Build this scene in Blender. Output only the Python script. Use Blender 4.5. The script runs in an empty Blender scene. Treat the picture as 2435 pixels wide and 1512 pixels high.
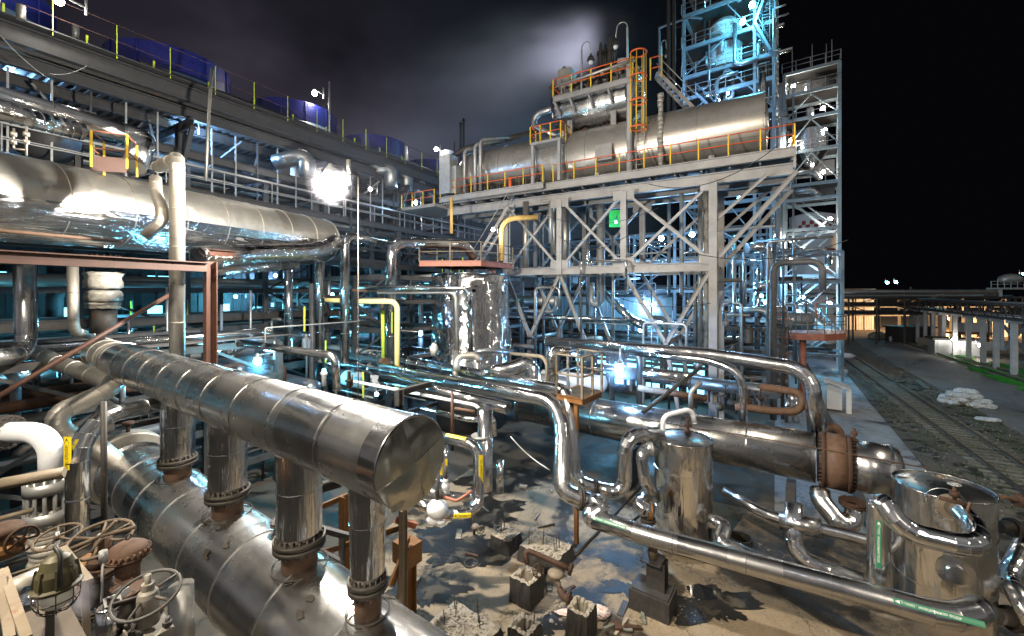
import bpy, bmesh, math, random
from mathutils import Vector, Matrix
from math import radians as R, sin, cos, pi, sqrt
C = bpy.context.scene.collection
sc = bpy.context.scene
random.seed(7)
# ------------------------------------------------------------------ camera, world, light, exposure
H = 8.9
cam = bpy.data.cameras.new('camera'); camo = bpy.data.objects.new('camera', cam); C.objects.link(camo)
camo.location = (0, 0, H); camo.rotation_euler = (R(90), 0, 0)
cam.sensor_width = 36; cam.lens = 36*1000/2434; cam.shift_y = -(756-695)/2434
cam.clip_start = .05; cam.clip_end = 3000
sc.camera = camo
sc.view_settings.view_transform = 'Standard'; sc.view_settings.look = 'None'
sc.view_settings.exposure = -0.08; sc.view_settings.gamma = 1
sc.cycles.use_denoising = True
sc.cycles.max_bounces = 7; sc.cycles.diffuse_bounces = 2; sc.cycles.glossy_bounces = 5
sc.cycles.sample_clamp_indirect = 4; sc.cycles.sample_clamp_direct = 0
sc.cycles.caustics_reflective = False; sc.cycles.caustics_refractive = False
sc.cycles.use_light_tree = True

def nd(nt, t, **k):
    n = nt.nodes.new(t)
    for a, v in k.items():
        if a == 'ins':
            for i, w in v.items(): n.inputs[i].default_value = w
        else: setattr(n, a, v)
    return n
def lk(nt, a, b): nt.links.new(a, b)
def ramp(nt, fac, stops, interp='LINEAR'):
    r = nd(nt, 'ShaderNodeValToRGB'); r.color_ramp.interpolation = interp
    e = r.color_ramp.elements
    while len(e) < len(stops): e.new(.5)
    for q, (p, c) in zip(e, stops):
        q.position = p; q.color = (c, c, c, 1) if isinstance(c, (int, float)) else (*c, 1)
    lk(nt, fac, r.inputs[0]); return r.outputs[0]

w = bpy.data.worlds.new('World'); sc.world = w; w.use_nodes = True
nt = w.node_tree; nt.nodes.clear()
out = nd(nt, 'ShaderNodeOutputWorld'); bg = nd(nt, 'ShaderNodeBackground')
tc = nd(nt, 'ShaderNodeTexCoord')
sky = nd(nt, 'ShaderNodeTexSky', sky_type='NISHITA', sun_disc=False)
sky.sun_elevation = R(-9); sky.sun_rotation = R(200)
mp = nd(nt, 'ShaderNodeMapping', ins={3: (1.0, 1.0, 2.0)}); lk(nt, tc.outputs['Generated'], mp.inputs[0])
nz = nd(nt, 'ShaderNodeTexNoise', ins={'Scale': 2.1, 'Detail': 4.0, 'Roughness': .5, 'Distortion': .4}); lk(nt, mp.outputs[0], nz.inputs[0])
# night cloud cover lit from the plant: heavy ahead and to the left, absent to the right
sep = nd(nt, 'ShaderNodeSeparateXYZ'); lk(nt, tc.outputs['Generated'], sep.inputs[0])
side = nd(nt, 'ShaderNodeMapRange', interpolation_type='SMOOTHSTEP', ins={1: .40, 2: .02, 3: 0.0, 4: 1.0}); lk(nt, sep.outputs[0], side.inputs[0])
low = nd(nt, 'ShaderNodeMapRange', interpolation_type='SMOOTHSTEP', ins={1: .62, 2: .18, 3: 0.12, 4: 1.0}); lk(nt, sep.outputs[2], low.inputs[0])
fr = nd(nt, 'ShaderNodeMapRange', interpolation_type='SMOOTHSTEP', ins={1: -.95, 2: -.45, 3: 0.25, 4: 1.0}); lk(nt, sep.outputs[0], fr.inputs[0])
m1 = nd(nt, 'ShaderNodeMath', operation='MULTIPLY'); lk(nt, side.outputs[0], m1.inputs[0]); lk(nt, low.outputs[0], m1.inputs[1])
m1b = nd(nt, 'ShaderNodeMath', operation='MULTIPLY'); lk(nt, m1.outputs[0], m1b.inputs[0]); lk(nt, fr.outputs[0], m1b.inputs[1])
cl = ramp(nt, nz.outputs[0], [(.30, .22), (.50, .60), (.68, 1.15)])
m2 = nd(nt, 'ShaderNodeMath', operation='MULTIPLY'); lk(nt, m1b.outputs[0], m2.inputs[0]); lk(nt, cl, m2.inputs[1])
hue = nd(nt, 'ShaderNodeMapRange', ins={1: -.35, 2: .18}); lk(nt, sep.outputs[0], hue.inputs[0])
ccol = nd(nt, 'ShaderNodeMix', data_type='RGBA'); lk(nt, hue.outputs[0], ccol.inputs[0])
ccol.inputs[6].default_value = (.095, .083, .118, 1); ccol.inputs[7].default_value = (.062, .105, .150, 1)
cm = nd(nt, 'ShaderNodeMix', data_type='RGBA'); lk(nt, m2.outputs[0], cm.inputs[0])
cm.inputs[6].default_value = (.0016, .0016, .0026, 1); lk(nt, ccol.outputs[2], cm.inputs[7])
add = nd(nt, 'ShaderNodeMix', data_type='RGBA', blend_type='ADD', ins={0: .05}); 
# added fill: unseen sky behind and overhead brightened for the metal to reflect
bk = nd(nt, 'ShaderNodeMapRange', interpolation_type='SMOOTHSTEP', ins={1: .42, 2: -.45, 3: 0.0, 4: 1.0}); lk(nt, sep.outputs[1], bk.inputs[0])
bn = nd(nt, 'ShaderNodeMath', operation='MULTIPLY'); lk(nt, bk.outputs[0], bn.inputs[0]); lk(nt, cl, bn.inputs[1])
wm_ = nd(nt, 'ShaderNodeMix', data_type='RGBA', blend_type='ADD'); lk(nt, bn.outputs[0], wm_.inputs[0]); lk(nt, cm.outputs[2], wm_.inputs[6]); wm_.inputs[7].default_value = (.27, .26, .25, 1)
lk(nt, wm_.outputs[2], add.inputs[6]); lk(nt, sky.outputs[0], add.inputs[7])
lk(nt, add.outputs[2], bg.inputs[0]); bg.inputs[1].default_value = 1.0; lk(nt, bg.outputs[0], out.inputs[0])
MOON = bpy.data.lights.new('moonlight', 'SUN'); MOON.energy = .03; MOON.angle = R(2); MOON.color = (.75, .82, 1)
o = bpy.data.objects.new('moonlight', MOON); C.objects.link(o); o.rotation_euler = (R(38), R(8), R(-30))

# ------------------------------------------------------------------ measuring: the photograph's pixel + a depth / height / grid line -> a point in metres
EA = Vector((.814, -.581, 0)); EB = Vector((.581, .814, 0)); ZZ = Vector((0, 0, 1))
def W(px, py, Y): return Vector(((px-1217)/1000*Y, Y, H-(py-695)/1000*Y))
def Wz(px, py, z): return W(px, py, (H-z)*1000/(py-695))
def Wb(px, py, b): return W(px, py, b/(.581*(px-1217)/1000+.814))
def Xz(px, Y, z): return Vector(((px-1217)/1000*Y, Y, z))
def Xb(px, b, z):
    Y = b/(.581*(px-1217)/1000+.814); return Vector(((px-1217)/1000*Y, Y, z))
def K(k, x, y): return ((k-1) % 4*608.5+x/3, (k-1)//4*503.9+y/3)
def T(k, x, y, Y): return W(*K(k, x, y), Y)
def G(a, b, z): return EA*a+EB*b+ZZ*z

# ------------------------------------------------------------------ materials
MATS = {}
def newmat(name):
    m = bpy.data.materials.new(name); m.use_nodes = True; nt = m.node_tree
    b = nt.nodes['Principled BSDF']; MATS[name] = m; return m, nt, b
def clad(name, col, rough, bump, dist, metal=1.0, streak=(9, .7), dirt=.25, vary=.10, fine=.0, dent=.0):
    """sheet-metal cladding: every sheet between two seams has its own sheen, streaks run along the pipe"""
    m, nt, b = newmat(name)
    uv = nd(nt, 'ShaderNodeUVMap')
    mp = nd(nt, 'ShaderNodeMapping', ins={3: (streak[0], streak[1], 1)}); lk(nt, uv.outputs[0], mp.inputs[0])
    n1 = nd(nt, 'ShaderNodeTexNoise', ins={'Scale': 1.0, 'Detail': 3.0, 'Roughness': .55, 'Distortion': .6}); lk(nt, mp.outputs[0], n1.inputs[0])
    mp2 = nd(nt, 'ShaderNodeMapping', ins={3: (.3, .85, 1)}); lk(nt, uv.outputs[0], mp2.inputs[0])
    fl = nd(nt, 'ShaderNodeVectorMath', operation='FLOOR'); lk(nt, mp2.outputs[0], fl.inputs[0])
    oi = nd(nt, 'ShaderNodeObjectInfo')
    av = nd(nt, 'ShaderNodeVectorMath', operation='ADD'); lk(nt, fl.outputs[0], av.inputs[0]); lk(nt, oi.outputs['Random'], av.inputs[1])
    wn = nd(nt, 'ShaderNodeTexWhiteNoise', noise_dimensions='3D'); lk(nt, av.outputs[0], wn.inputs[0])
    tcn = nd(nt, 'ShaderNodeTexCoord')
    n2 = nd(nt, 'ShaderNodeTexNoise', ins={'Scale': 1.6, 'Detail': 5.0, 'Roughness': .65}); lk(nt, tcn.outputs['Object'], n2.inputs[0])
    # stains
    dr = ramp(nt, n2.outputs[0], [(.30, 1.0), (.55, 1-dirt*.35), (.80, 1-dirt)])
    c1 = nd(nt, 'ShaderNodeMix', data_type='RGBA', blend_type='MULTIPLY', ins={0: 1.0}); c1.inputs[6].default_value = (*col, 1); lk(nt, dr, c1.inputs[7])
    lk(nt, c1.outputs[2], b.inputs['Base Color'])
    b.inputs['Metallic'].default_value = metal
    r1 = nd(nt, 'ShaderNodeMapRange', ins={1: 0, 2: 1, 3: max(.03, rough-vary), 4: rough+vary}); lk(nt, wn.outputs[0], r1.inputs[0])
    r2 = nd(nt, 'ShaderNodeMapRange', ins={1: .30, 2: .80, 3: -.03, 4: .12}); lk(nt, n2.outputs[0], r2.inputs[0])
    ra = nd(nt, 'ShaderNodeMath', operation='ADD', use_clamp=True); lk(nt, r1.outputs[0], ra.inputs[0]); lk(nt, r2.outputs[0], ra.inputs[1])
    lk(nt, ra.outputs[0], b.inputs['Roughness'])
    bp = nd(nt, 'ShaderNodeBump', ins={'Strength': bump, 'Distance': dist}); lk(nt, n1.outputs[0], bp.inputs['Height'])
    last = bp
    if dent:
        n3 = nd(nt, 'ShaderNodeTexNoise', ins={'Scale': 1.1, 'Detail': 1.5, 'Distortion': .9}); lk(nt, tcn.outputs['Object'], n3.inputs[0])
        b3 = nd(nt, 'ShaderNodeBump', ins={'Strength': dent, 'Distance': .12}); lk(nt, n3.outputs[0], b3.inputs['Height']); lk(nt, bp.outputs[0], b3.inputs['Normal']); last = b3
    if fine:
        n4 = nd(nt, 'ShaderNodeTexNoise', ins={'Scale': 60.0, 'Detail': 2.0}); lk(nt, tcn.outputs['Object'], n4.inputs[0])
        b4 = nd(nt, 'ShaderNodeBump', ins={'Strength': fine, 'Distance': .004}); lk(nt, n4.outputs[0], b4.inputs['Height']); lk(nt, last.outputs[0], b4.inputs['Normal']); last = b4
    lk(nt, last.outputs[0], b.inputs['Normal'])
    return m
def paint(name, col, rough=.5, metal=0.0, var=.35, rust=None, rustamt=.5, bump=.15, scale=3.0, spec=.5):
    """painted or raw surface: blotchy tone, optional rust or dirt patches with a shape of their own"""
    m, nt, b = newmat(name)
    tcn = nd(nt, 'ShaderNodeTexCoord'); oi = nd(nt, 'ShaderNodeObjectInfo')
    n = nd(nt, 'ShaderNodeTexNoise', ins={'Scale': scale, 'Detail': 6.0, 'Roughness': .65}); lk(nt, tcn.outputs['Object'], n.inputs[0])
    f = ramp(nt, n.outputs[0], [(.25, 1-var), (.75, 1+var*.5)])
    c1 = nd(nt, 'ShaderNodeMix', data_type='RGBA', blend_type='MULTIPLY', ins={0: 1.0}); c1.inputs[6].default_value = (*col, 1); lk(nt, f, c1.inputs[7])
    last = c1.outputs[2]
    rv = nd(nt, 'ShaderNodeMapRange', ins={1: 0, 2: 1, 3: 1-var*.4, 4: 1+var*.2}); lk(nt, oi.outputs['Random'], rv.inputs[0])
    c3 = nd(nt, 'ShaderNodeVectorMath', operation='SCALE'); lk(nt, last, c3.inputs[0]); lk(nt, rv.outputs[0], c3.inputs['Scale']); last = c3.outputs[0]
    if rust:
        n2 = nd(nt, 'ShaderNodeTexNoise', ins={'Scale': scale*1.7, 'Detail': 8.0, 'Roughness': .7, 'Distortion': .5}); lk(nt, tcn.outputs['Object'], n2.inputs[0])
        f2 = ramp(nt, n2.outputs[0], [(.72-rustamt*.4, 0.0), (.80-rustamt*.4, 1.0)])
        c2 = nd(nt, 'ShaderNodeMix', data_type='RGBA'); lk(nt, f2, c2.inputs[0]); lk(nt, last, c2.inputs[6]); c2.inputs[7].default_value = (*rust, 1); last = c2.outputs[2]
    lk(nt, last, b.inputs['Base Color'])
    b.inputs['Roughness'].default_value = rough; b.inputs['Metallic'].default_value = metal
    b.inputs['Specular IOR Level'].default_value = spec
    bp = nd(nt, 'ShaderNodeBump', ins={'Strength': bump, 'Distance': .01}); lk(nt, n.outputs[0], bp.inputs['Height']); lk(nt, bp.outputs[0], b.inputs['Normal'])
    return m
def glow(name, col, s):
    m, nt, b = newmat(name); b.inputs['Base Color'].default_value = (.05, .05, .05, 1)
    b.inputs['Emission Color'].default_value = (*col, 1); b.inputs['Emission Strength'].default_value = s; return m

mirror = clad('polished_cladding', (.82, .83, .84), .12, .55, .030, dirt=.25, vary=.06)
mirror2 = clad('crumpled_bright_cladding', (.84, .84, .84), .09, .9, .035, streak=(11, .6), dirt=.2, vary=.04, dent=.35)
sheet = clad('brushed_cladding', (.60, .60, .60), .22, .22, .02, dirt=.35, vary=.05, dent=.16, fine=.1)
dull = clad('weathered_cladding', (.50, .475, .43), .46, .25, .02, metal=.85, dirt=.45, vary=.08, fine=.15)
duct = clad('dull_duct_cladding', (.56, .54, .50), .40, .2, .03, metal=.9, dirt=.35, vary=.06, dent=.5)
shadepipe = clad('blue_grey_cladding', (.42, .44, .46), .36, .3, .02, metal=.9, dirt=.3, vary=.1)
galv = paint('galvanised_steel', (.44, .45, .45), .42, .55, var=.3, rust=(.14, .08, .045), rustamt=.05)
steel = paint('grey_painted_steel', (.32, .315, .315), .48, 0, var=.3, rust=(.17, .11, .07), rustamt=.22, scale=1.2)
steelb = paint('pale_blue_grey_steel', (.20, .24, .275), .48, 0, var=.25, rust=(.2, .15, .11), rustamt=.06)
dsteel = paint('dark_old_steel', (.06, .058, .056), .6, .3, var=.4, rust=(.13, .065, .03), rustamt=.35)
msteel = paint('mid_grey_steel', (.12, .12, .125), .55, .2, var=.3, rust=(.15, .08, .04), rustamt=.2)
rust = paint('rusted_iron', (.075, .038, .022), .8, .1, var=.5, rust=(.075, .045, .03), rustamt=.45, bump=.4, scale=6)
rustlite = paint('light_rust_flange', (.135, .078, .05), .75, .1, var=.4, rust=(.12, .07, .04), rustamt=.3, bump=.3, scale=6)
brown = paint('brown_primer_steel', (.065, .026, .016), .6, 0, var=.35, rust=(.12, .08, .055), rustamt=.12)
salmon = paint('faded_orange_steel', (.36, .13, .08), .55, 0, var=.3, rust=(.28, .13, .07), rustamt=.2)
ochre = paint('ochre_painted_steel', (.22, .10, .03), .55, 0, var=.35, rust=(.12, .08, .05), rustamt=.25)
tan = paint('tan_painted_steel', (.22, .18, .13), .6, 0, var=.3, rust=(.17, .10, .06), rustamt=.25)
orange = paint('orange_rail_paint', (.80, .13, .025), .45, 0, var=.2)
yellow = paint('yellow_post_paint', (.78, .52, .03), .45, 0, var=.2)
lime = paint('lime_post_paint', (.50, .62, .04), .5, 0, var=.3)
ypipe = paint('pale_yellow_pipe_paint', (.78, .66, .28), .45, 0, var=.15, rust=(.25, .17, .08), rustamt=.03)
gpipe = paint('mustard_pipe_paint', (.55, .36, .12), .5, 0, var=.25, rust=(.2, .12, .06), rustamt=.15)
frost = paint('white_frost', (.80, .84, .90), .55, 0, var=.08, bump=.5, scale=14)
wrap = paint('plastic_film_wrapping', (.44, .42, .38), .30, .1, var=.6, rust=(.16, .13, .10), rustamt=.25, bump=1.0, scale=5)
iron = paint('dark_cast_iron', (.055, .048, .042), .6, .4, var=.4, rust=(.10, .05, .025), rustamt=.25, bump=.4, scale=8)
olive = paint('olive_lamp_housing', (.06, .053, .024), .55, .1, var=.4, rust=(.10, .06, .035), rustamt=.15)
blue = paint('deep_blue_fan_shroud', (.008, .012, .15), .45, 0, var=.2)
paleblue = paint('pale_blue_fan_cone', (.12, .19, .28), .5, 0, var=.2)
conc = paint('pitted_concrete', (.34, .30, .24), .9, 0, var=.4, rust=(.06, .055, .05), rustamt=.35, bump=1.0, scale=5)
tar = paint('tarred_concrete', (.045, .042, .04), .55, 0, var=.6, rust=(.16, .14, .11), rustamt=.2, bump=.8, scale=6)
pcon = paint('pale_concrete_column', (.45, .45, .44), .85, 0, var=.25, rust=(.2, .18, .16), rustamt=.15, scale=1.5)
sack = paint('white_sack_film', (.55, .60, .63), .35, 0, var=.25, bump=.8, scale=6)
redfilm = paint('red_and_white_film', (.70, .62, .58), .35, 0, var=.2, rust=(.55, .10, .06), rustamt=.45, bump=.8, scale=4)
white = paint('white_painted_panel', (.66, .68, .70), .6, 0, var=.2, rust=(.3, .28, .26), rustamt=.1, scale=.6)
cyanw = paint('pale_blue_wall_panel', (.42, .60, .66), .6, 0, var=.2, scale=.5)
redband = paint('dark_red_band', (.33, .05, .03), .6, 0, var=.3, scale=.8)
rubber = paint('black_rubber', (.02, .02, .02), .5, 0, var=.2)
signgreen = paint('green_label_film', (.03, .20, .11), .4, 0, var=.1)
signyel = paint('yellow_label_film', (.85, .66, .02), .45, 0, var=.1)
signwhite = paint('white_label_print', (.82, .85, .82), .45, 0, var=.05)
signblack = paint('black_label_print', (.03, .03, .03), .45, 0, var=.05)
green = paint('bright_green_panel', (.05, .42, .04), .6, 0, var=.5, scale=1.5)
grating = paint('checker_plate', (.12, .10, .08), .55, .3, var=.3, rust=(.14, .12, .09), rustamt=.2, scale=2.5, bump=.5)
lampwhite = glow('white_lamp_lens', (1, .97, .9), 90)
lampblue = glow('blue_white_lamp_lens', (.5, .78, 1), 110)
lampcyan = glow('cyan_lamp_lens', (.2, .8, 1), 90)
lampwarm = glow('warm_lamp_lens', (1, .62, .28), 40)
winglow = glow('lit_window', (.22, .75, 1), 4.0)
winwarm = glow('lit_warm_window', (1, .72, .42), 1.6)

# ------------------------------------------------------------------ mesh building
class MB:
    def __init__(s): s.v = []; s.f = []; s.sm = []; s.uv = []; s.mi = []
    def face(s, idx, sm=False, uv=None, mi=0):
        s.f.append(idx); s.sm.append(sm); s.uv.append(uv or [(0, 0)]*len(idx)); s.mi.append(mi)
    def ring(s, c, u, v, r, n):
        b = len(s.v)
        for i in range(n):
            t = 2*pi*i/n; s.v.append(c+u*(cos(t)*r)+v*(sin(t)*r))
        return b
    def strip(s, A, B, n, r, v0, v1, sm=True, mi=0):
        for i in range(n):
            j = (i+1) % n; a0 = 2*pi*i/n*r; a1 = 2*pi*(i+1)/n*r
            s.face((A+i, A+j, B+j, B+i), sm, [(a0, v0), (a1, v0), (a1, v1), (a0, v1)], mi)
    def cap(s, A, n, flip=False, mi=0):
        ids = tuple(range(A, A+n)); s.face(ids[::-1] if flip else ids, False, None, mi)
    def lathe(s, p, ax, prof, n=24, sharp=True, mi=0, caps=True):
        """prof: list of (t along the axis, radius) from p along ax"""
        ax = ax.normalized(); u = ax.orthogonal().normalized(); v = ax.cross(u)
        first = last = None; L = 0
        for k in range(len(prof)-1):
            (t0, r0), (t1, r1) = prof[k], prof[k+1]
            dl = math.hypot(t1-t0, r1-r0)
            if sharp or k == 0: A = s.ring(p+ax*t0, u, v, max(r0, .0005), n)
            else: A = B
            B = s.ring(p+ax*t1, u, v, max(r1, .0005), n)
            if first is None: first = A
            s.strip(A, B, n, max(r0, r1), L, L+dl, True, mi); L += dl
        if caps: s.cap(first, n, True, mi); s.cap(B, n, False, mi)
        return s
    def cyl(s, p, q, r, n=12, r2=None, mi=0):
        d = q-p; return s.lathe(p, d, [(0, r), (d.length, r if r2 is None else r2)], n, mi=mi)
    def box(s, c, x, y, z, mi=0):
        """centre and three half-axis vectors"""
        b = len(s.v)
        for i in (-1, 1):
            for j in (-1, 1):
                for k in (-1, 1): s.v.append(c+x*i+y*j+z*k)
        if x.cross(y).dot(z) < 0: fl = True
        else: fl = False
        for q in ((0, 1, 3, 2), (4, 6, 7, 5), (0, 4, 5, 1), (2, 3, 7, 6), (0, 2, 6, 4), (1, 5, 7, 3)):
            ids = tuple(b+i for i in (q[::-1] if fl else q))
            P = [s.v[i] for i in ids]
            l1 = (P[1]-P[0]).length; l2 = (P[2]-P[1]).length
            s.face(ids, False, [(0, 0), (l1, 0), (l1, l2), (0, l2)], mi)
        return s
    def bar(s, p, q, w, h=None, up=None, mi=0):
        h = h or w; d = q-p; L = d.length; d = d/L
        up = up or (ZZ if abs(d.z) < .95 else EA)
        x = d.cross(up).normalized(); z = x.cross(d)
        return s.box((p+q)/2, d*(L/2), x*(w/2), z*(h/2), mi)
    def ibeam(s, p, q, w, h, up=None, t=.1):
        """rolled I section: two flanges and a web"""
        d = (q-p); L = d.length; d = d/L
        up = up or (ZZ if abs(d.z) < .95 else EB)
        x = d.cross(up).normalized(); z = x.cross(d); th = h*t
        s.box((p+q)/2+z*(h/2-th/2), d*(L/2), x*(w/2), z*(th/2))
        s.box((p+q)/2-z*(h/2-th/2), d*(L/2), x*(w/2), z*(th/2))
        s.box((p+q)/2, d*(L/2), x*(w*.07), z*(h/2-th))
        return s
    def torus(s, c, ax, r1, r2, n=24, m=6, mi=0, arc=2*pi):
        ax = ax.normalized(); u = ax.orthogonal().normalized(); v = ax.cross(u); b = len(s.v)
        for i in range(n):
            t = arc*i/n; d = u*cos(t)+v*sin(t)
            for j in range(m):
                q = 2*pi*j/m; s.v.append(c+d*(r1+cos(q)*r2)+ax*(sin(q)*r2))
        for i in range(n):
            for j in range(m):
                a = b+i*m+j; e = b+i*m+(j+1) % m; f = b+(i+1) % n*m+(j+1) % m; g = b+(i+1) % n*m+j
                s.face((a, g, f, e), True, None, mi)
        return s
    def wheel(s, c, ax, r, t=.02, spokes=5, n=28):
        s.torus(c, ax, r, t, n, 8); ax = ax.normalized(); u = ax.orthogonal().normalized(); v = ax.cross(u)
        for i in range(spokes):
            a = 2*pi*i/spokes+.3; s.cyl(c, c+(u*cos(a)+v*sin(a))*r, t*.8, 6)
        s.lathe(c-ax*t*2, ax, [(0, t*2.2), (t*4, t*2.2)], 10)
        return s
    def sphere(s, c, r, n=14, m=9, sq=(1, 1, 1), jit=0, sm=True):
        b = len(s.v); 
        for i in range(m+1):
            for j in range(n):
                a = pi*i/m; t = 2*pi*j/n; k = 1+(random.uniform(-jit, jit) if 0 < i < m else 0)
                s.v.append(c+Vector((sin(a)*cos(t)*r*sq[0]*k, sin(a)*sin(t)*r*sq[1]*k, cos(a)*r*sq[2]*k)))
        for i in range(m):
            for j in range(n):
                p = b+i*n+j; q = b+i*n+(j+1) % n
                s.face((p, p+n, q+n, q), sm)
        return s
    def build(s, name, mat, parent=None):
        me = bpy.data.meshes.new(name); me.from_pydata([tuple(x) for x in s.v], [], s.f)
        me.polygons.foreach_set('use_smooth', s.sm); me.polygons.foreach_set('material_index', s.mi)
        ul = me.uv_layers.new(name='UVMap'); fl = []
        for u in s.uv:
            for a in u: fl += [a[0], a[1]]
        ul.data.foreach_set('uv', fl)
        for m in (mat if isinstance(mat, (list, tuple)) else [mat]): me.materials.append(m)
        o = bpy.data.objects.new(name, me); C.objects.link(o)
        if parent: o.parent = parent; o.matrix_parent_inverse = parent.matrix_world.inverted() if parent.type == 'EMPTY' else Matrix()
        return o
SEEN = set()
def thing(name, label, cat, loc=None, group=None, kind=None):
    o = bpy.data.objects.new(name, None); C.objects.link(o); o.empty_display_size = .3
    if loc is not None: o.location = loc; o.matrix_world = Matrix.Translation(loc)
    return tag(o, label, cat, group, kind)
def tag(o, label=None, cat=None, group=None, kind=None):
    if label:
        if not 4 <= len(label.split()) <= 16: print('LABEL LEN', label)
        if label in SEEN and not group: print('DUP LABEL', label)
        SEEN.add(label); o['label'] = label
    if cat: o['category'] = cat
    if group: o['group'] = group
    if kind: o['kind'] = kind
    return o
def struct(name, mb, mat, kind='structure'):
    o = mb.build(name, mat); o['kind'] = kind; return o

def path(pts, br, gores=5):
    """corner-rounded path: list of (point, is_elbow_piece_start)"""
    P = [Vector(p) for p in pts]; out = [(P[0], False)]
    for i in range(1, len(P)-1):
        a, b, c = P[i-1], P[i], P[i+1]; d0 = (a-b); d1 = (c-b)
        l = min(br, d0.length*.49, d1.length*.49); d0.normalize(); d1.normalize()
        ang = pi-d0.angle(d1)
        if ang < R(4): out.append((b, False)); continue
        n = max(2, round(gores*ang/(pi/2))) if gores else 6
        s0 = b+d0*l; s1 = b+d1*l
        # circular arc tangent at both ends
        rad = l/math.tan(ang/2); bis = (d0+d1).normalized(); cen = b+bis*sqrt(l*l+rad*rad)
        x = (s0-cen).normalized(); nrm = (s0-cen).cross(s1-cen)
        y = nrm.cross(s0-cen).normalized()
        for k in range(n+1):
            t = ang*k/n; out.append((cen+(x*cos(t)+y*sin(t))*rad, k < n))
    out.append((P[-1], False)); return out
def tube(mb, pts, r, br=None, n=16, gores=5, seam=0, caps=True, smooth=False, mi=0, rings=True):
    pp = path(pts, br if br is not None else r*2.4, gores)
    Q = [p for p, _ in pp]; el = [e for _, e in pp]
    T_ = []
    for i in range(len(Q)):
        if i == 0: t = Q[1]-Q[0]
        elif i == len(Q)-1: t = Q[-1]-Q[-2]
        else: t = (Q[i]-Q[i-1]).normalized()+(Q[i+1]-Q[i]).normalized()
        T_.append(t.normalized())
    u = T_[0].orthogonal().normalized(); U = [u]
    if abs(T_[0].z) < .9: u = (ZZ-T_[0]*T_[0].z).normalized(); U = [u]
    for i in range(1, len(Q)):
        u = U[-1]-T_[i]*U[-1].dot(T_[i]); U.append(u.normalized())
    L = 0; prev = None
    for i in range(len(Q)-1):
        t0, t1 = T_[i], T_[i+1]; v0 = t0.cross(U[i]); v1 = t1.cross(U[i+1])
        dl = (Q[i+1]-Q[i]).length
        A = prev if (smooth and prev is not None) else mb.ring(Q[i], U[i], v0, r, n)
        B = mb.ring(Q[i+1], U[i+1], v1, r, n)
        if i == 0 and caps: mb.cap(A, n, True, mi)
        if i == len(Q)-2 and caps: mb.cap(B, n, False, mi)
        mb.strip(A, B, n, r, L, L+dl, True, mi); prev = B
        if rings and gores and el[i] and not smooth:
            mb.lathe(Q[i]-t0*r*.03, t0, [(0, r*1.0), (r*.03, r*1.035), (r*.06, r*1.0)], n, caps=False, sharp=False, mi=mi)
        if seam and not el[i] and dl > seam*.7:
            k = max(1, round(dl/seam)); d = (Q[i+1]-Q[i]).normalized()
            for j in range(k+1):
                c = Q[i]+d*(dl*j/k); mb.lathe(c-d*.014, d, [(0, r), (.006, r+.008+r*.012), (.022, r+.008+r*.012), (.028, r)], n, caps=False, mi=mi)
        L += dl
    return mb
def pipe(label, pts, r, mat=mirror, cat='pipe', name='insulated_pipe', br=None, seam=1.1, n=18, gores=5, group=None, fl=(), parent=None, rings=True):
    """one pipe run = one top-level thing; fl: flanges as (point, axis) children"""
    mb = MB(); tube(mb, pts, r, br, n, gores, seam, rings=rings); o = mb.build(name, mat, parent)
    if not parent: tag(o, label, cat, group)
    for f in fl: flange(o, f[0], f[1], r*f[2] if len(f) > 2 else r*1.35, f[3] if len(f) > 3 else iron)
    return o
def flange(par, c, ax, r, mat=iron, t=.05, nb=16, name='flange', n=28):
    ax = ax.normalized(); mb = MB()
    mb.lathe(c-ax*t*1.15, ax, [(0, r), (t, r)], n); mb.lathe(c+ax*t*.15, ax, [(0, r), (t, r)], n)
    u = ax.orthogonal().normalized(); v = ax.cross(u)
    for i in range(nb):
        a = 2*pi*i/nb; p = c+(u*cos(a)+v*sin(a))*r*.88
        mb.cyl(p-ax*t*1.9, p+ax*t*1.9, r*.045, 6)
    return mb.build(name, mat, par)
def railing(th, pts, h=1.1, sp=1.6, rail=orange, post=yellow, rr=.025, rn='handrail', pn='rail_post', mid=True):
    P = [Vector(p) for p in pts]; mb = MB()
    for a, b in zip(P, P[1:]):
        for k in ((1.0, .52) if mid else (1.0,)):
            mb.cyl(a+ZZ*h*k, b+ZZ*h*k, rr, 6)
    mb.build(rn, rail, th)
    for a, b in zip(P, P[1:]):
        n = max(1, round((b-a).length/sp))
        for i in range(n+1):
            if i == n and b is not P[-1]: continue
            q = a.lerp(b, i/n); MB().bar(q, q+ZZ*h, rr*2.2, rr*2.2).build(pn, post, th)
def members(th, name, segs, w, h=None, mat=steel, ib=False):
    for p, q in segs:
        mb = MB()
        if ib: mb.ibeam(p, q, w, h or w)
        else: mb.bar(p, q, w, h)
        mb.build(name, mat, th)
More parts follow.
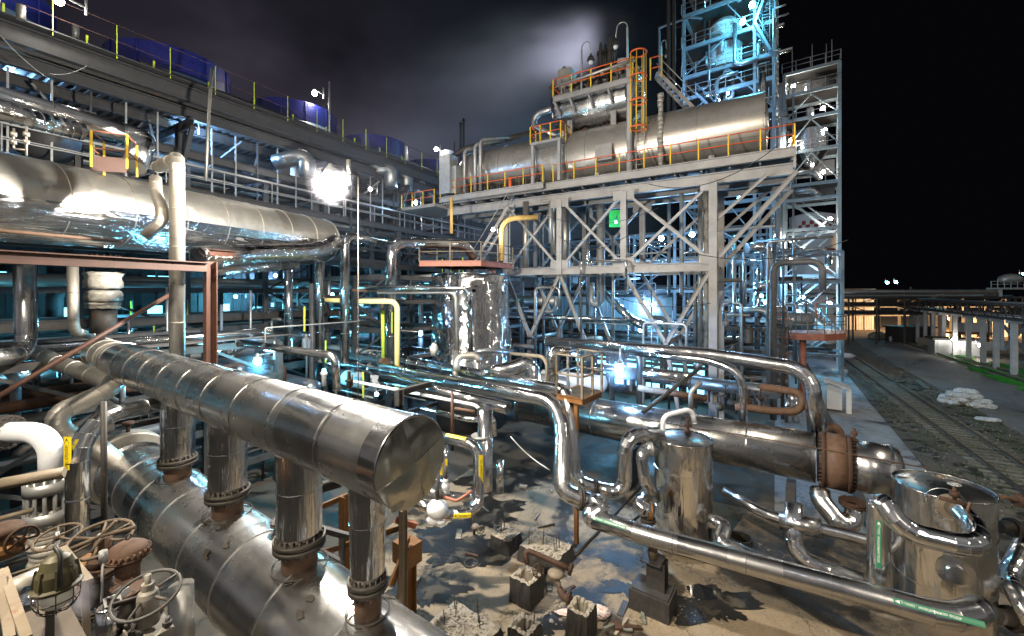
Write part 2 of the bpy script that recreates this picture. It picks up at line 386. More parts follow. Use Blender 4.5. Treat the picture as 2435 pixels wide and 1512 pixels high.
def lamp(p, kind='white', power=300, r=.10, label='', group=None, arm=None, name='work_lamp', rad=None, light=True, hood=galv):
    m = {'white': lampwhite, 'blue': lampblue, 'cyan': lampcyan, 'warm': lampwarm}[kind]
    col = {'white': (1, .92, .80), 'blue': (.25, .55, 1), 'cyan': (.14, .68, 1), 'warm': (1, .55, .22)}[kind]
    th = thing(name, label, 'lamp', p, group)
    MB().sphere(p, r, 14, 9).build('lamp_lens', m, th)
    MB().lathe(p+ZZ*r*.9, ZZ, [(0, r*.8), (r*.3, r*.8), (r*.9, r*.35), (r*1.2, r*.2)], 12).build('lamp_hood', hood, th)
    MB().bar(p+ZZ*r*1.6, p+ZZ*r*1.6+Vector((.25, .8, 0)), r*.35, r*.35).cyl(p+ZZ*r*1.6+Vector((.25, .8, -.3)), p+ZZ*r*1.6+Vector((.25, .8, .5)), r*.3, 6).build('lamp_bracket', hood, th)
    if arm is not None:
        mb = MB(); tube(mb, [p+ZZ*r*2, p+ZZ*r*4, p+ZZ*r*4+arm], .025, .2, 6, 0); mb.build('lamp_arm', galv, th)
    if light:
        L = bpy.data.lights.new('lamp_light', 'POINT'); L.energy = power; L.color = col; L.shadow_soft_size = rad or r*1.1
        lo = bpy.data.objects.new('lamp_light', L); C.objects.link(lo); lo.parent = th; lo.location = (0, 0, -r*2.2)
    return th
# ------------------------------------------------------------------ ground
def groundmat(name, base, dark, scale, thr, crack=True, wet=.0, tone=None):
    m, nt, b = newmat(name)
    tcn = nd(nt, 'ShaderNodeTexCoord')
    n = nd(nt, 'ShaderNodeTexNoise', ins={'Scale': scale, 'Detail': 7.0, 'Roughness': .62, 'Distortion': .5}); lk(nt, tcn.outputs['Object'], n.inputs[0])
    n2 = nd(nt, 'ShaderNodeTexNoise', ins={'Scale': scale*9, 'Detail': 6.0, 'Roughness': .7}); lk(nt, tcn.outputs['Object'], n2.inputs[0])
    n0 = nd(nt, 'ShaderNodeTexNoise', ins={'Scale': 22.0, 'Detail': 8.0, 'Roughness': .8}); lk(nt, tcn.outputs['Object'], n0.inputs[0])
    s = nd(nt, 'ShaderNodeMath', operation='MULTIPLY_ADD', ins={1: .22, 2: 0.0}); lk(nt, n2.outputs[0], s.inputs[0]); lk(nt, n.outputs[0], s.inputs[2])
    f = ramp(nt, s.outputs[0], [(thr-.02, 0.0), (thr+.05, .75), (thr+.17, 1.0)])
    sp = ramp(nt, n0.outputs[0], [(.3, .65), (.7, 1.25)])
    c0 = nd(nt, 'ShaderNodeMix', data_type='RGBA', blend_type='MULTIPLY', ins={0: 1.0}); c0.inputs[6].default_value = (*base, 1); lk(nt, sp, c0.inputs[7])
    c1 = nd(nt, 'ShaderNodeMix', data_type='RGBA'); lk(nt, f, c1.inputs[0]); c1.inputs[6].default_value = (*dark, 1); lk(nt, c0.outputs[2], c1.inputs[7])
    last = c1.outputs[2]; hin = n0.outputs[0]
    if crack:
        mpn = nd(nt, 'ShaderNodeMapping'); lk(nt, tcn.outputs['Object'], mpn.inputs[0])
        mx = nd(nt, 'ShaderNodeMix', data_type='RGBA', blend_type='LINEAR_LIGHT', ins={0: .6}); lk(nt, mpn.outputs[0], mx.inputs[6]); lk(nt, n2.outputs[1], mx.inputs[7])
        v = nd(nt, 'ShaderNodeTexVoronoi', feature='DISTANCE_TO_EDGE', ins={'Scale': .42}); lk(nt, mx.outputs[2], v.inputs[0])
        v2 = nd(nt, 'ShaderNodeTexVoronoi', feature='DISTANCE_TO_EDGE', ins={'Scale': 1.5}); lk(nt, mx.outputs[2], v2.inputs[0])
        a = ramp(nt, v.outputs[0], [(.0, .25), (.016, 1.0)]); a2 = ramp(nt, v2.outputs[0], [(.0, .72), (.03, 1.0)])
        for q in (a, a2):
            c3 = nd(nt, 'ShaderNodeMix', data_type='RGBA', blend_type='MULTIPLY', ins={0: 1.0}); lk(nt, last, c3.inputs[6]); lk(nt, q, c3.inputs[7]); last = c3.outputs[2]
    lk(nt, last, b.inputs['Base Color'])
    r = nd(nt, 'ShaderNodeMapRange', ins={1: 0, 2: 1, 3: .45-wet*.25, 4: .92-wet*.35}); lk(nt, f, r.inputs[0]); lk(nt, r.outputs[0], b.inputs['Roughness'])
    bp = nd(nt, 'ShaderNodeBump', ins={'Strength': .5, 'Distance': .03}); lk(nt, hin, bp.inputs['Height']); lk(nt, bp.outputs[0], b.inputs['Normal'])
    return m
def sheet_(pts, z, n=1):
    mb = MB()
    for p in pts: mb.v.append(Vector((p[0], p[1], z)))
    mb.face(tuple(range(len(pts)))); return mb
TD = Vector((.527, .850, 0)); TN = Vector((.850, -.527, 0))      # along and across the railway
def TR(t, s, z=0): return Vector((28.8, 28.4, 0))+TD*s+TN*t+ZZ*z
g_dirt = groundmat('oily_dirt', (.085, .072, .055), (.012, .011, .010), .55, .54, False, .3)
g_conc = groundmat('yard_concrete', (.33, .26, .175), (.032, .026, .019), .27, .545, True, .15)
g_asph = groundmat('grey_asphalt', (.17, .17, .165), (.05, .05, .048), .22, .47, True, .3)
g_path = groundmat('pale_blue_grey_paving', (.30, .32, .34), (.04, .042, .045), .30, .50, True, .5)
g_ball = groundmat('track_ballast', (.10, .09, .07), (.02, .019, .014), 1.1, .55, False)
g_far = groundmat('lit_sandy_ground', (.36, .28, .19), (.16, .12, .08), .08, .42, False)
struct('ground', sheet_([(-400, -60), (500, -60), (500, 900), (-400, 900)], 0), g_dirt)
struct('yard_pavement', sheet_([G(a, b, 0) for a, b in ((-12, 3), (14, 2), (14.5, 15.4), (10.4, 21.0), (3, 20.3), (-6, 19.2), (-14, 16))], .012), g_conc)
struct('paved_path', sheet_([TR(-9.5, -30), TR(-3.2, -30), TR(-2.8, 8), TR(-2.4, 60), TR(-5.5, 60), TR(-9.3, 14)], .008), g_path)
struct('ballast_bed', sheet_([TR(-3.0, -40), TR(3.2, -40), TR(4.0, 0), TR(3.4, 30), TR(3.2, 70), TR(-1.6, 70), TR(-1.8, 30), TR(-2.9, 5)], .016), g_ball)
struct('asphalt_road', sheet_([TR(3.1, -40), TR(13, -40), TR(11.6, 0), TR(10, 25), TR(8.8, 70), TR(3.1, 70), TR(3.3, 30), TR(3.7, 0)], .020), g_asph)
struct('far_yard', sheet_([(60, 62), (180, 50), (260, 160), (95, 160)], .010), g_far)
def rails(s0, s1, t0, label, gauge=1.52, skew=0, buried=False, sp=.62, cr=(.06, .05, .04)):
    th = thing('railway_track', label, 'railway track', TR(t0, s0))
    for t in (0, gauge):
        mb = MB(); p = TR(t0+t, s0, .10); q = TR(t0+t+skew, s1, .10)
        mb.bar(p, q, .13, .03); mb.bar(p+ZZ*.07, q+ZZ*.07, .03, .12); mb.bar(p+ZZ*.145, q+ZZ*.145, .07, .04); mb.build('rail', railm, th)
    n = int((s1-s0)/sp)
    big = MB()
    for i in range(n):
        s = s0+i*sp+random.uniform(-.05, .05); c = TR(t0+gauge/2+skew*i/n+random.uniform(-.05, .05), s, .035+random.uniform(-.012, .006)); a = random.uniform(-.03, .03)
        d = (TN+TD*a).normalized()
        if i < 98: MB().box(c, d*1.3, TD*.12, ZZ*.05).build('sleeper', sleeperm, th)
        else: big.box(c, d*1.3, TD*.12, ZZ*.05)
    if big.v: o = big.build('far_sleepers', sleeperm, th); o['kind'] = 'stuff'
    return th
railm = paint('worn_rail_steel', (.22, .19, .16), .35, .8, var=.3, rust=(.12, .06, .03), rustamt=.3)
sleeperm = paint('weathered_sleeper', (.17, .175, .15), .85, 0, var=.5, rust=(.04, .035, .03), rustamt=.4, scale=5)
rails(-16, 56, -.05, 'nearer railway track with rotten sleepers beside the pale paved path', skew=-2.3, gauge=1.52)
rails(-2, 70, 12.2, 'far railway track lying in bright green grass beside the pale concrete columns', skew=-2.6, sp=.75)
# grass: tufts of real blades
def grass(label, strips, n, h, name='grass', col=(.02, .22, .02)):
    m = paint('grass_blades_'+name, col, .6, 0, var=.6, scale=1.2)
    mb = MB()
    for i in range(n):
        (t0, t1, s0, s1) = random.choice(strips); s = random.uniform(s0, s1); f = (s-s0)/(s1-s0)
        p = TR(random.uniform(t0, t1), s, .0)
        if math.sin(p.x*1.3)+math.sin(p.y*.9+p.x*.4)+random.uniform(-1, 1) < -.6: continue
        for k in range(4):
            a = random.uniform(0, 2*pi); d = Vector((cos(a), sin(a), 0)); hh = h*random.uniform(.5, 1.2); q = p+d*random.uniform(0, .12)
            b = len(mb.v); mb.v += [q-d.orthogonal()*.02, q+Vector((-d.y, d.x, 0))*.03, q+d*hh*.4+ZZ*hh]; mb.face((b, b+1, b+2))
    o = mb.build(name, m); tag(o, label, 'grass', kind='stuff'); return o
grass('bright green grass growing along the far railway track', [(10.4, 12.0, -2, 45), (12.4, 13.6, -2, 60), (13.9, 14.7, -2, 40), (9.6, 10.8, 5, 30)], 15000, .20, col=(.03, .30, .02))
grass('dull weeds between the sleepers of the nearer track', [(-2.4, -.4, -14, 12), (2.0, 3.6, -14, 14), (.1, 1.4, -14, 20)], 3200, .12, 'weeds', (.05, .10, .025))

# ------------------------------------------------------------------ foreground: header drum on four risers over the exchanger shell
B0 = 3.517
def DG(a, dz=0, db=0): return G(a, B0+db, 6.81+dz)
mb = MB()
tube(mb, [DG(-17.0), DG(-4.04)], .55, n=48, gores=0, seam=1.25, caps=False)
o = mb.build('header_drum', sheet); tag(o, 'thick brushed-metal horizontal drum with a faceted shiny end cap, resting on four mirror risers', 'drum')
mb = MB(); tube(mb, [DG(-19.7, .05), DG(-17.1, 0)], .485, n=40, gores=0, seam=.85)
mb.build('narrow_section', dull, o)
mb = MB().torus(DG(-17.05), EA, .545, .035, 40, 6).box(DG(-17.05, -.42, -.42), EA*.12, EB*.05, ZZ*.07); mb.build('clamp_strap', dsteel, o)
mb = MB().lathe(DG(-4.36), EA, [(0, .552), (.31, .566), (.33, .566), (.33, .55)], 48, caps=False); mb.build('end_band', sheet, o)
capm = clad('end_cap_sheet', (.62, .61, .54), .17, .25, .03, metal=.95, streak=(2, 2), dirt=.15, vary=.03, dent=.8)
# end cap: four bent cladding petals over a shallow dish, each tilted its own way
for k in range(4):
    mb = MB(); N = 7; c = DG(-4.02); a0 = pi/2*k+.35; tip = Vector((random.uniform(-.05, .05), 0))
    rows = []
    for i in range(N+1):
        row = []
        for j in range(N+1):
            r = .552*i/N; a = a0+pi/2*j/N
            bul = .05*(1-(i/N)**2)+.012*sin(a*3+k*2+i*.9)*(i/N)+(-.03, .02, .045, -.01)[k]*(i/N)*(.5-abs(j/N-.5))*2
            mb.v.append(c+EB*(cos(a)*r)+ZZ*(sin(a)*r)+EA*(bul+.003*k)); row.append(len(mb.v)-1)
        rows.append(row)
    for i in range(N):
        for j in range(N): mb.face((rows[i][j], rows[i+1][j], rows[i+1][j+1], rows[i][j+1]), True)
    mb.build('end_cap_petal', capm, o)
mb = MB()
for a in (.35, .35+pi/2, .35+pi, .35+1.5*pi): mb.bar(DG(-3.965), DG(-4.005)+EB*(cos(a)*.55)+ZZ*(sin(a)*.55), .006, .012, EA)
mb.torus(DG(-4.03), EA, .553, .012, 48, 6); mb.build('end_cap_seam', sheet, o)

RL = [(-12.24, .335, .335, 4.62, 'first and farthest of the four mirror risers, next to the yellow-labelled pipe'),
      (-9.44, .34, .335, 4.62, 'second farthest of the four mirror risers, half in front of the grey concrete piers'),
      (-6.70, .335, .335, 4.62, 'wide crumpled mirror riser third from the back, with a bent lower hem'),
      (-4.92, .255, .225, 4.66, 'narrowest and nearest of the four mirror risers, beside the ochre frame')]
for a, r1, r2, zb, lb in RL:
    c = G(a, B0, 0); mb = MB()
    L = 6.81-.3-(zb+.42)
    mb.lathe(c+ZZ*(zb+.40), ZZ, [(0, r2*.93), (.06, r2), (L*.5, (r1+r2)/2), (L*.5+.004, (r1+r2)/2+.008), (L*.5+.02, (r1+r2)/2+.008), (L*.5+.024, (r1+r2)/2), (L, r1)], 40, caps=False)
    o = mb.build('riser_pipe', mirror2); tag(o, lb, 'riser pipe', 'mirror risers under the drum')
    flange(o, c+ZZ*(zb+.30), ZZ, r2*1.16, iron, .07, 20)
    MB().lathe(c+ZZ*(zb-.25), ZZ, [(0, r2*.80), (.42, r2*.80), (.48, r2*.95)], 28).build('nozzle_stub', rustlite, o)
    MB().torus(c+ZZ*(zb-.085)+EA*.0, (ZZ), r2*1.25, .012, 28, 6).build('wire_ring', iron, o)
sheetv = clad('shell_cladding', (.76, .755, .745), .225, .07, .02, dirt=.08, vary=.03, dent=.05, fine=.05, streak=(3, .5))
def VG(a, dz=0, db=0): return G(a, B0+db, 3.76+dz)
mb = MB(); tube(mb, [VG(-15.6), VG(2.5)], .80, n=64, gores=0, seam=1.45, caps=False)
o = mb.build('heat_exchanger', sheetv); tag(o, 'very large shiny horizontal exchanger shell across the bottom left corner, carrying the four risers', 'heat exchanger')
MB().lathe(VG(-15.9), EA, [(0, .80), (.1, .86), (.28, .86), (.34, .80)], 56).build('shell_flange', sheet, o)
MB().lathe(VG(-16.75), EA, [(0, 1.0), (.04, 1.03), (.62, 1.03), (.66, 1.0), (.66, .82)], 56).build('channel_band', dull, o)
MB().lathe(VG(-18.1), EA, [(0, .25), (.25, .70), (.55, .90), (1.3, .93)], 56, sharp=False).build('channel_head', sheet, o)
mb = MB().cyl(VG(-16.4, 1.0), VG(-16.4, 1.3), .05, 10); mb.cyl(VG(-16.4, 1.24), VG(-16.4, 1.33), .14, 14); mb.build('vent_plug', rust, o)
# torn insulation: dark patches on the shell near the nozzles, each a thin flap of real lagging
for i in range(9):
    a = random.choice((-9.0, -8.7, -6.2, -9.1))+random.uniform(-.4, .6); q = random.uniform(.35, .9)
    c = VG(a)+EB*(-sin(q)*.806)+ZZ*(cos(q)*.806); n_ = (c-VG(a)).normalized(); mb = MB(); t_ = n_.cross(EA)
    b = len(mb.v); k = 9
    for j in range(k):
        w_ = 2*pi*j/k; rr = random.uniform(.03, .08); mb.v.append(c+EA*cos(w_)*rr*1.5+t_*sin(w_)*rr+n_*random.uniform(.004, .02))
    mb.face(tuple(range(b, b+k))); mb.build('lagging_scrap', iron, o)
# small vent elbow with flange standing on the shell by the third riser
mb = MB(); tube(mb, [VG(-7.9, .75, .25), VG(-7.9, 1.35, .35), G(-7.3, B0+1.1, 5.3)], .10, .22, 14, 0); o = mb.build('vent_pipe', iron); tag(o, 'short dark curved vent pipe flanged onto the big shell, left of the third riser', 'pipe')
flange(o, VG(-7.9, .95, .28), ZZ, .17, iron, .03, 8)

# ------------------------------------------------------------------ left edge: frosted elbow, labelled pipe, zigzag
o = pipe('thick white frosted elbow coming in at the left edge and turning down', [T(9, -260, 60, 9), T(9, 370, 60, 9), T(9, 370, 400, 9)], .21, frost, name='frosted_pipe', br=.75, gores=0, seam=0)
flange(o, T(9, 30, 60, 9), Vector((1, 0, 0)), .36, iron, .09, 18)
def spool(c, lab):
    th = thing('spool_flanges', lab, 'flange pair', c)
    for dz in (0, -.62): MB().lathe(c+ZZ*(dz-.14), ZZ, [(0, .38), (.24, .38)], 36).build('disc', galv, th)
    for i in range(14):
        a = 2*pi*i/14; p = c+Vector((cos(a), sin(a), 0))*.33; MB().cyl(p-ZZ*.85, p+ZZ*.22, .035, 8).build('stud', galv, th)
    MB().cyl(c-ZZ*.7, c, .2, 20).build('core', iron, th)
spool(T(9, 345, 430, 9.0), 'pair of heavy grey flange discs joined by studs below the frosted elbow')
mb = MB(); p = T(9, 350, 600, 9.0)
for i in range(9):
    r = .33+random.uniform(-.05, .05); mb.lathe(p-ZZ*(i*.13+.13)+Vector((random.uniform(-.03, .03), 0, 0)), ZZ, [(0, r*.9), (.065, r), (.14, r*.9)], 18, sharp=False)
o = mb.build('wrapped_pipe', wrap); tag(o, 'film-wrapped lumpy pipe hanging under the grey flange discs', 'pipe')
o = pipe('mirror pipe with the yellow warning label, bending down beside the frosted elbow', [G(-12.7, B0-.1, 6.24), T(5, 560, 1490, 8), T(9, 552, 800, 8)], .175, mirror, br=.75, seam=.75, n=26, gores=5)
def label_on(o, c, along, out_, L, wd, bgm, txt, fm, r, arrow=True, edge=None):
    """curved film label on a pipe: backing sheet, arrow head and lettering, all bent round the pipe"""
    along = along.normalized(); out_ = (out_-along*out_.dot(along)).normalized(); side = out_.cross(along)
    def put(u, v, h): return c+along*u+(side*sin(v/r)+out_*cos(v/r))*(r+h)-out_*0
    mb = MB(); n = 8
    for i in range(n+1):
        v = -wd/2+wd*i/n; mb.v += [put(-L/2, v, .004), put(L/2, v, .004)]
    for i in range(n): mb.face((2*i, 2*i+1, 2*i+3, 2*i+2), True)
    lb = mb.build('pipe_label', bgm, o)
    if arrow:
        mb = MB(); x0 = -L/2+wd*.15; mb.v += [put(x0, 0, .007), put(x0+wd*.75, -wd*.32, .007), put(x0+wd*.75, wd*.32, .007)]
        mb.face((0, 1, 2)); mb.build('arrow_mark', fm, lb)
    if txt:
        cu = bpy.data.curves.new('lettering', 'FONT'); cu.body = txt; cu.size = wd*.72; cu.align_x = 'LEFT'; cu.align_y = 'CENTER'
        to = bpy.data.objects.new('lettering', cu); C.objects.link(to)
        me = bpy.data.meshes.new_from_object(to.evaluated_get(bpy.context.evaluated_depsgraph_get())); C.objects.unlink(to); bpy.data.objects.remove(to)
        if len(me.vertices):
            xs = [v.co.x for v in me.vertices]; wdt = max(xs)-min(xs); x0 = -L/2+(wd if arrow else wd*.1); sc_ = min(1, (L*.97-(x0+L/2))/wdt)
            for v in me.vertices: v.co = put(x0+v.co.x*sc_, v.co.y, .007)
            me.materials.clear(); me.materials.append(fm); t2 = bpy.data.objects.new('lettering', me); C.objects.link(t2); t2.parent = lb
    return lb
label_on(o, T(9, 546, 185, 8), ZZ*-1, Vector((0, -1, 0)), .62, .15, signyel, 'Аварийная линия', signblack, .175)
pipe('tan zigzag insulated pipe that doubles back behind the frosted elbow', [T(5, 250, 1000, 14), T(5, 420, 1080, 13.2), T(5, 860, 1235, 11.8), T(5, 400, 1440, 10.6), T(9, 420, 60, 10.6), T(9, 620, 110, 11.2), T(9, 1030, 440, 11.5)], .235, dull, br=.5, seam=.9, n=24)
pipe('thick grey metal pipe hanging vertically at the far left, ending in an elbow', [T(5, 175, 370, 13), T(5, 190, 1010, 13), T(5, -150, 1060, 11)], .25, sheet, br=.6, seam=1.2, n=24)
pipe('slim tan pipe with a rusty tint hanging left of the film-wrapped bundle', [T(5, 518, 380, 13), T(5, 525, 850, 13), T(5, 640, 880, 14.5)], .135, dull, br=.35, seam=1.0)
# wrapped valve column
th = thing('wrapped_column', 'film-wrapped swollen pipe column under the brown beam', 'pipe', T(5, 740, 1000, 14))
for (y0, y1, r) in ((430, 550, .47), (560, 640, .45), (645, 690, .43)):
    mb = MB(); p0 = T(5, 738, y1, 14); hh = (y1-y0)/3*.014; N = 6; prof = [(0, r*.8)]+[(hh*(i+.5)/N, r*(1+random.uniform(-.06, .06))) for i in range(N)]+[(hh, r*.82)]
    mb.lathe(p0, ZZ, prof, 22, sharp=False)
    for i, v in enumerate(mb.v): mb.v[i] = v+Vector((random.uniform(-.035, .035), random.uniform(-.035, .035), random.uniform(-.02, .02)))
    mb.build('film_wrap', wrap, th)
mb = MB().cyl(T(5, 738, 860, 14), T(5, 738, 680, 14), .34, 20); mb.build('core_pipe', dsteel, th)
flange(th, T(5, 738, 340, 14), ZZ, .47, rust, .08, 16)
# brown beam frame
th = thing('beam_frame', 'reddish-brown beam on a column carrying the huge duct', 'support frame', W(500, 845, 12.3))
MB().ibeam(W(-60, 607, 8.2), W(492, 635, 12.2), .22, .27).build('beam', brown, th)
MB().ibeam(W(500, 622, 12.4), W(500, 990, 12.4), .26, .28, EB).build('column', brown, th)
MB().ibeam(W(498, 600, 12.6), W(560, 604, 15.5), .2, .2).build('cross_beam', brown, th)
pipe('brown diagonal tie bar crossing in front of the hanging pipes', [T(5, -60, 1345, 9), T(5, 1230, 578, 12.9)], .06, brown, 'bar', 'tie_bar', seam=0, n=8)
pipe('thin dark upright pipe in front of the exchanger head', [T(9, 745, 790, 7.4), T(9, 738, -160, 7.4)], .045, dsteel, 'pipe', 'upright_pipe', seam=0, n=10)
# tall vertical pipe with elbow
pipe('tall dull vertical pipe standing right in front of the huge duct, hooked at the top', [T(1, 1130, 1190, 13.8), T(1, 1250, 1140, 12.6), W(421, 375, 12), W(421, 856, 12)], .185, dull, br=.42, seam=1.15, n=24, gores=4)
pipe('short S-shaped tan pipe lying against the duct, left of the tall vertical pipe', [T(1, 1110, 1270, 12.4), T(1, 1110, 1370, 12.2), T(5, 1160, -10, 11.9), T(5, 1150, 80, 11.8), T(5, 1040, 170, 11.8)], .15, dull, br=.3, seam=0, n=16, gores=4)
# huge duct and its companions
def LG(Y, a, z): return Vector((a+.533*Y, Y, z))
mb = MB(); d0 = Vector((-15.4, 6, 11.4)); d1 = Vector((-10.6, 23.3, 11.75)); tube(mb, [d0, d1], 1.2, n=72, gores=0, seam=1.7, caps=False)
dd = (d1-d0).normalized(); mb.lathe(d1, dd, [(0, 1.2), (.25, 1.12), (.42, .8), (.5, .3), (.51, .01)], 56, sharp=False, caps=False)
o = mb.build('insulated_duct', duct)
mb = MB(); nn = 72; u_ = (ZZ-dd*ZZ.dot(dd)).normalized(); v_ = dd.cross(u_); K_ = 24
for kk in range(K_+1):
    for i in range(nn//2+1):
        a = pi*.53+i*(pi*.94)/(nn//2); rr = 1.215+.018*sin(a*9+kk*1.7)*sin(kk*2.3)+random.uniform(-.006, .006); mb.v.append(d0.lerp(d1, kk/K_)+(u_*cos(a)+v_*sin(a))*rr)
for kk in range(K_):
    for i in range(nn//2):
        q_ = kk*(nn//2+1)+i; mb.face((q_, q_+1, q_+nn//2+2, q_+nn//2+1), True, [(i*.1, kk*.73), (i*.1+.1, kk*.73), (i*.1+.1, kk*.73+.73), (i*.1, kk*.73+.73)])
mb.build('lower_foil_cladding', mirror2, o)
tag(o, 'huge horizontal metal duct crossing the left side above the brown beam', 'duct')
pipe('thin rusty pipe running along the front of the huge duct', [LG(8.2, -17.35, 10.38), LG(11.9, -17.35, 10.33)], .045, rustlite, seam=0, n=8)
pipe('upper of two golden-lit mirror pipes at top left, elbowing down at its end', [T(1, -300, 620, 11.2), T(1, 930, 965, 14.6), T(1, 1030, 1000, 14.6), T(1, 950, 1190, 14.0)], .35, mirror, br=.5, seam=1.9, n=28)
mb = MB(); p0 = T(1, -200, 740, 10.6); p1 = T(1, 590, 940, 12.6); tube(mb, [p0, p1], .25, n=24, gores=0, seam=0)
d = (p1-p0).normalized(); u = d.orthogonal().normalized(); v = d.cross(u)
hp = [p0+d*((p1-p0).length*i/160)+(u*cos(i*.42)+v*sin(i*.42))*.258 for i in range(40, 160)]
tube(mb, hp, .016, .01, 6, 0, smooth=True); o = mb.build('insulated_pipe', mirror2); tag(o, 'lower of the golden-lit pipes at top left, wound with a spiral strap', 'pipe')
for k, (x, y0, y1) in enumerate(((97, 1050, 915), (188, 1110, 900))):
    th = thing('vent_valve', ('left' if k == 0 else 'right')+' one of two small upright vent valves on the huge duct', 'valve', T(1, x, y0+40, 9.6))
    MB().cyl(T(1, x, y0, 9.6), T(1, x, y1, 9.6), .022, 8).build('stem', dull, th)
    for yy in (955, 1010):
        MB().cyl(T(1, x, yy+18, 9.6), T(1, x, yy-12, 9.6), .055, 10).build('valve_body', dull, th)
    if k == 0: mb = MB(); tube(mb, [T(1, 97, 1040, 9.6), T(1, 100, 1062, 9.6), T(1, 186, 1070, 9.6)], .022, .12, 8, 0); mb.build('bend', dull, th)
# little caged stand on the duct
th = thing('access_stand', 'small orange-railed access stand perched on the huge duct', 'platform', T(1, 780, 1230, 12.6))
q = [T(1, 650, 1190, 12.2), T(1, 905, 1205, 12.9)]; bk = Vector((-.5, .9, 0))
MB().box((q[0]+q[1])/2+ZZ*.1, (q[1]-q[0])/2, bk*.02, ZZ*.22).build('toe_board', brown, th)
railing(th, [q[0]+bk, q[0], q[1], q[1]+bk], 1.05, .8, salmon, yellow)
stainm = groundmat('black_oil_stain', (.075, .062, .046), (.008, .007, .006), 1.6, .66, False, .35)
# ------------------------------------------------------------------ the bright mast lamp, the yard flood, and two added fill floods out of view
def mast(p, label, power, r, kind='white', base=0.0, rad=None, pm=galv, aim=None, cone=125, pr=.06):
    """floodlight: a bright lens, its pole, and the beam it throws where it is aimed"""
    th = lamp(p, kind, power, r, label, name='floodlight', rad=rad, light=aim is None)
    MB().cyl(Vector((p.x+.5, p.y+1.0, base)), Vector((p.x+.5, p.y+1.0, p.z+.5)), pr, 10).build('pole', pm, th); MB().cyl(p+ZZ*r, Vector((p.x+.5, p.y+1.0, p.z+.45)), .02, 6).build('bracket', pm, th)
    if aim is not None:
        L = bpy.data.lights.new('lamp_light', 'SPOT'); L.energy = power; L.color = (1, .86, .66); L.shadow_soft_size = rad; L.spot_size = R(cone); L.spot_blend = .7
        lo = bpy.data.objects.new('lamp_light', L); C.objects.link(lo); lo.parent = th; d = (aim-p).normalized(); lo.location = d*(r+rad+.1); lo.rotation_euler = d.to_track_quat('-Z', 'Y').to_euler()
    return th
mast(W(785, 430, 13), 'dazzling white floodlight on a pole, the brightest lamp of the scene, above the mirror risers', 10000, .25, base=0, rad=.22, pm=iron, pr=.015)
mast(Vector((-8.5, -1, 18)), 'yard floodlight on a tall pole left of the camera', 22000, .3, base=0, rad=.3, aim=Vector((4, 16, 6)), cone=120)
mast(Vector((9, -9, 17)), 'added fill floodlight on a tall pole behind the camera, to the right', 5500, .3, base=0, rad=.6, aim=Vector((8, 14, 2)))  # added fill, out of view, to brighten the big tank and yard
mast(Vector((24, 7, 18)), 'added fill floodlight on a tall pole far to the right of the camera', 5500, .3, base=0, rad=.4, aim=Vector((24, 30, 0)))  # added fill, out of view, to brighten the right-hand yard

# ------------------------------------------------------------------ ochre frames right of the risers
def at10(x, y, Y): return T(10, x, y, Y)
th = thing('pipe_stand', 'ochre steel stand with angle-iron rungs right behind the narrowest riser', 'pipe stand', Wz(962, 1468, 0))
for (p, q, w_, m) in ((Wz(958, 1500, 0), W(958, 1212, 10.9), .16, tan), (Wz(968, 1468, 0), W(968, 1298, 11.6), .36, ochre), (Wz(822, 1440, 0), W(822, 1178, 12.2), .28, ochre),
                      (Wz(815, 1490, 0), W(815, 1272, 11.0), .10, msteel)):
    MB().ibeam(p, q, w_, w_, EB).build('post', m, th)
for (x0, y0, Y0, x1, y1, Y1, m) in ((930, 1211, 10.9, 985, 1188, 11.6, tan), (765, 1258, 11, 830, 1275, 11, msteel), (760, 1206, 12.3, 828, 1178, 12.2, ochre), (765, 1314, 12.3, 958, 1252, 11.3, ochre),
                                (768, 1316, 11, 815, 1340, 11, msteel), (930, 1392, 11.0, 966, 1300, 11.2, ochre), (940, 1235, 11, 990, 1250, 11.2, salmon), (955, 1320, 11, 972, 1270, 11.4, ochre)):
    MB().ibeam(W(x0, y0, Y0), W(x1, y1, Y1), .12, .14).build('rung', m, th)
MB().box(W(968, 1310, 11.6), EA*.32, EB*.25, ZZ*.28).build('bracket_box', ochre, th)

# ------------------------------------------------------------------ valve and vent piping with white frosted balls (right of the drum end)
bp = lambda x, y, Y=13: T(10, x, y, Y)
o = pipe('shiny pipe loop with yellow labels around the frosted valves', [bp(1290, 85, 13.5), bp(1580, 150, 13), bp(1590, 560, 12.6), bp(1520, 640, 12.3), bp(1330, 650, 12.2)], .16, mirror, br=.35, seam=.9, n=22)
label_on(o, bp(1600, 320, 12.8), ZZ, Vector((.2, -1, 0)), .95, .13, signyel, 'Природный газ', signblack, .16)
label_on(o, bp(1430, 115, 13.2), bp(1580, 150, 13)-bp(1290, 85, 13.5), Vector((0, -.5, .8)), .7, .12, signyel, 'Природный газ', signblack, .16)
label_on(o, bp(1470, 642, 12.25), bp(1520, 640, 12.3)-bp(1330, 650, 12.2), Vector((0, -1, .2)), .5, .13, signyel, 'Природный газ', signblack, .16)
o = pipe('shiny low pipe behind the drum cap leading to the frosted valve ball', [bp(1100, 540, 12.4), bp(1330, 640, 12.2)], .17, mirror, seam=.8, n=20)
o = pipe('shiny low pipe passing just above the frosted valve ball', [bp(1150, 450, 13.2), bp(1300, 500, 13), bp(1540, 530, 13)], .13, mirror, seam=.8, n=20)
def ice(lab, parts):
    th = thing('frosted_valve', lab, 'valve', parts[0][0])
    for i, (c, r, sq) in enumerate(parts):
        MB().sphere(c, r, 18, 12, sq, .03).build('frost_lump', frost, th)
    MB().cyl(parts[0][0], parts[0][0]+ZZ*(parts[0][1]+.5), .06, 10).build('stem', iron, th)
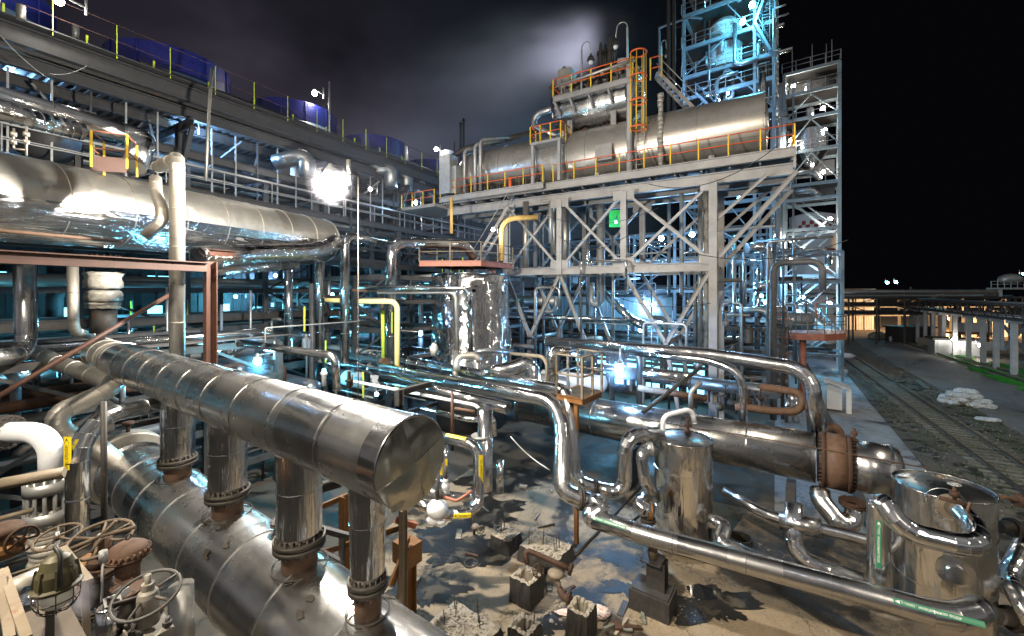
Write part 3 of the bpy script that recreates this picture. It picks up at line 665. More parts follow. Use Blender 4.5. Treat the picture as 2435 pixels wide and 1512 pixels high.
ice('biggest white ice-covered valve ball on the low pipes', [(bp(1292, 605, 12.2), .31, (1, 1, .9)), (bp(1265, 675, 12.2), .22, (1, .9, .9)), (bp(1320, 690, 12.2), .16, (1, 1, .8))])
ice('white ice-covered valve directly under the drum cap', [(bp(1240, 425, 13.2), .16, (1, 1, 1))])
ice('slim white ice-covered valve stack above the biggest ball', [(bp(1352, 445, 12.8), .12, (1, 1, 1.2)), (bp(1352, 405, 12.8), .09, (1, 1, 1)), (bp(1357, 490, 12.8), .11, (1, 1, 1.3))])
for k, (x0, y0, x1, y1, r, lb) in enumerate(((1320, 140, 1330, 400, .07, 'short'), (1350, 160, 1355, 380, .08, 'slightly longer'))):
    o = pipe(lb+' upright shiny pipe with a yellow label above the frosted valves', [bp(x0, y0), bp(x1, y1)], r, mirror, seam=.6, n=14)
    label_on(o, bp((x0+x1)/2+k*6, 300), ZZ, Vector((0, -1, 0)), .5, .08, signyel, '', signblack, r, False)
mb = MB(); p = bp(1300, 520, 12.4); mb.sphere(p, .2, 12, 8, (1, 1, .8), .12); mb.cyl(p-Vector((.3, 0, 0)), p+Vector((.35, 0, .02)), .07, 10); o = mb.build('valve', iron); tag(o, 'dark rusty valve body between the frosted balls', 'valve')
o = pipe('tan square drain arm with a yellow label right of the frosted valve', [bp(1340, 520, 12.2), bp(1430, 550, 12), bp(1540, 480, 12)], .045, salmon, 'pipe', 'drain_pipe', br=.05, seam=0, n=8)
th = thing('gate_valve', 'small rusty gate valve with a handwheel standing on the yard left of the rebar block', 'valve', Wz(1127, 1290, 0))
MB().cyl(Wz(1127, 1270, 0), W(1127, 1215, 14.2), .05, 10).build('stem', tan, th)
MB().sphere(bp(1565, 735, 14.2), .14, 12, 8, (1, 1, .8)).build('valve_body', tan, th)
MB().wheel(bp(1605, 755, 14.1), Vector((.5, -.85, 0)), .13, .016).build('handwheel', tan, th)
# small upright filter vessels
th = thing('filter_vessel', 'slim mirror filter vessel with a pale flat lid behind the pipe loop', 'vessel', bp(1620, 490, 14))
MB().lathe(bp(1635, 480, 14), ZZ, [(0, .05), (.06, .24), (2.75, .26)], 26).build('shell', mirror, th)
MB().lathe(bp(1607, 90, 14), ZZ, [(0, .34), (.05, .34)], 30).build('lid', galv, th)
o = pipe('short mirror cylinder hanging right of the slim filter vessel', [bp(1740, 490, 14.3), bp(1740, 260, 14.3)], .12, mirror, 'vessel', 'filter_cylinder', seam=0)

# ------------------------------------------------------------------ the two parallel pipes with big elbows
def AP(px, b, z): return Xb(px, b, z)
o = pipe('nearer of two parallel mirror pipes, elbowing down beside the drum cap toward the labelled pipe', [W(700, 838, 27.5), W(1313, 952, 14.9), W(1338, 1010, 14.3), T(11, 350, 470, 13.3), T(11, 480, 540, 13.1), T(11, 640, 560, 13.1), T(11, 560, 660, 12.9), ], .27, mirror, br=.55, seam=1.0, n=26)
flange(o, T(11, 487, 532, 13.1), Vector((1, .1, -.15)), .34, iron, .06)
o = pipe('farther of two parallel mirror pipes, dropping into the U-bend by the small tank', [W(850, 836, 27), W(1350, 930, 15.5), W(1352, 990, 15.0), T(11, 455, 410, 14.6), T(11, 590, 460, 14.4), T(11, 800, 500, 14.4), T(11, 808, 70, 14.5), T(11, 1060, 75, 14.9)], .25, mirror, br=.62, seam=1.0, n=26)
flange(o, T(11, 590, 460, 14.4), Vector((1, .1, -.15)), .32, iron, .06)
flange(o, W(912, 863, 23), EA, .30, rustlite, .08)
# labelled heating-water pipe
LP = lambda px, dz=0, b=12.0: Xb(px, b, 2.2+dz)
o = pipe('long heating-water pipe with green labels running to the bottom right corner', [T(11, 560, 545, 12.95), T(11, 650, 590, 12.7), T(11, 540, 655, 12.55), T(11, 620, 690, 12.5)], .275, mirror, br=.5, seam=0, n=26)
tube_ = MB(); tube(tube_, [T(11, 585, 680, 12.5), Xz(1550, 11.6, 2.15), Xz(2275, 8.75, 2.1), Xz(2345, 8.95, 2.2), T(12, 1340, 1380, 9.9)], .265, .55, 30, 5, 1.9)
tube_.build('straight_run', sheet2 if 'sheet2' in globals() else sheet, o)
d = (Xz(2275, 8.75, 2.1)-Xz(1550, 11.6, 2.15)).normalized()
def onp(px, py): # point of the pipe axis under pixel column
    a0 = T(11, 585, 680, 12.5); b0 = Xz(1550, 11.6, 2.15); c0 = Xz(2275, 8.75, 2.1)
    best = None
    for (u, v) in ((a0, b0), (b0, c0)):
        for i in range(201):
            q = u.lerp(v, i/200); e = abs(1217+1000*q.x/q.y-px)
            if best is None or e < best[0]: best = (e, q, (v-u).normalized())
    return best[1], best[2]
for px in (1452, 2190+30):
    q, dd = onp(px, 0); label_on(o, q, dd, (Vector((0, 0, H))-q)+ZZ*2, 1.0 if px < 2000 else 1.4, .11, signgreen, 'Теплофикационная вода', signwhite, .265)
# second pipe with riser and loop over to the big tank
Z2 = 1.75
o = pipe('second insulated pipe rising beside the big tank and looping into its side', [T(11, 1400, 690, 13.9), T(11, 1530, 715, 13.6), T(11, 1475, 850, 13.2), T(11, 1600, 900, 12.9), Xb(1860, 13.0, 1.65), Xb(2089, 13.0, 1.7), Xb(2089, 13.0, 4.15), Xb(2128, 12.75, 3.75), Xb(2170, 12.75, 3.55), Xb(2325, 12.9, 3.5), Xb(2316, 13.9, 3.62), Xb(2266, 14.7, 3.65)], .225, mirror, br=.42, seam=1.3, n=28)
flange(o, Xb(2260, 14.6, 3.68), EB, .27, tan, .04)
label_on(o, Xb(2089, 13.0, 3.1), ZZ*-1, (Vector((0, 0, H))-Xb(2089, 13.0, 3.0)), 1.1, .10, signgreen, 'Теплофикационная вода', signwhite, .225)
q = Xb(1900, 13.0, 1.67); label_on(o, q, (Xb(2089, 13.0, 1.7)-Xb(1860, 13.0, 1.65)), Vector((0, -.6, 1)), 1.2, .12, signwhite, 'Теплофикационная вода', signgreen, .225)
# tanks
def vtank(c, r, ztop, label, lidtilt=0, valve=None):
    th = thing('storage_tank', label, 'tank', c)
    MB().lathe(c, ZZ, [(0, r), (ztop*.36, r), (ztop*.36+.004, r+.012), (ztop*.36+.03, r+.012), (ztop*.36+.034, r), (ztop*.72, r), (ztop*.72+.004, r+.012), (ztop*.72+.03, r+.012), (ztop*.72+.034, r), (ztop-.32, r), (ztop-.316, r+.015), (ztop, r+.02)], 72, caps=False).build('shell', mirror2t, th)
    MB().lathe(c+ZZ*(ztop-.06), ZZ, [(0, r), (.05, r*.93), (.13, r*.5), (.15, .01)], 56, sharp=False, caps=False).build('lid', lidm, th)
    MB().torus(c+ZZ*ztop, ZZ, r+.01, .02, 64, 6).build('rim', sheet, th)
    MB().bar(c+ZZ*(ztop+.02)-EA*r*.9, c+ZZ*(ztop+.08), .03, .02).bar(c+ZZ*(ztop+.08), c+ZZ*(ztop+.02)+EB*r*.9, .03, .02).build('lid_seam', dsteel, th)
    return th
mirror2t = clad('wrinkled_tank_cladding', (.80, .78, .74), .15, .75, .05, streak=(3.2, .45), dirt=.25, vary=.04, dent=.3)
lidm = clad('tank_lid_sheet', (.55, .55, .54), .25, .1, .02, dirt=.3, vary=.02, dent=.2)
th = vtank(Vector((6.06, 14.9, 0)), .96, 3.75, 'small upright mirror tank in the middle of the yard, with a conical lid')
c = Vector((6.06, 14.9, 0))
MB().lathe(c+Vector((.25, .2, 3.85)), ZZ, [(0, .12), (.1, .12), (.1, .06), (.25, .06), (.25, .13), (.33, .13), (.33, .05), (.5, .08)], 14).build('lid_valve', rust, th)
MB().lathe(c+Vector((-.75, -.1, 3.75)), ZZ, [(0, .12), (.1, .12), (.1, .06), (.3, .06)], 14).build('lid_nozzle', galv, th)
pipe('white frosted bend arching onto the lid of the small tank', [c+Vector((-.75, -.1, 3.9)), c+Vector((-.75, -.1, 4.55)), c+Vector((.35, .1, 4.75)), c+Vector((.45, .1, 4.25))], .085, frost, 'pipe', 'frosted_pipe', br=.25, seam=.2, n=14, gores=4)
th = vtank(Vector((11.4, 11.15, 0)), .98, 3.78, 'largest upright mirror tank at the bottom right corner')
c = Vector((11.4, 11.15, 0))
MB().lathe(c+Vector((0, 0, 0))+(-EB*.99)+EA*.05+ZZ*2.05, -EB, [(0, .36), (.015, .36), (.03, .20), (.2, .2)], 30).build('nozzle', sheet, th)
MB().torus(c-EB*.99+ZZ*3.66-EA*.12, EB, .38, .012, 30, 5).build('nozzle_ring', sheet, th)
th = thing('vent_valve', 'rusty vent valve with a wheel fixed at the lid edge of the big tank', 'valve', c+ZZ*3.7)
vp = T(12, 1330, 540, 9.85)
MB().cyl(vp, vp+ZZ*.33, .04, 10).lathe(vp+ZZ*.08, ZZ, [(0, .09), (.12, .09)], 12).build('valve_body', rust, th)
MB().cyl(vp+Vector((-.25, .1, .0)), vp+Vector((.2, -.12, -.08)), .045, 10).build('bend', rust, th)
MB().lathe(vp+Vector((.2, -.1, -.1)), Vector((.5, -.8, -.2)), [(0, .12), (.04, .12), (.04, .05), (.045, .03)], 18).build('blind_flange', rustlite, th)
MB().wheel(vp+ZZ*.36, ZZ, .11, .014).build('handwheel', galv, th)
th = thing('gate_valve', 'light rusty flanged valve sticking out over the far rim of the big tank', 'valve', T(12, 1740, 540, 11))
mb = MB(); tube(mb, [T(12, 1655, 520, 10.9), T(12, 1720, 530, 11), T(12, 1830, 560, 11)], .05, .1, 12, 0); mb.build('stub', rustlite, th)
MB().lathe(T(12, 1775, 548, 11), Vector((1, 0, -.1)), [(0, .16), (.06, .16), (.06, .1), (.12, .1), (.12, .16), (.18, .16)], 16).build('flange', rust, th)
# small-tank side pipes
o = pipe('bent mirror pipe leaving the left side of the small tank and returning lower down', [T(11, 1020, 180, 14.6), T(11, 915, 175, 14.3), T(11, 950, 440, 14.1), T(11, 1020, 500, 14.4)], .19, mirror, br=.42, seam=0, n=20)
flange(o, T(11, 985, 180, 14.5), Vector((1, 0, 0)), .25, galv, .05)
o = pipe('low mirror elbow at the left foot of the small tank with a rusty flange', [T(11, 985, 625, 13.9), T(11, 905, 590, 13.9), T(11, 950, 520, 14.6), T(11, 1020, 510, 15)], .25, mirror, br=.4, seam=0, n=22)
flange(o, T(11, 985, 625, 13.9), Vector((1, -.2, -.1)), .27, ochre, .05)
o = pipe('short dark drain pipe standing under the low mirror elbow', [T(11, 970, 760, 13.9), T(11, 970, 665, 13.9)], .12, iron, 'pipe', 'drain_pipe', seam=0); flange(o, T(11, 970, 685, 13.9), ZZ, .24, iron, .05, 10)
MB_ = MB().lathe(Wz(1759, 1310, 0), ZZ, [(0, .38), (.5, .38), (.5, .33), (.05, .33)], 30, caps=False); o = MB_.build('drum_stub', iron); tag(o, 'open dark pipe stub standing on the ground right of the small tank', 'pipe stub')

# ------------------------------------------------------------------ horizontal exchanger behind the tanks
b1 = 18.9; XE = lambda px, dz=0, db=0: Xb(px, b1+db, 2.88+dz)
mb = MB(); tube(mb, [XE(1245), XE(1938)], .88, n=56, gores=0, seam=2.2)
o = mb.build('heat_exchanger', sheet); tag(o, 'long horizontal exchanger behind the tanks, lying across the middle of the yard', 'heat exchanger')
p0 = XE(1942); d = EA
MB().lathe(p0, d, [(0, .80), (.30, .80)], 48).build('gap_ring', iron, o)
for t in (.06, .78):
    pc = XE(1952)+d*t; mb = MB(); mb.lathe(pc-d*.06, d, [(0, .98), (.12, .98)], 56)
    for i in range(36):
        a = 2*pi*i/36; q = pc+(EB*cos(a)+ZZ*sin(a))*.90; mb.cyl(q-d*.14, q+d*.14, .028, 6)
    mb.build('girth_flange', rust, o)
MB().lathe(XE(1952)+d*.12, d, [(0, .95), (.60, .95)], 56).build('rusty_band', rustlite, o)
mb = MB(); tube(mb, [XE(2008), XE(2120)], .86, n=56, gores=0, seam=1.1); mb.lathe(XE(2120), d, [(0, .86), (.18, .75), (.30, .4), (.34, .01)], 48, sharp=False, caps=False); mb.build('channel_head', sheet, o)
MB().lathe(XE(2030)+ZZ*.84, ZZ, [(0, .14), (.05, .14), (.05, .05), (.2, .05), (.2, .1), (.3, .1), (.35, .04), (.42, .06)], 12).build('vent_valve', rust, o)
for px in (1500, 1880):
    mb = MB(); c = XE(px, -1.3); mb.box(Vector((c.x, c.y, .85)), EA*.15, EB*.6, ZZ*.85); mb.build('saddle', msteel, o)
pipe('thin orange cable rail running along the upper side of the horizontal exchanger', [XE(1520, .55, -.75), XE(1835, .6, -.8), XE(2210, .55, -.75)], .02, rustlite, 'rod', 'guide_rod', seam=0, n=6)
# pipes under the exchanger head
o = pipe('blue-tinted mirror pipe hooking up into the underside of the exchanger head', [T(12, 370, 470, 14.6), T(12, 370, 540, 14.4), T(12, 520, 725, 13.8), T(12, 600, 700, 13.9), T(12, 605, 590, 14.2)], .30, mirror, br=.5, seam=.7, n=24)
flange(o, T(12, 607, 565, 14.2), ZZ, .40, rust, .06)
o = pipe('mirror pipe with a fat insulated valve box, low behind the second pipe', [T(12, -310, 480, 14.9), T(12, 0, 655, 13.6), T(12, 800, 850, 12.2), T(12, 920, 905, 12.0)], .17, mirror, seam=1.0, n=20)
MB().cyl(T(12, 80, 688, 13.3), T(12, 385, 750, 12.7), .27, 30).build('valve_box', sheet, o)
pipe('black-shadowed mirror pipe dropping through the valve box and running along the ground', [T(12, 185, 560, 13.2), T(12, 185, 950, 12.9), T(12, 680, 1130, 11.9)], .25, mirror, br=.5, seam=0, n=24)
# right-edge dark pipes behind the big tank
pipe('dark slanting pipe at the right edge behind the big tank', [T(12, 1890, 740, 11.5), T(12, 1720, 1080, 10.8), T(12, 1720, 1130, 10.6), T(12, 1900, 1420, 9.6)], .21, mirror, br=.3, seam=.7, n=20)
o = pipe('black flanged pipe leaving the big tank at the right edge, upper', [T(12, 1640, 730, 11.2), T(12, 1900, 745, 11.4)], .15, iron, seam=0); flange(o, T(12, 1745, 738, 11.3), Vector((1, 0, 0)), .24, iron)
o = pipe('black flanged pipe leaving the big tank at the right edge, lower', [T(12, 1640, 1370, 10.2), T(12, 1900, 1420, 10.4)], .18, iron, seam=0); flange(o, T(12, 1735, 1390, 10.3), Vector((1, 0, 0)), .28, iron)

# ------------------------------------------------------------------ yard: piers, rebar blocks, pedestal, debris
def block(c, hx, hy, h, m, label, rebar=0, hollow=False, name='concrete_block', ang=0):
    x = (EA*cos(ang)+EB*sin(ang)); y = (EB*cos(ang)-EA*sin(ang)); th = thing(name, label, 'concrete block', c)
    mb = MB(); NX = 9; top = []
    # rough, crumbled top over tarred sides
    def edge(k, z, s=1.0, j=0):
        pts = []
        for (u0, v0, u1, v1) in ((-1, -1, 1, -1), (1, -1, 1, 1), (1, 1, -1, 1), (-1, 1, -1, -1)):
            for i in range(NX):
                f = i/NX; u = u0+(u1-u0)*f; v = v0+(v1-v0)*f
                pts.append(c+x*(u*hx*s+random.uniform(-j, j))+y*(v*hy*s+random.uniform(-j, j))+ZZ*(z+random.uniform(-j, j)*1.3))
        b = len(mb.v); mb.v += pts; return b
    n = 4*NX; r0 = edge(0, 0, 1.03, .01); r1 = edge(0, h*.55, 1.0, .015); r2 = edge(0, h, .95, .022)
    for A, B in ((r0, r1), (r1, r2)):
        for i in range(n): mb.face((A+i, A+(i+1) % n, B+(i+1) % n, B+i), False, None, 0)
    prev = r2
    for s, dz in ((.8, .02), (.55, .0 if not hollow else -.02), (.45 if hollow else .3, .02 if not hollow else -.35), (.02, .03 if not hollow else -.4)):
        r = edge(0, h+dz, s, .028)
        for i in range(n): mb.face((prev+i, prev+(i+1) % n, r+(i+1) % n, r+i), False, None, 1)
        prev = r
    mb.build('block_body', [m, conc], th)
    if not hollow:
        mb = MB()
        for i in range(140):
            q = c+x*random.uniform(-.9, .9)*hx+y*random.uniform(-.9, .9)*hy+ZZ*(h+.02); mb.sphere(q, random.uniform(.02, .055), 5, 3, (1, 1, .7), .2, False)
        o_ = mb.build('rubble', conc, th); o_['kind'] = 'stuff'
    for i in range(rebar):
        q = c+x*hx*random.uniform(-.7, .7)+y*hy*random.uniform(-.6, .6)+ZZ*(h-.1); MB().cyl(q, q+ZZ*random.uniform(.45, .75)+x*random.uniform(-.05, .05), .014, 6).build('rebar', iron, th)
    return th
block(Wz(1290, 1340, 0)+EB*.2, .75, .55, .5, tar, 'wide crumbling concrete block with four rebars, under the bent flanged pipe', 5)
block(Wz(1252, 1425, 0), .36, .36, .72, tar, 'black-tarred hollow concrete pier left of the round grey disc', 0, True)
block(Wz(1382, 1512, 0), .30, .30, .78, tar, 'black-tarred hollow pier beside the red and white bag', 0, True)
block(Wz(1247, 1530, 0), .32, .32, .50, tar, 'crumbling hollow pier cut by the bottom edge of the photo', 2, True)
block(Wz(1100, 1520, 0), .85, .6, .32, tar, 'low wide concrete block with four rebars at the bottom, right of the ochre stand', 5)
block(Wz(1203, 1303, 0), .40, .4, .52, tar, 'small concrete block with rebars near the gate valve', 4)
th = thing('pipe_support', 'dark steel saddle on a tarred concrete pier carrying the labelled pipe', 'pipe support', Wz(1550, 1462, 0))
c = Wz(1552, 1445, 0)
MB().box(c+ZZ*.28, EA*.55, EB*.42, ZZ*.28).build('pier', tar, th)
MB().box(c+ZZ*.95+EA*.1-EB*.1, EA*.25, EB*.015, ZZ*.42).build('gusset', dsteel, th)
MB().box(c+ZZ*.95+EA*.1+EB*.25, EA*.25, EB*.015, ZZ*.42).build('gusset', dsteel, th)
MB().box(c+ZZ*1.39, EA*.28, EB*.3, ZZ*.02).build('top_plate', dsteel, th); MB().box(c+ZZ*.58, EA*.5, EB*.35, ZZ*.02).build('base_plate', dsteel, th)
q = Xz(1550, 11.6, 1.95); MB().cyl(Vector((c.x, c.y, 1.4)), Vector((c.x, c.y+.05, 2.1)), .13, 16).build('post', tan, th)
o = pipe('bent rusty pipe with an open flange lying across the concrete block', [T(11, 110, 1000, 12.2), T(11, 85, 890, 12.4), T(11, 250, 960, 12.2), T(11, 415, 1035, 11.9)], .075, rust, 'pipe', 'scrap_pipe', br=.2, seam=0, n=14, gores=0)
flange(o, T(11, 418, 1037, 11.9), T(11, 415, 1035, 11.9)-T(11, 250, 960, 12.2), .16, rust, .03, 8)
th = thing('level_gauge', 'round grey disc valve standing on a flanged stem between the two piers', 'valve', Wz(1345, 1420, 0))
MB().sphere(T(11, 313, 1065, 12), .24, 20, 10, (1, 1, .45)).build('disc_cover', tan, th)
MB().cyl(T(11, 340, 1180, 11.8), T(11, 318, 1080, 12), .07, 12).build('stem', tan, th)
mb = MB(); tube(mb, [T(11, 340, 1180, 11.8), T(11, 370, 1240, 11.6), T(11, 430, 1260, 11.3)], .10, .15, 12, 4); mb.build('body', rust, th)
flange(th, T(11, 405, 1245, 11.4), Vector((.9, -.4, 0)), .17, rust, .03, 8)
MB().wheel(T(11, 187, 1045, 12.1), Vector((.3, -.8, .3)), .17, .018).build('handwheel', rust, th)
def bag(c, r, m, label, name='plastic_bag', sq=(1, .8, .5), jit=.12):
    mb = MB().sphere(c, r, 22, 12, sq, jit, False); o = mb.build(name, m); tag(o, label, 'bag'); return o
bag(Wz(1426, 1455, .1), .27, redfilm, 'crumpled red and white plastic bag behind the tarred pier')
bag(Wz(1345, 1455, .05), .2, redfilm, 'scrap of white film lying left of the tarred pier', 'film_scrap', (1.3, .6, .15), .25)
mb = MB().torus(Wz(1120, 1338, .02), ZZ, .22, .03, 20, 6); o = mb.build('iron_ring', iron); tag(o, 'dark iron ring lying on the concrete yard', 'ring')
def rod(p, q, label, r=.025): return pipe(label, [p, q], r, iron, 'rod', 'steel_rod', seam=0, n=6)
rod(Wz(1530, 1150, .05), Wz(1345, 1345, .05), 'long dark rail lying diagonally across the concrete yard', .05)
rod(Wz(1520, 1225, .05), Wz(1475, 1262, .05), 'short dark rail parallel to the long one on the yard', .04)
mb = MB()
hp = [Wz(1217-25, 980+190, 3.2)]
pipe('slack white cable sagging in front of the parallel pipes', [T(11, -10, 90, 14.5), T(11, 80, 190, 14.3), T(11, 170, 265, 14.2), T(11, 270, 330, 14)], .02, frost, 'cable', 'cable', br=.6, seam=0, n=6, gores=0)
# oil stains, each with its own ragged outline
random.seed(17)
for (x, y, r) in ((1075, 1300, 1.3), (1150, 1220, 1.3), (1200, 1140, 1.6), (1000, 1400, .8), (1690, 1440, .9), (1290, 1490, .5), (1490, 1400, .5), (1450, 1330, .3), (1400, 1100, 1.4), (1390, 1425, .4)):
    c = Wz(x, y, 0); n = 90; k1, k2, k3 = [random.uniform(0, 6) for _ in range(3)]; pts = []
    for i in range(n):
        a = 2*pi*i/n; q = r*(1+.28*sin(2*a+k1)+.18*sin(5*a+k2)+.10*sin(9*a+k3)+random.uniform(-.13, .13)); pts.append((c.x+cos(a)*q*1.3, c.y+sin(a)*q*.8))
    struct('oil_stain', sheet_(pts, .018+.0009*int(x % 7)), stainm)
# stones and rubble on the yard, one object: nobody could count them
mb = MB()
for i in range(4200):
    a, b = random.choice(((-6, 8, 8, 17), (-8, -1, 9, 16)))[:2], None
    p = G(random.uniform(-7, 10), random.uniform(8, 17.5), .01)
    if sin(p.x*1.7)+sin(p.y*1.3+p.x) < .3: continue
    mb.sphere(p, random.uniform(.01, .035)*(1 if random.random() < .9 else 2.4), 5, 3, (1, 1, .6), .3, False)
for i in range(1800):
    p = TR(random.uniform(-2.5, 4), random.uniform(-18, 30), .02); mb.sphere(p, random.uniform(.015, .06), 5, 3, (1, 1, .6), .25, False)
o = mb.build('gravel', conc); tag(o, 'loose stones and grit strewn over the yard and the track bed', 'gravel', kind='stuff')
struct('puddle', sheet_([Wz(1630, 1395, 0), Wz(1660, 1388, 0), Wz(1700, 1405, 0), Wz(1706, 1425, 0), Wz(1660, 1432, 0), Wz(1640, 1415, 0)], .022), (lambda m: (setattr(m[2].inputs['Roughness'], 'default_value', .06), setattr(m[2].inputs['Base Color'], 'default_value', (.01, .012, .015, 1)), m[0])[2])(newmat('puddle_water')))
# ------------------------------------------------------------------ lower-left valve cluster, explosion-proof lamp and platform
V = lambda x, y, Y: T(9, x, y, Y)
th = thing('control_valve', 'big rusty control valve with a mushroom-shaped actuator and chalk writing, in front of the shell', 'valve', V(910, 1180, 4.7))
c = V(915, 900, 4.7)
MB().lathe(c-ZZ*.04, ZZ+Vector((.12, -.05, 0)), [(0, .2), (.018, .2), (.022, .18), (.07, .172), (.10, .135), (.12, .06), (.122, .0)], 40, sharp=False, caps=True).build('actuator_dome', rust, th)
mb = MB()
for i in range(22):
    a = 2*pi*i/22; q = c+Vector((cos(a)*.19, sin(a)*.19, -.01)); mb.cyl(q-ZZ*.035, q+ZZ*.02, .012, 6)
mb.lathe(c-ZZ*.07, ZZ, [(0, .2), (.022, .2)], 40); mb.build('actuator_rim', rust, th)
MB().torus(c+ZZ*.15, Vector((1, 0, 0)), .03, .007, 14, 5).build('lifting_eye', iron, th)
MB().lathe(c-ZZ*.72, ZZ, [(0, .17), (.05, .14), (.12, .105), (.40, .11), (.405, .12), (.42, .12), (.425, .11), (.66, .12)], 30).build('yoke_body', rust, th)
MB().lathe(c-ZZ*.98, ZZ, [(0, .16), (.26, .17)], 24).build('lower_body', iron, th)
chalk = paint('chalk_writing', (.55, .5, .42), .9, 0, var=.5)
def textobj(txt, size, c, dirx, up, m, par, depth=0, r=None):
    cu = bpy.data.curves.new('chalk_mark', 'FONT'); cu.body = txt; cu.size = size; cu.align_x = 'CENTER'; cu.align_y = 'CENTER'
    to = bpy.data.objects.new('t', cu); C.objects.link(to)
    me = bpy.data.meshes.new_from_object(to.evaluated_get(bpy.context.evaluated_depsgraph_get())); C.objects.unlink(to); bpy.data.objects.remove(to)
    n_ = dirx.cross(up).normalized()
    for v in me.vertices:
        x, y = v.co.x, v.co.y
        v.co = c+dirx*((r*sin(x/r)) if r else x)+up*y+n_*((r*cos(x/r)) if r else 0)
    me.materials.clear(); me.materials.append(m); t2 = bpy.data.objects.new('chalk_mark', me); C.objects.link(t2); t2.parent = par
    if par.type == 'EMPTY': t2.matrix_parent_inverse = par.matrix_world.inverted()
    return t2
vd = (Vector((0, 0, H))-c); vd.z = 0; vd.normalize(); rx = Vector((-vd.y, vd.x, 0))
textobj('ПС-36А', .06, c-ZZ*.2, rx, ZZ, chalk, th, r=.113); textobj('1', .06, c-ZZ*.29, rx, ZZ, chalk, th, r=.113)
def hw(label, c, ax, r, t, bonnet, mat=rust, sp=5, zb=.5, extra=None):
    th = thing('handwheel_valve', label, 'valve', c-ZZ*zb)
    MB().wheel(c, ax, r*.9, t*.85, sp).build('handwheel', mat, th)
    MB().cyl(c-ZZ*zb, c+ZZ*.06, t*1.1, 10).build('spindle', galv, th)
    MB().lathe(c-ZZ*(zb+.25), ZZ, [(0, bonnet*1.5), (.05, bonnet*1.5), (.05, bonnet), (.25+zb*.5, bonnet*.8), (.25+zb*.6, bonnet*.35)], 20).build('bonnet', mat, th)
    return th
tanm = paint('dusty_tan_iron', (.11, .08, .055), .7, .15, var=.4, rust=(.12, .07, .04), rustamt=.3, scale=6)
hw('small tan handwheel behind the olive lamp', V(410, 805, 5.2), Vector((.05, -.25, 1)), .235, .018, .07, tanm)
th = hw('largest tan handwheel with clamp arms, left of the mushroom actuator', V(715, 820, 5.0), Vector((.1, -.25, 1)), .33, .022, .13, tanm, 6)
for (x0, y0, x1, y1) in ((470, 905, 720, 800), (650, 920, 730, 805), (720, 800, 830, 690), (720, 800, 970, 735)):
    MB().cyl(V(x0, y0, 4.85), V(x1, y1, 4.95), .022, 8).build('clamp_arm', tanm, th)
MB().box(V(735, 1050, 5.2), Vector((.22, 0, 0)), Vector((0, .2, 0)), ZZ*.2).build('valve_block', ochre, th)
MB().lathe(V(735, 1010, 5.0), ZZ, [(0, .14), (.1, .14), (.15, .10), (.35, .08)], 22).build('valve_neck', rust, th)
hw('steel-grey handwheel with a bolted pale bonnet at the bottom, in front of the big shell', V(1045, 1215, 4.0), Vector((.1, -.28, 1)), .285, .018, .02, dsteel, 5, .12)
beige = paint('dusty_beige_iron', (.20, .185, .16), .6, .1, var=.4, rust=(.09, .06, .04), rustamt=.3, scale=7, bump=.4)
th = thing('valve_bonnet', 'pale bolted valve bonnet under the steel-grey handwheel', 'valve', V(1060, 1500, 4))
MB().lathe(V(1055, 1420, 4.0), ZZ, [(0, .09), (.26, .085), (.30, .075), (.32, .05), (.38, .05), (.38, .025), (.46, .025)], 26).build('bonnet', beige, th)
MB().box(V(1060, 1450, 4.0)-ZZ*.06, EA*.17, EB*.15, ZZ*.05).build('bonnet_flange', beige, th)
for (i, j) in ((-1, -1), (-1, 1), (1, -1), (1, 1), (0, -1)):
    q = V(1060, 1450, 4.0)+EA*.13*i+EB*.11*j+ZZ*.01; MB().lathe(q, ZZ, [(0, .04), (.04, .04), (.04, .02), (.08, .02)], 6).build('bolt', dsteel, th)
th = thing('handwheel_valve', 'small rusty valve with an upright handwheel and pear-shaped dome at the left edge', 'valve', V(40, 960, 5.5))
MB().wheel(V(158, 825, 5.5), Vector((1, -.3, 0)), .16, .016).build('handwheel', rust, th)
MB().sphere(V(30, 755, 5.5), .2, 20, 10, (1, 1, .45)).build('dome', rust, th)
MB().cyl(V(30, 870, 5.5), V(30, 770, 5.5), .07, 12).cyl(V(20, 860, 5.5), V(150, 845, 5.5), .05, 10).build('valve_body', rust, th)
MB().lathe(V(35, 945, 5.5), ZZ, [(0, .12), (.1, .2), (.16, .2), (.22, .08)], 18).build('lower_body', ochre, th)
th = thing('cabinet_lamp', 'olive explosion-proof lamp with a glass globe in a wire cage, on a dark post', 'lamp', V(355, 1600, 3.2))
c = V(405, 1080, 3.2)
MB().lathe(c-ZZ*.085, ZZ+Vector((0, 0, 0)), [(0, .14), (.02, .145), (.03, .12), (.12, .118), (.16, .10), (.22, .08), (.25, .04), (.255, .0)], 12).build('housing', olive, th)
for i in range(8):
    a = 2*pi*i/8; MB().bar(c+Vector((cos(a)*.12, sin(a)*.12, -.05)), c+Vector((cos(a)*.10, sin(a)*.10, .08)), .012, .03, Vector((cos(a), sin(a), 0))).build('cooling_rib', olive, th)
mb = MB(); tube(mb, [c+Vector((-.02, .02, .17)), c+Vector((.0, -.02, .24)), c+Vector((.08, -.05, .2)), c+Vector((.11, -.08, -.03))], .014, .05, 8, 0); mb.build('supply_cable', rubber, th)
gl, nt_, b_ = newmat('frosted_lamp_glass'); b_.inputs['Base Color'].default_value = (.75, .73, .68, 1); b_.inputs['Roughness'].default_value = .12; b_.inputs['Transmission Weight'].default_value = .35
MB().sphere(c-ZZ*.15, .105, 18, 10, (1, 1, .95)).build('glass_globe', gl, th)
mb = MB()
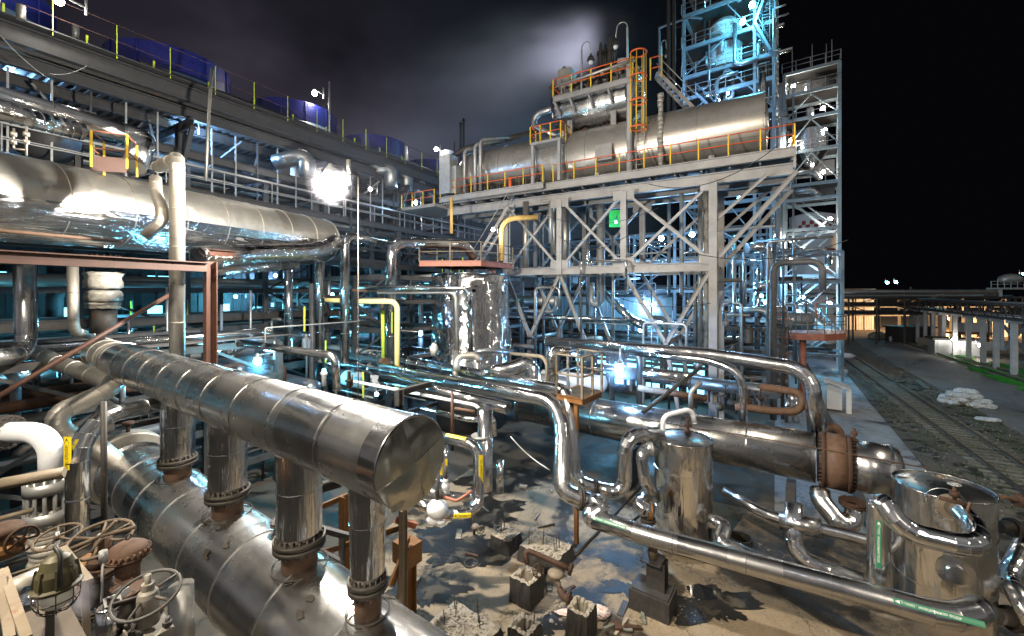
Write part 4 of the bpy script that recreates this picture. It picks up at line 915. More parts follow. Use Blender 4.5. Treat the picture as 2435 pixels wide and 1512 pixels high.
for i in range(8):
    a = 2*pi*i/8; d = Vector((cos(a), sin(a), 0)); tube(mb, [c+d*.13-ZZ*.08, c+d*.125-ZZ*.2, c+d*.08-ZZ*.26, c-ZZ*.27], .004, .03, 5, 0)
mb.torus(c-ZZ*.16, ZZ, .128, .004, 24, 5).torus(c-ZZ*.23, ZZ, .105, .004, 24, 5).build('wire_cage', iron, th)
MB().bar(V(355, 1650, 3.2), V(355, 1245, 3.2), .045, .045).build('post', dsteel, th)
th = thing('platform', 'checker-plate service platform with tan angle-iron edges at the bottom left corner', 'platform', V(200, 1500, 3.4))
pp = [Wz(*K(9, *q), 6.15) for q in ((120, 1370), (470, 1235), (640, 1560), (240, 1640))]
mb = MB(); mb.v = pp+[p-ZZ*.03 for p in pp]; mb.face((0, 1, 2, 3)); mb.face((7, 6, 5, 4)); mb.face((0, 3, 7, 4)); mb.face((1, 2, 6, 5)); mb.build('deck_plate', grating, th)
for (a_, b_) in (((20, 1040, 3.4), (190, 1530, 2.9)), ((0, 1090, 3.3), (70, 1530, 3.0)), ((450, 880, 4.6), (640, 1120, 4.0)), ((600, 1110, 4.0), (625, 1600, 4.0)), ((-60, 1290, 3.4), (30, 1300, 3.4))):
    MB().bar(V(*a_), V(*b_), .055, .03).build('edge_angle', tan, th)
pipe('pale insulated pipe below the platform at the left edge', [V(-60, 1240, 4.6), V(330, 1080, 4.9)], .12, dull, seam=.5, n=20)
pipe('pale mirror pipe low at the left edge under the olive lamp', [V(150, 1270, 4.2), V(340, 1230, 4.3)], .13, mirror, seam=.5, n=20)
pipe('long tan rail slanting from the left edge below the flange discs', [V(-80, 445, 7), V(460, 345, 7.4)], .10, tan, 'beam', 'handrail_beam', seam=0, n=4)
pipe('thin tan rod running under the flange discs', [V(-60, 690, 7.5), V(240, 612, 7.8)], .045, tan, 'rod', 'tan_rod', seam=0, n=8)
pipe('thin tan rod behind the olive lamp', [V(80, 1075, 5), V(330, 990, 5)], .014, tan, 'rod', 'tan_rod', seam=0, n=8)
pipe('short mirror pipe standing between the control valve and the steel-grey handwheel', [V(785, 1540, 4.3), V(785, 1290, 4.3)], .11, mirror, seam=.4, n=20)
pipe('thin upright tubing left of the control valve', [V(718, 1512, 4.4), V(735, 900, 4.4)], .012, galv, 'tube', 'tubing', seam=0, n=6)
th = thing('positioner', 'small bright instrument box with fittings below the control valve', 'instrument', V(830, 1230, 4.3))
MB().box(V(835, 1235, 4.3), Vector((.09, 0, .03)), Vector((0, .05, 0)), Vector((-.01, 0, .045))).build('case', white, th)
MB().cyl(V(735, 985, 4.4), V(735, 905, 4.4), .035, 10).build('fitting', galv, th)
MB().cyl(V(760, 1250, 4.3), V(880, 1160, 4.3), .025, 8).build('fitting', dsteel, th)
# more dark bodies filling the cluster
for (x, y, r, Y, lb) in ((700, 1180, .16, 4.9, 'dark rusty valve body under the largest handwheel'), (905, 1330, .15, 4.4, 'dark valve body left of the pale bonnet')):
    th = thing('valve', lb, 'valve', V(x, y, Y)); MB().sphere(V(x, y, Y), r, 16, 10, (1, 1, 1.1), .04).build('casting', iron, th); flange(th, V(x, y, Y)-ZZ*.2, ZZ, r*1.15, iron, .03, 10); flange(th, V(x, y, Y)+ZZ*.2, ZZ, r*1.1, rust, .03, 10)
pipe('white insulated pipe curving down behind the big shell at the bottom', [V(1290, 1150, 5.9), V(1300, 1700, 5.9)], .15, galv, 'pipe', 'frosted_pipe', seam=0, n=24)

random.seed(12)
for i in range(26):   # scrap lying about the yard
    px, py = random.choice(((1080, 1290), (1180, 1180), (1290, 1380), (1020, 1380), (1480, 1480), (1380, 1200), (1240, 1250))); p = Wz(px+random.uniform(-70, 70), py+random.uniform(-35, 35), .04); a = random.uniform(0, pi); L_ = random.uniform(.15, .7)
    mb = MB().box(p, Vector((cos(a), sin(a), random.uniform(-.1, .1)))*L_*.5, Vector((-sin(a), cos(a), 0))*random.uniform(.02, .12), ZZ*random.uniform(.01, .05)); o = mb.build('scrap_piece', random.choice((conc, iron, rust, sleeperm, tar))); tag(o, 'broken scrap of board, iron or concrete lying on the yard', 'debris', group='scrap lying on the yard')
# ------------------------------------------------------------------ helpers for framed structures
def XY(x, y, z): return Vector((x, y, z))
def lattice(th, o, e, n, xs, bs, zs, w=.3, wb=.25, mat=steel, braces=(), ib=False, base=0.0, bm=None):
    """columns at every (x, b), beams at every level; braces: (x0, z0, x1, z1, b)"""
    P = lambda x, b, z: Vector((o.x, o.y, 0))+e*x+n*b+ZZ*z
    for b in bs:
        for x in xs:
            mb = MB(); (mb.ibeam(P(x, b, base), P(x, b, zs[-1]), w, w, n) if ib else mb.bar(P(x, b, base), P(x, b, zs[-1]), w, w)); mb.build('column', mat, th)
        for z in zs:
            mb = MB(); (mb.ibeam(P(xs[0], b, z), P(xs[-1], b, z), wb*.7, wb) if ib else mb.bar(P(xs[0], b, z+.003), P(xs[-1], b, z+.003), wb*.7, wb)); mb.build('beam', bm or mat, th)
    for z in zs:
        for x in xs:
            if len(bs) > 1: MB().bar(P(x, bs[0], z-.004), P(x, bs[-1], z-.004), wb*.7, wb*.9).build('cross_beam', bm or mat, th)
    for (x0, z0, x1, z1, b) in braces: MB().bar(P(x0, b, z0), P(x1, b, z1), w*.42, w*.42).build('brace', mat, th)
    return P
def stair(th, p, q, w, n, mat=galv, rail=True):
    d = (q-p); h = Vector((d.x, d.y, 0)).normalized(); s = ZZ.cross(h)
    for k in (-1, 1): MB().bar(p+s*w/2*k, q+s*w/2*k, .06, .22).build('stringer', mat, th)
    m = max(4, round(abs(d.z)/.28)); mb = MB()
    for i in range(m+1): mb.box(p.lerp(q, i/m), h*.12, s*(w/2), ZZ*.02)
    mb.build('stair_treads', mat, th)
    if rail:
        for k in (-1, 1): MB().cyl(p+s*w/2*k+ZZ, q+s*w/2*k+ZZ, .03, 6).build('handrail', mat, th)
def ladder(th, p, q, w=.5, rail=steel, cage=None, cm=None):
    d = (q-p).normalized(); s = EA if abs(d.z) > .9 else EB
    for k in (-1, 1): MB().bar(p+s*w/2*k, q+s*w/2*k, .05, .05).build('ladder_rail', rail, th)
    mb = MB(); n = int((q-p).length/.3)
    for i in range(1, n): mb.cyl(p+d*i*.3-s*w/2, p+d*i*.3+s*w/2, .018, 5)
    mb.build('ladder_rungs', rail, th)
    if cage:
        n = max(2, int((q-p).length/cage))
        for i in range(n): MB().torus(p+d*(2.2+i*cage)-EB*.32, ZZ, .38, .03, 20, 5).build('cage_hoop', cm or orange, th)
        for a in (-2.6, -2.0, -1.5, -1.0, -.4):
            pp = p-EB*.32+(EA*cos(a)+EB*sin(a))*.38; MB().cyl(pp+d*2.2, pp+d*(2.2+(n-1)*cage), .022, 5).build('cage_bar', yellow, th)

# ------------------------------------------------------------------ LEFT: air-cooler deck with blue fan rings
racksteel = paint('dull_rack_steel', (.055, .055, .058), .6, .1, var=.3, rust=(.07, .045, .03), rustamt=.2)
eL = Vector((.504, .864, 0)); nL = Vector((-.864, .504, 0))
def RK(Yp, b, z): return Vector((-28.9+.583*Yp, Yp, z))+nL*b
th = thing('air_cooler_deck', 'long elevated steel deck of the air coolers running away along the upper left', 'steel structure', RK(24, 4, 0))
Y0, Y1 = 7, 46; th0 = th
MB().ibeam(RK(Y0, 0, 18.95), RK(Y1, 0, 18.95), .35, .75).build('edge_beam', racksteel, th)
MB().ibeam(RK(Y0, .5, 18.15), RK(Y1, .5, 18.15), .3, .55).build('edge_beam', racksteel, th)
MB().bar(RK(Y0, -.25, 19.42), RK(Y1, -.25, 19.42), .5, .05).build('kick_plate', racksteel, th)
mb = MB()
L = (RK(Y1, 0, 0)-RK(Y0, 0, 0)).length
for i in range(int(L/.42)):
    p = RK(Y0, .8, 18.55)+eL*(.42*i); b = len(mb.v)
    for bb in (0, 9.5):
        for du, dz in ((0, 0), (.08, -.16), (.25, -.16), (.33, 0), (.42, 0)): mb.v.append(p+nL*bb+eL*du+ZZ*dz)
    for j in range(4): mb.face((b+j, b+j+1, b+j+6, b+j+5))
mb.build('corrugated_soffit', racksteel, th)
for bb in (2.5, 5.5, 8.5): MB().ibeam(RK(Y0, bb, 18.0), RK(Y1, bb, 18.0), .25, .5).build('long_beam', dsteel, th)
MB().box((RK(Y0, 5.6, 19.1)+RK(Y1, 5.6, 19.1))/2, eL*(L/2), nL*4.6, ZZ*.35).build('plenum_wall', dsteel, th)
Yc = [8.2+6.65/1.0*i for i in range(6)]
for Yp in Yc:
    for bb in (1.2, 8): MB().ibeam(RK(Yp, bb, 0), RK(Yp, bb, 17.7), .4, .42, nL).build('column', racksteel, th)
    MB().ibeam(RK(Yp, -.2, 17.5), RK(Yp, 9, 17.5), .3, .5).build('cross_beam', racksteel, th)
    MB().bar(RK(Yp, 1.2, 15.2), RK(Yp, -.1, 17.4), .18, .18).build('bracket', racksteel, th)
    for z in (14.6, 11, 7.5, 4.2): MB().ibeam(RK(Yp, 1.2, z), RK(Yp, 8, z), .25, .35).build('cross_beam', dsteel, th)
for z in (16.2, 14.2, 11, 7.5, 4.2): MB().ibeam(RK(Y0, 1.0, z), RK(Y1, 1.0, z), .25, .42).build('long_beam', racksteel if z > 14 else dsteel, th)
for a, b in zip(Yc, Yc[1:]):
    MB().bar(RK(a, 1.1, 11.2), RK((a+b)/2, 1.1, 14), .14, .14).build('brace', racksteel, th); MB().bar(RK(b, 1.1, 11.2), RK((a+b)/2, 1.1, 14), .14, .14).build('brace', racksteel, th)
    MB().bar(RK(a, 1.1, 4.4), RK(b, 1.1, 7.4), .12, .12).build('brace', dsteel, th)
railing(th, [RK(Y0, -.45, 19.25), RK(Y1, -.45, 19.25)], 1.5, 2.0, brown, lime, .014)
railing(th, [RK(Y0, .6, 14.4), RK(Y1, .6, 14.4)], 1.1, 2.6, dsteel, galv, .02, 'lower_handrail', 'lower_rail_post')
for i in range(18):
    Yp = 8+i*2.05; MB().bar(RK(Yp, .5, 19.25), RK(Yp, .5, 20.2), .07, .07).build('yellow_stub', lime, th)
pipe('pale insulated header pipe running along the top of the air-cooler deck', [RK(5, 1.2, 20.6), RK(16.2, 1.2, 20.6)], .26, dull, seam=2.2)
pipe('grey header pipe continuing along the far part of the air-cooler deck', [RK(20, 1.2, 20.1), RK(45, 1.2, 20.1)], .18, racksteel, seam=3)
for i, Yp in enumerate((9.05, 15.7, 22.35, 29.0, 35.65, 42.3)):
    c = RK(Yp, 5, 0); th = thing('cooling_fan', ('nearest, mostly cut off', 'second nearest', 'big bright-blue', 'pale-based lit', 'faint hazy', 'farthest small')[i]+' fan ring of the row on the air-cooler deck', 'fan', c+ZZ*20)
    MB().lathe(c+ZZ*20, ZZ, [(-.4, 3.7), (.8, 3.0)], 56, caps=False).build('fan_cone', paleblue, th)
    mb = MB().lathe(c+ZZ*20.8, ZZ, [(0, 2.95), (1.4, 2.92), (1.4, 2.86), (0, 2.86)], 56, caps=False); mb.build('fan_ring', blue, th)
    for k in range(12):
        a = 2*pi*k/12+.2; d = Vector((cos(a), sin(a), 0)); MB().bar(c+d*2.98+ZZ*20.8, c+d*2.95+ZZ*22.2, .06, .05).build('ring_rib', blue, th)
for k, (x, y, Y) in enumerate(((150, 90, 16), (540, 230, 19.5))):
    o = pipe(('nearer' if k == 0 else 'second')+' short pale support leg under the header pipe on the deck', [T(1, x, y-50, Y), T(1, x, y+50, Y)], .13, dull, 'pipe support', 'pipe_support', seam=0)
pipe('tall lamp pole on the air-cooler deck at the top left edge', [RK(13.6, -.3, 18.9), RK(13.6, -.3, 24)], .07, galv, 'pole', 'pole', seam=0, n=8)
pipe('tall lamp pole beside the bright blue fan ring', [RK(28.6, .3, 18.9), RK(28.6, .3, 23.3)], .07, galv, 'pole', 'pole', seam=0, n=8)
pipe('cream drain pipe hanging down in front of the air-cooler structure', [T(1, 1510, 490, 20), T(1, 1490, 800, 19.5), T(1, 1468, 1290, 19)], .07, dull, seam=0, n=8)
rng = random.Random(8)
for i in range(34):
    Yp = 9+i*1.05; MB().bar(RK(Yp, .9, 14.4), RK(Yp, .9, 17.9), .07, .07).build('hanger', (galv if i % 3 else racksteel), th0)
for i in range(20):
    Yp = 9+i*1.8; a = rng.choice((.9, -.9)); MB().bar(RK(Yp, 1.3+rng.random()*3, 16.3), RK(Yp+a, 1.3+rng.random()*3, 17.9), .09, .09).build('hanger_brace', (galv if i % 2 else msteel), th0)
for z in (15.0, 15.6, 13.0, 12.2): MB().bar(RK(8, .75, z), RK(45, .75, z), .05, .12).build('cable_tray', galv if z > 14 else racksteel, th0)
# grey gooseneck ducts under the deck behind the brightest lamp
for k, (x, r) in enumerate(((930, .95), (1040, .95), (1130, .95), (1205, .95), (330, .8))):
    Y = (33, 35.5, 38, 40.5, 24)[k]; y0 = (1180, 1210, 1240, 1270, 1100)[k]
    lb = ('first hazy curved duct right of the brightest lamp', 'second hazy curved duct right of the brightest lamp', 'third hazy curved duct right of the brightest lamp', 'fourth, farthest hazy curved duct right of the brightest lamp', 'curved duct left of the brightest lamp')[k]
    pipe(lb, [T(2, x-190, y0+60, Y), T(2, x-60, y0+25, Y), T(2, x+35, y0+20, Y), T(2, x+35, y0+160, Y)], r*.55, shadepipe, 'duct', 'curved_duct', br=1.1, seam=0, n=18, gores=7)
# bluish drum ends seen between the golden pipes and the duct
mb = MB().lathe(T(1, 400, 1015, 19), Vector((.2, -.95, 0)), [(0, 1.0), (1.2, 1.0), (1.4, .9), (1.6, .5), (1.65, .01)], 36, sharp=False); o = mb.build('drum', racksteel); tag(o, 'dark bluish round drum half hidden behind the golden pipes', 'drum')

# ------------------------------------------------------------------ pipe racks of the middle ground
PIPEMATS = [msteel, dsteel, shadepipe, galv, mirror, dsteel, rust, msteel]
def rack(name_label, o, e, n, L, bays, D, zs, npipes, mat, grp, plabel, rmin=.05, rmax=.22, mats=PIPEMATS, brace=True, w=.26):
    th = thing('pipe_rack', name_label, 'pipe rack', Vector((o.x, o.y, 0)))
    xs = [L*i/bays for i in range(bays+1)]
    br = []
    if brace:
        for i in range(0, bays, 2):
            for k in range(len(zs)-1): br.append((xs[i], zs[k], xs[i+1], zs[k+1], 0) if k % 2 else (xs[i+1], zs[k], xs[i], zs[k+1], 0))
    P = lattice(th, o, e, n, xs, (0, D), zs, w, .26, mat, br)
    for z in zs:
        for k in range(npipes):
            b = random.uniform(.2, D-.2); r = random.choice((rmin, rmin, (rmin+rmax)/2, rmax))*random.uniform(.8, 1.2)
            a0 = random.uniform(-.5, L*.35); a1 = random.uniform(L*.6, L+1.5); zz = z+.13+r
            pts = [P(a0, b, zz), P(a1, b, zz)]
            q = random.random()
            if q < .3: pts += [P(a1, b, zz+random.choice((-1, 1))*random.uniform(.8, 2.4))]
            elif q < .5: pts += [P(a1, b-1.5, zz), P(a1, b-1.5, zz-random.uniform(1, 3))]
            if random.random() < .3: pts = [P(a0, b, max(.1, zz-random.uniform(1, 3)))]+pts
            pipe(plabel, pts, r, random.choice(mats), 'pipe', 'rack_pipe', br=r*2.5, seam=0, n=10, gores=3, group=grp, rings=False)
    return P
random.seed(11)
eA2 = -EA
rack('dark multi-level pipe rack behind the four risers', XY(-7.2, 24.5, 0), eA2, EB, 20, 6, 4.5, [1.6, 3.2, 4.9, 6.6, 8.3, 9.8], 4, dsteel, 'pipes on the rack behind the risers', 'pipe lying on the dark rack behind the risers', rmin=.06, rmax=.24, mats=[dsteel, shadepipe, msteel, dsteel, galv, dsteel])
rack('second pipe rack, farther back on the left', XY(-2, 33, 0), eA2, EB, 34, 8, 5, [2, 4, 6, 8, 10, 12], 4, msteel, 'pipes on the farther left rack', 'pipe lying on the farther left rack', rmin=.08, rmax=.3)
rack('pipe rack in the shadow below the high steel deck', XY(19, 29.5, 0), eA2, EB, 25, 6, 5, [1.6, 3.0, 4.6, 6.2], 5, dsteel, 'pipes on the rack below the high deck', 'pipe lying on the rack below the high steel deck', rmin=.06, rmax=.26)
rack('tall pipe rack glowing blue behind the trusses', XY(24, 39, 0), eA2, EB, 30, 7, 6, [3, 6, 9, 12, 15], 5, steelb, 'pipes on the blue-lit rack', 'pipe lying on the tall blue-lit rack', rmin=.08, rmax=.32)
rack('low pipe rack left, under the huge duct', XY(-15.5, 12.0, 0), eL, nL, 9, 3, 5, [1.4, 3.2, 5.0, 6.6], 8, dsteel, 'pipes on the low left rack', 'pipe lying on the low left rack', rmin=.06, rmax=.22)
random.seed(31)
rack('dense pipe rack under the air-cooler deck', RK(11, 1.8, 0), eL, nL, 38, 9, 5.5, [2.4, 4.6, 6.8, 9.0, 11.4, 13.6, 15.8], 6, racksteel, 'pipes under the air-cooler deck', 'pipe lying in the dense rack under the air-cooler deck', rmin=.07, rmax=.34, mats=[racksteel, shadepipe, dsteel, racksteel, galv, dull])
for i in range(34):
    Yp = random.uniform(9, 44); b = random.uniform(1.5, 7); z = random.choice((16.9, 16.9, 14.4, 12.2)); c = RK(Yp, b, z); q = random.random()
    if q < .5: mb = MB().box(c, eL*random.uniform(.3, .8), nL*random.uniform(.3, .6), ZZ*random.uniform(.25, .55)); nm_ = 'equipment_box'
    else: mb = MB().lathe(c-ZZ*.6, ZZ, [(0, .25), (.2, .45), (.8, .45), (1.0, .3), (1.3, .15)], 14); nm_ = 'fan_motor'
    o = mb.build(nm_, random.choice((racksteel, galv, racksteel, msteel))); tag(o, 'drive box or motor hanging under the air-cooler deck', 'motor', group='motors and boxes under the air-cooler deck')
for i in range(26):
    Yp = random.uniform(9, 44); b = random.uniform(.8, 6); z0 = random.uniform(3, 14); r = random.choice((.05, .08, .14)); 
    pts = [RK(Yp, b, z0), RK(Yp, b, z0+random.uniform(2, 6))]
    if random.random() < .6: pts.append(pts[-1]+eL*random.choice((-1, 1))*random.uniform(.8, 3))
    pipe('riser pipe climbing through the air-cooler structure', pts, r, random.choice([racksteel, galv, shadepipe, mirror]), 'pipe', 'standpipe', br=r*3, seam=0, n=8, gores=3, group='risers in the air-cooler structure', rings=False)
# vertical clutter: standpipes
random.seed(5)
for i in range(46):
    px = random.uniform(520, 1900); Y = random.uniform(24, 40); x = (px-1217)/1000*Y
    z1 = random.uniform(4, 13 if px > 1200 else 9.5)
    r = random.choice((.05, .08, .12, .2)); p = XY(x, Y, random.uniform(0, 2))
    pts = [p, XY(x, Y, z1)]
    if random.random() < .6: s = random.choice((-1, 1)); pts.append(XY(x, Y, z1)+EA*s*random.uniform(1, 3))
    if random.random() < .3 and len(pts) == 3: pts.append(pts[-1]-ZZ*random.uniform(1, 2))
    pipe('slender standpipe rising among the racks', pts, r, random.choice([mirror, galv, msteel, shadepipe, dull]), 'pipe', 'standpipe', br=r*3, seam=0, n=10, gores=3, group='standpipes among the racks', rings=False)
# equipment between the racks: horizontal drums, pumps and exchangers, a real thing each
for i, (px, py, Y, L, r, m, ang) in enumerate(((700, 912, 24, 4, .45, shadepipe, 0), (1290, 905, 24, 3, .4, shadepipe, 0), (640, 800, 30, 5, .7, shadepipe, .2), (860, 905, 26, 3, .5, white, 0),
        (1740, 920, 22, 4, .35, shadepipe, 0), (1360, 905, 26, 4, .5, white, .1), (1560, 895, 26, 5, .42, galv, 0), (1850, 760, 45, 6, .9, shadepipe, 0), (1320, 640, 36, 6, .6, dull, 0), (1260, 715, 36, 5, .45, dull, 0), (1800, 740, 36, 4, .5, mirror, .2))):
    c = W(px, py, Y); d = (EA*cos(ang)+EB*sin(ang)); mb = MB().lathe(c-d*L/2, d, [(-.2, .01), (-.15, r*.5), (0, r), (L, r), (L+.15, r*.5), (L+.2, .01)], 26, sharp=False)
    lb = ('grey drum behind the dark rack at left', 'blue-lit drum left of the caged lamp platform', 'bluish drum deep in the left racks', 'white drum between the rack pipes', 'short drum right of the main steel column', 'white drum near the brightest blue lamp',
          'long thin drum behind the brightest blue lamp', 'wide drum left of the stair tower', 'tan-lit pipe drum high under the steel deck', 'tan-lit low drum under the steel trusses', 'bright drum right of the main steel column')[i]
    o = mb.build('drum', m); tag(o, lb, 'drum'); mb = MB(); mb.box(c-ZZ*(r+.3)+d*L*.3, d*.1, EB*r*.8, ZZ*.32).build('saddle', msteel, o); MB().box(c-ZZ*(r+.3)-d*L*.3, d*.1, EB*r*.8, ZZ*.32).build('saddle', msteel, o)

# pale buildings with lit windows
def shed(label, c, e, n, L, D, h, mat, wins=(), name='pump_house', wm=None):
    th = thing(name, label, 'building', c)
    MB().box(c+e*L/2+n*D/2+ZZ*h/2, e*L/2, n*D/2, ZZ*h/2).build('wall', mat, th)
    MB().box(c+e*L/2+n*D/2+ZZ*(h+.12), e*(L/2+.3), n*(D/2+.3), ZZ*.12).build('roof', dsteel, th)
    mb = MB()
    for i in range(int(L/.6)): mb.box(c+e*(.3+i*.6)-n*.02+ZZ*h/2, e*.05, n*.03, ZZ*(h/2-.05))
    mb.build('wall_ribs', mat, th)
    for (x, z, w_, hh) in wins:
        f = MB().box(c+e*x-n*.06+ZZ*z, e*(w_/2+.08), n*.04, ZZ*(hh/2+.08)).build('window', msteel, th)
        MB().box(c+e*x-n*.11+ZZ*z, e*w_/2, n*.02, ZZ*hh/2).build('pane', wm or winglow, f)
    return th
W_ = lambda n_, z, sp, x0=1.5, w_=.9, h_=.9: [(x0+i*sp, z, w_, h_) for i in range(n_)]
shed('tall dark process hall standing behind the air-cooler structure', RK(6, 10, 0), eL, nL, 46, 8, 17.5, racksteel, W_(9, 12.2, 5.0, 2, 1.0, .8)+W_(12, 9.6, 3.6, 2, 1.3, .8)+W_(10, 7.6, 4.2, 3, 1.0, .8)+W_(13, 5.2, 3.3, 3, 1.2, 1.0), 'process_hall')
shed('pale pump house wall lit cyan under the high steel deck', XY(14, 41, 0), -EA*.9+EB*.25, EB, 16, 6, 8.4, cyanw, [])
shed('long pump house with a row of glowing windows behind the left racks', XY(-4, 43, 0), -EA, EB, 26, 6, 11.4, msteel, W_(9, 10.2, 2.8, 1.5, 1.5, .9)+W_(7, 8.4, 3.6, 2.5, 1.1, .8)+W_(12, 5.6, 2.0, 1.5, 1.3, 1.2)+W_(12, 2.6, 2.0, 1.5, 1.3, 1.2))
shed('low shed with bright blue panes behind the brightest blue lamp', XY(15.5, 33, 0), -EA, EB, 12, 4, 4.4, dsteel, W_(7, 2.9, 1.65, 1.0, 1.3, 1.1)+W_(7, 1.3, 1.65, 1.0, 1.3, .9))
shed('grey building right behind the stair tower base', XY(60, 88, 0), -EA, EB, 42, 8, 8.6, msteel, W_(8, 7.4, 2.2, 4, 1.5, .8))

# ------------------------------------------------------------------ the tall thin group of bends left of the mirror tank
def bend(label, pts, r, m=mirror, br=.55, **k): return pipe(label, pts, r, m, br=br, seam=k.pop('seam', 1.5), n=20, gores=5, **k)
bend('left of the two tall mirror pipes that bend over side by side', [W(760, 860, 23), W(760, 556, 23), T(6, 640, 192, 24.5)], .25)
bend('right of the two tall mirror pipes bending over, running back to the right', [W(820, 862, 22.5), W(820, 560, 22.5), T(6, 960, 238, 25.5)], .245)
bend('tall mirror pipe bending over toward the top of the mirror tank', [W(930, 862, 24), W(930, 578, 24), T(6, 1200, 222, 25.5), T(6, 1500, 235, 26), T(6, 1555, 330, 26.5)], .31, br=.8)
bend('plain mirror standpipe left of the two tall bent pipes', [W(686, 830, 24), W(686, 632, 24)], .23)
bend('upper thin mirror pipe running level and dropping in front of the mirror tank', [T(6, 780, 540, 22), T(6, 1520, 545, 22), T(6, 1532, 1045, 22)], .14, br=.4)
bend('lower thin tan pipe running level and dropping in front of the mirror tank', [T(6, 870, 572, 22.3), T(6, 1425, 572, 22.3), T(6, 1440, 1040, 22.3)], .10, dull, br=.4)
pipe('pale yellow pipe turning down left of the mirror tank', [T(6, 740, 638, 21.5), T(6, 1007, 638, 21.5), T(6, 1007, 1360, 21.5)], .135, ypipe, br=.4, seam=0, n=16, gores=0)
pipe('slimmer lime-yellow pipe beside the pale yellow one', [T(6, 690, 560, 23), T(6, 895, 560, 23), T(6, 903, 700, 23)], .095, rustlite, br=.3, seam=0, n=12, gores=0)
pipe('lime-yellow upright pipe left of the pale yellow one', [T(6, 903, 700, 23), T(6, 908, 1060, 23)], .095, lime, seam=0, n=12)
pipe('short yellow pipe piece between the tall mirror pipes', [T(6, 480, 628, 24.5), T(6, 600, 632, 24.5)], .13, ypipe, seam=0, n=12)
pipe('mirror pipe with a dark left part, elbowing down behind the thick drum', [T(6, -120, 935, 15.5), T(6, 250, 985, 15), T(6, 565, 1025, 14.6), T(6, 578, 1270, 14.6)], .14, mirror, br=.32, seam=1.2, n=18)
th = thing('relief_valve', 'small dark valve with a white cap standing behind the thick drum', 'valve', T(6, 665, 1250, 13))
MB().lathe(T(6, 663, 1255, 13), ZZ, [(0, .08), (.2, .08), (.2, .12), (.26, .12), (.26, .06), (.5, .05), (.55, .03)], 14).build('valve_body', iron, th)
MB().cyl(T(6, 686, 1240, 13), T(6, 686, 1160, 13), .03, 8).build('stem', dsteel, th)
MB_ = MB().lathe(T(6, 485, 1240, 13.4), ZZ, [(0, .07), (.35, .07), (.35, .1), (.42, .1), (.48, .04)], 12); o = MB_.build('relief_valve', white); tag(o, 'pale frosted relief valve behind the thick drum, left of the dark one', 'valve')
# dark steel bracket and small pipes between drum and parallel pipes
th = thing('support_bracket', 'dark angle bracket under the two parallel pipes', 'bracket', T(6, 1015, 1350, 14.5))
MB().ibeam(T(6, 1010, 1290, 14.2), T(6, 1250, 1225, 15.5), .2, .2).build('arm', dsteel, th); MB().ibeam(T(6, 1022, 1380, 14.2), T(6, 1022, 1270, 14.2), .22, .22, EB).build('post', dsteel, th)
for k, (pts, r, m, lb) in enumerate(((((700, 1210, 16), (1600, 1385, 14.5), (1620, 1512, 14.4)), .06, frost, 'thin white rail below the parallel pipes'),
        (((1180, 1400, 15), (1560, 1490, 14.2), (1690, 1440, 14), (1700, 1600, 14)), .09, mirror, 'mirror pipe with a small bend above the pipe loop'),
        (((900, 1180, 19), (1800, 1400, 15)), .22, mirror, 'crumpled mirror pipe under the two parallel pipes'),
        (((1420, 1400, 14.6), (1560, 1425, 14.3)), .05, rustlite, 'short pinkish rusty pipe above the pipe loop'),
        (((1430, 1000, 20), (1420, 1140, 19), (1422, 1180, 19)), .12, dull, 'tan upright pipe end in front of the mirror tank foot'))):
    pipe(lb, [T(6, *q) for q in pts], r, m, br=.3, seam=0, n=14)
pipe('rusty thin post rising past the drum cap', [T(6, 1400, 1700, 14.2), T(6, 1400, 1280, 14.2)], .07, brown, 'post', 'post', seam=0, n=4)
# low pipes curling in front of the mirror tank
for k, (pts, r, m, lb) in enumerate(((((1430, 1140, 19), (1430, 1030, 19.3), (1560, 1020, 19.5), (1600, 1060, 19.5)), .16, dull, 'pale pipe knee at the foot of the mirror tank'),
        (((1560, 1000, 20), (1640, 985, 20), (1830, 1000, 20.5)), .12, shadepipe, 'dark pipe curling away right of the mirror tank foot'),
        (((1640, 1150, 18.5), (1830, 1120, 18.5), (1960, 1060, 18.5), (1980, 1200, 18.3), (1960, 1260, 18.3)), .33, mirror, 'mirror pipe looping between the mirror tank and the caged platform'),
        (((2110, 1230, 17), (2110, 1000, 17), (2180, 990, 17.2), (2260, 1000, 17.6)), .22, mirror, 'mirror pipe hooking over beside the caged platform'),
        (((1820, 1010, 19), (2075, 1035, 17), (2080, 1250, 17)), .08, tan, 'thin tan pipe arching down left of the caged platform'))):
    pipe(lb, [T(6, *q) for q in pts], r, m, br=.45, seam=0, n=18)
mb = MB().sphere(T(6, 1270, 980, 20), .19, 14, 10, (1, .8, 1.6), .2); o = mb.build('wrapped_valve', wrap); tag(o, 'film-wrapped valve beside the mirror tank foot', 'valve')

# ------------------------------------------------------------------ mirror tank with faded orange platform
c = Vector((-2.8, 28.6, 0)); th = thing('mirror_tank', 'big crumpled mirror tank under the faded orange platform', 'tank', c)
tankc = clad('crumpled_tank_cladding', (.80, .79, .78), .10, 1.0, .09, streak=(2.6, .35), dirt=.15, vary=.03, dent=.6)
N = 60; mb = MB(); rows = []
for k, z in enumerate((3.0, 4.9, 4.93, 6.9, 6.93, 8.9, 8.93, 10.0)):
    b = len(mb.v); rows.append(b)
    for i in range(N):
        a = 2*pi*i/N; r = 2.56+.05*sin(a*9+k*.5)+.04*sin(a*17)+(.03 if k % 2 else 0); mb.v.append(c+Vector((cos(a)*r, sin(a)*r, z)))
L = 0
for A, B, dz in zip(rows, rows[1:], (1.9, .03, 2, .03, 2, .03, 1.07)): mb.strip(A, B, N, 2.56, L, L+dz); L += dz
mb.build('shell', tankc, th)
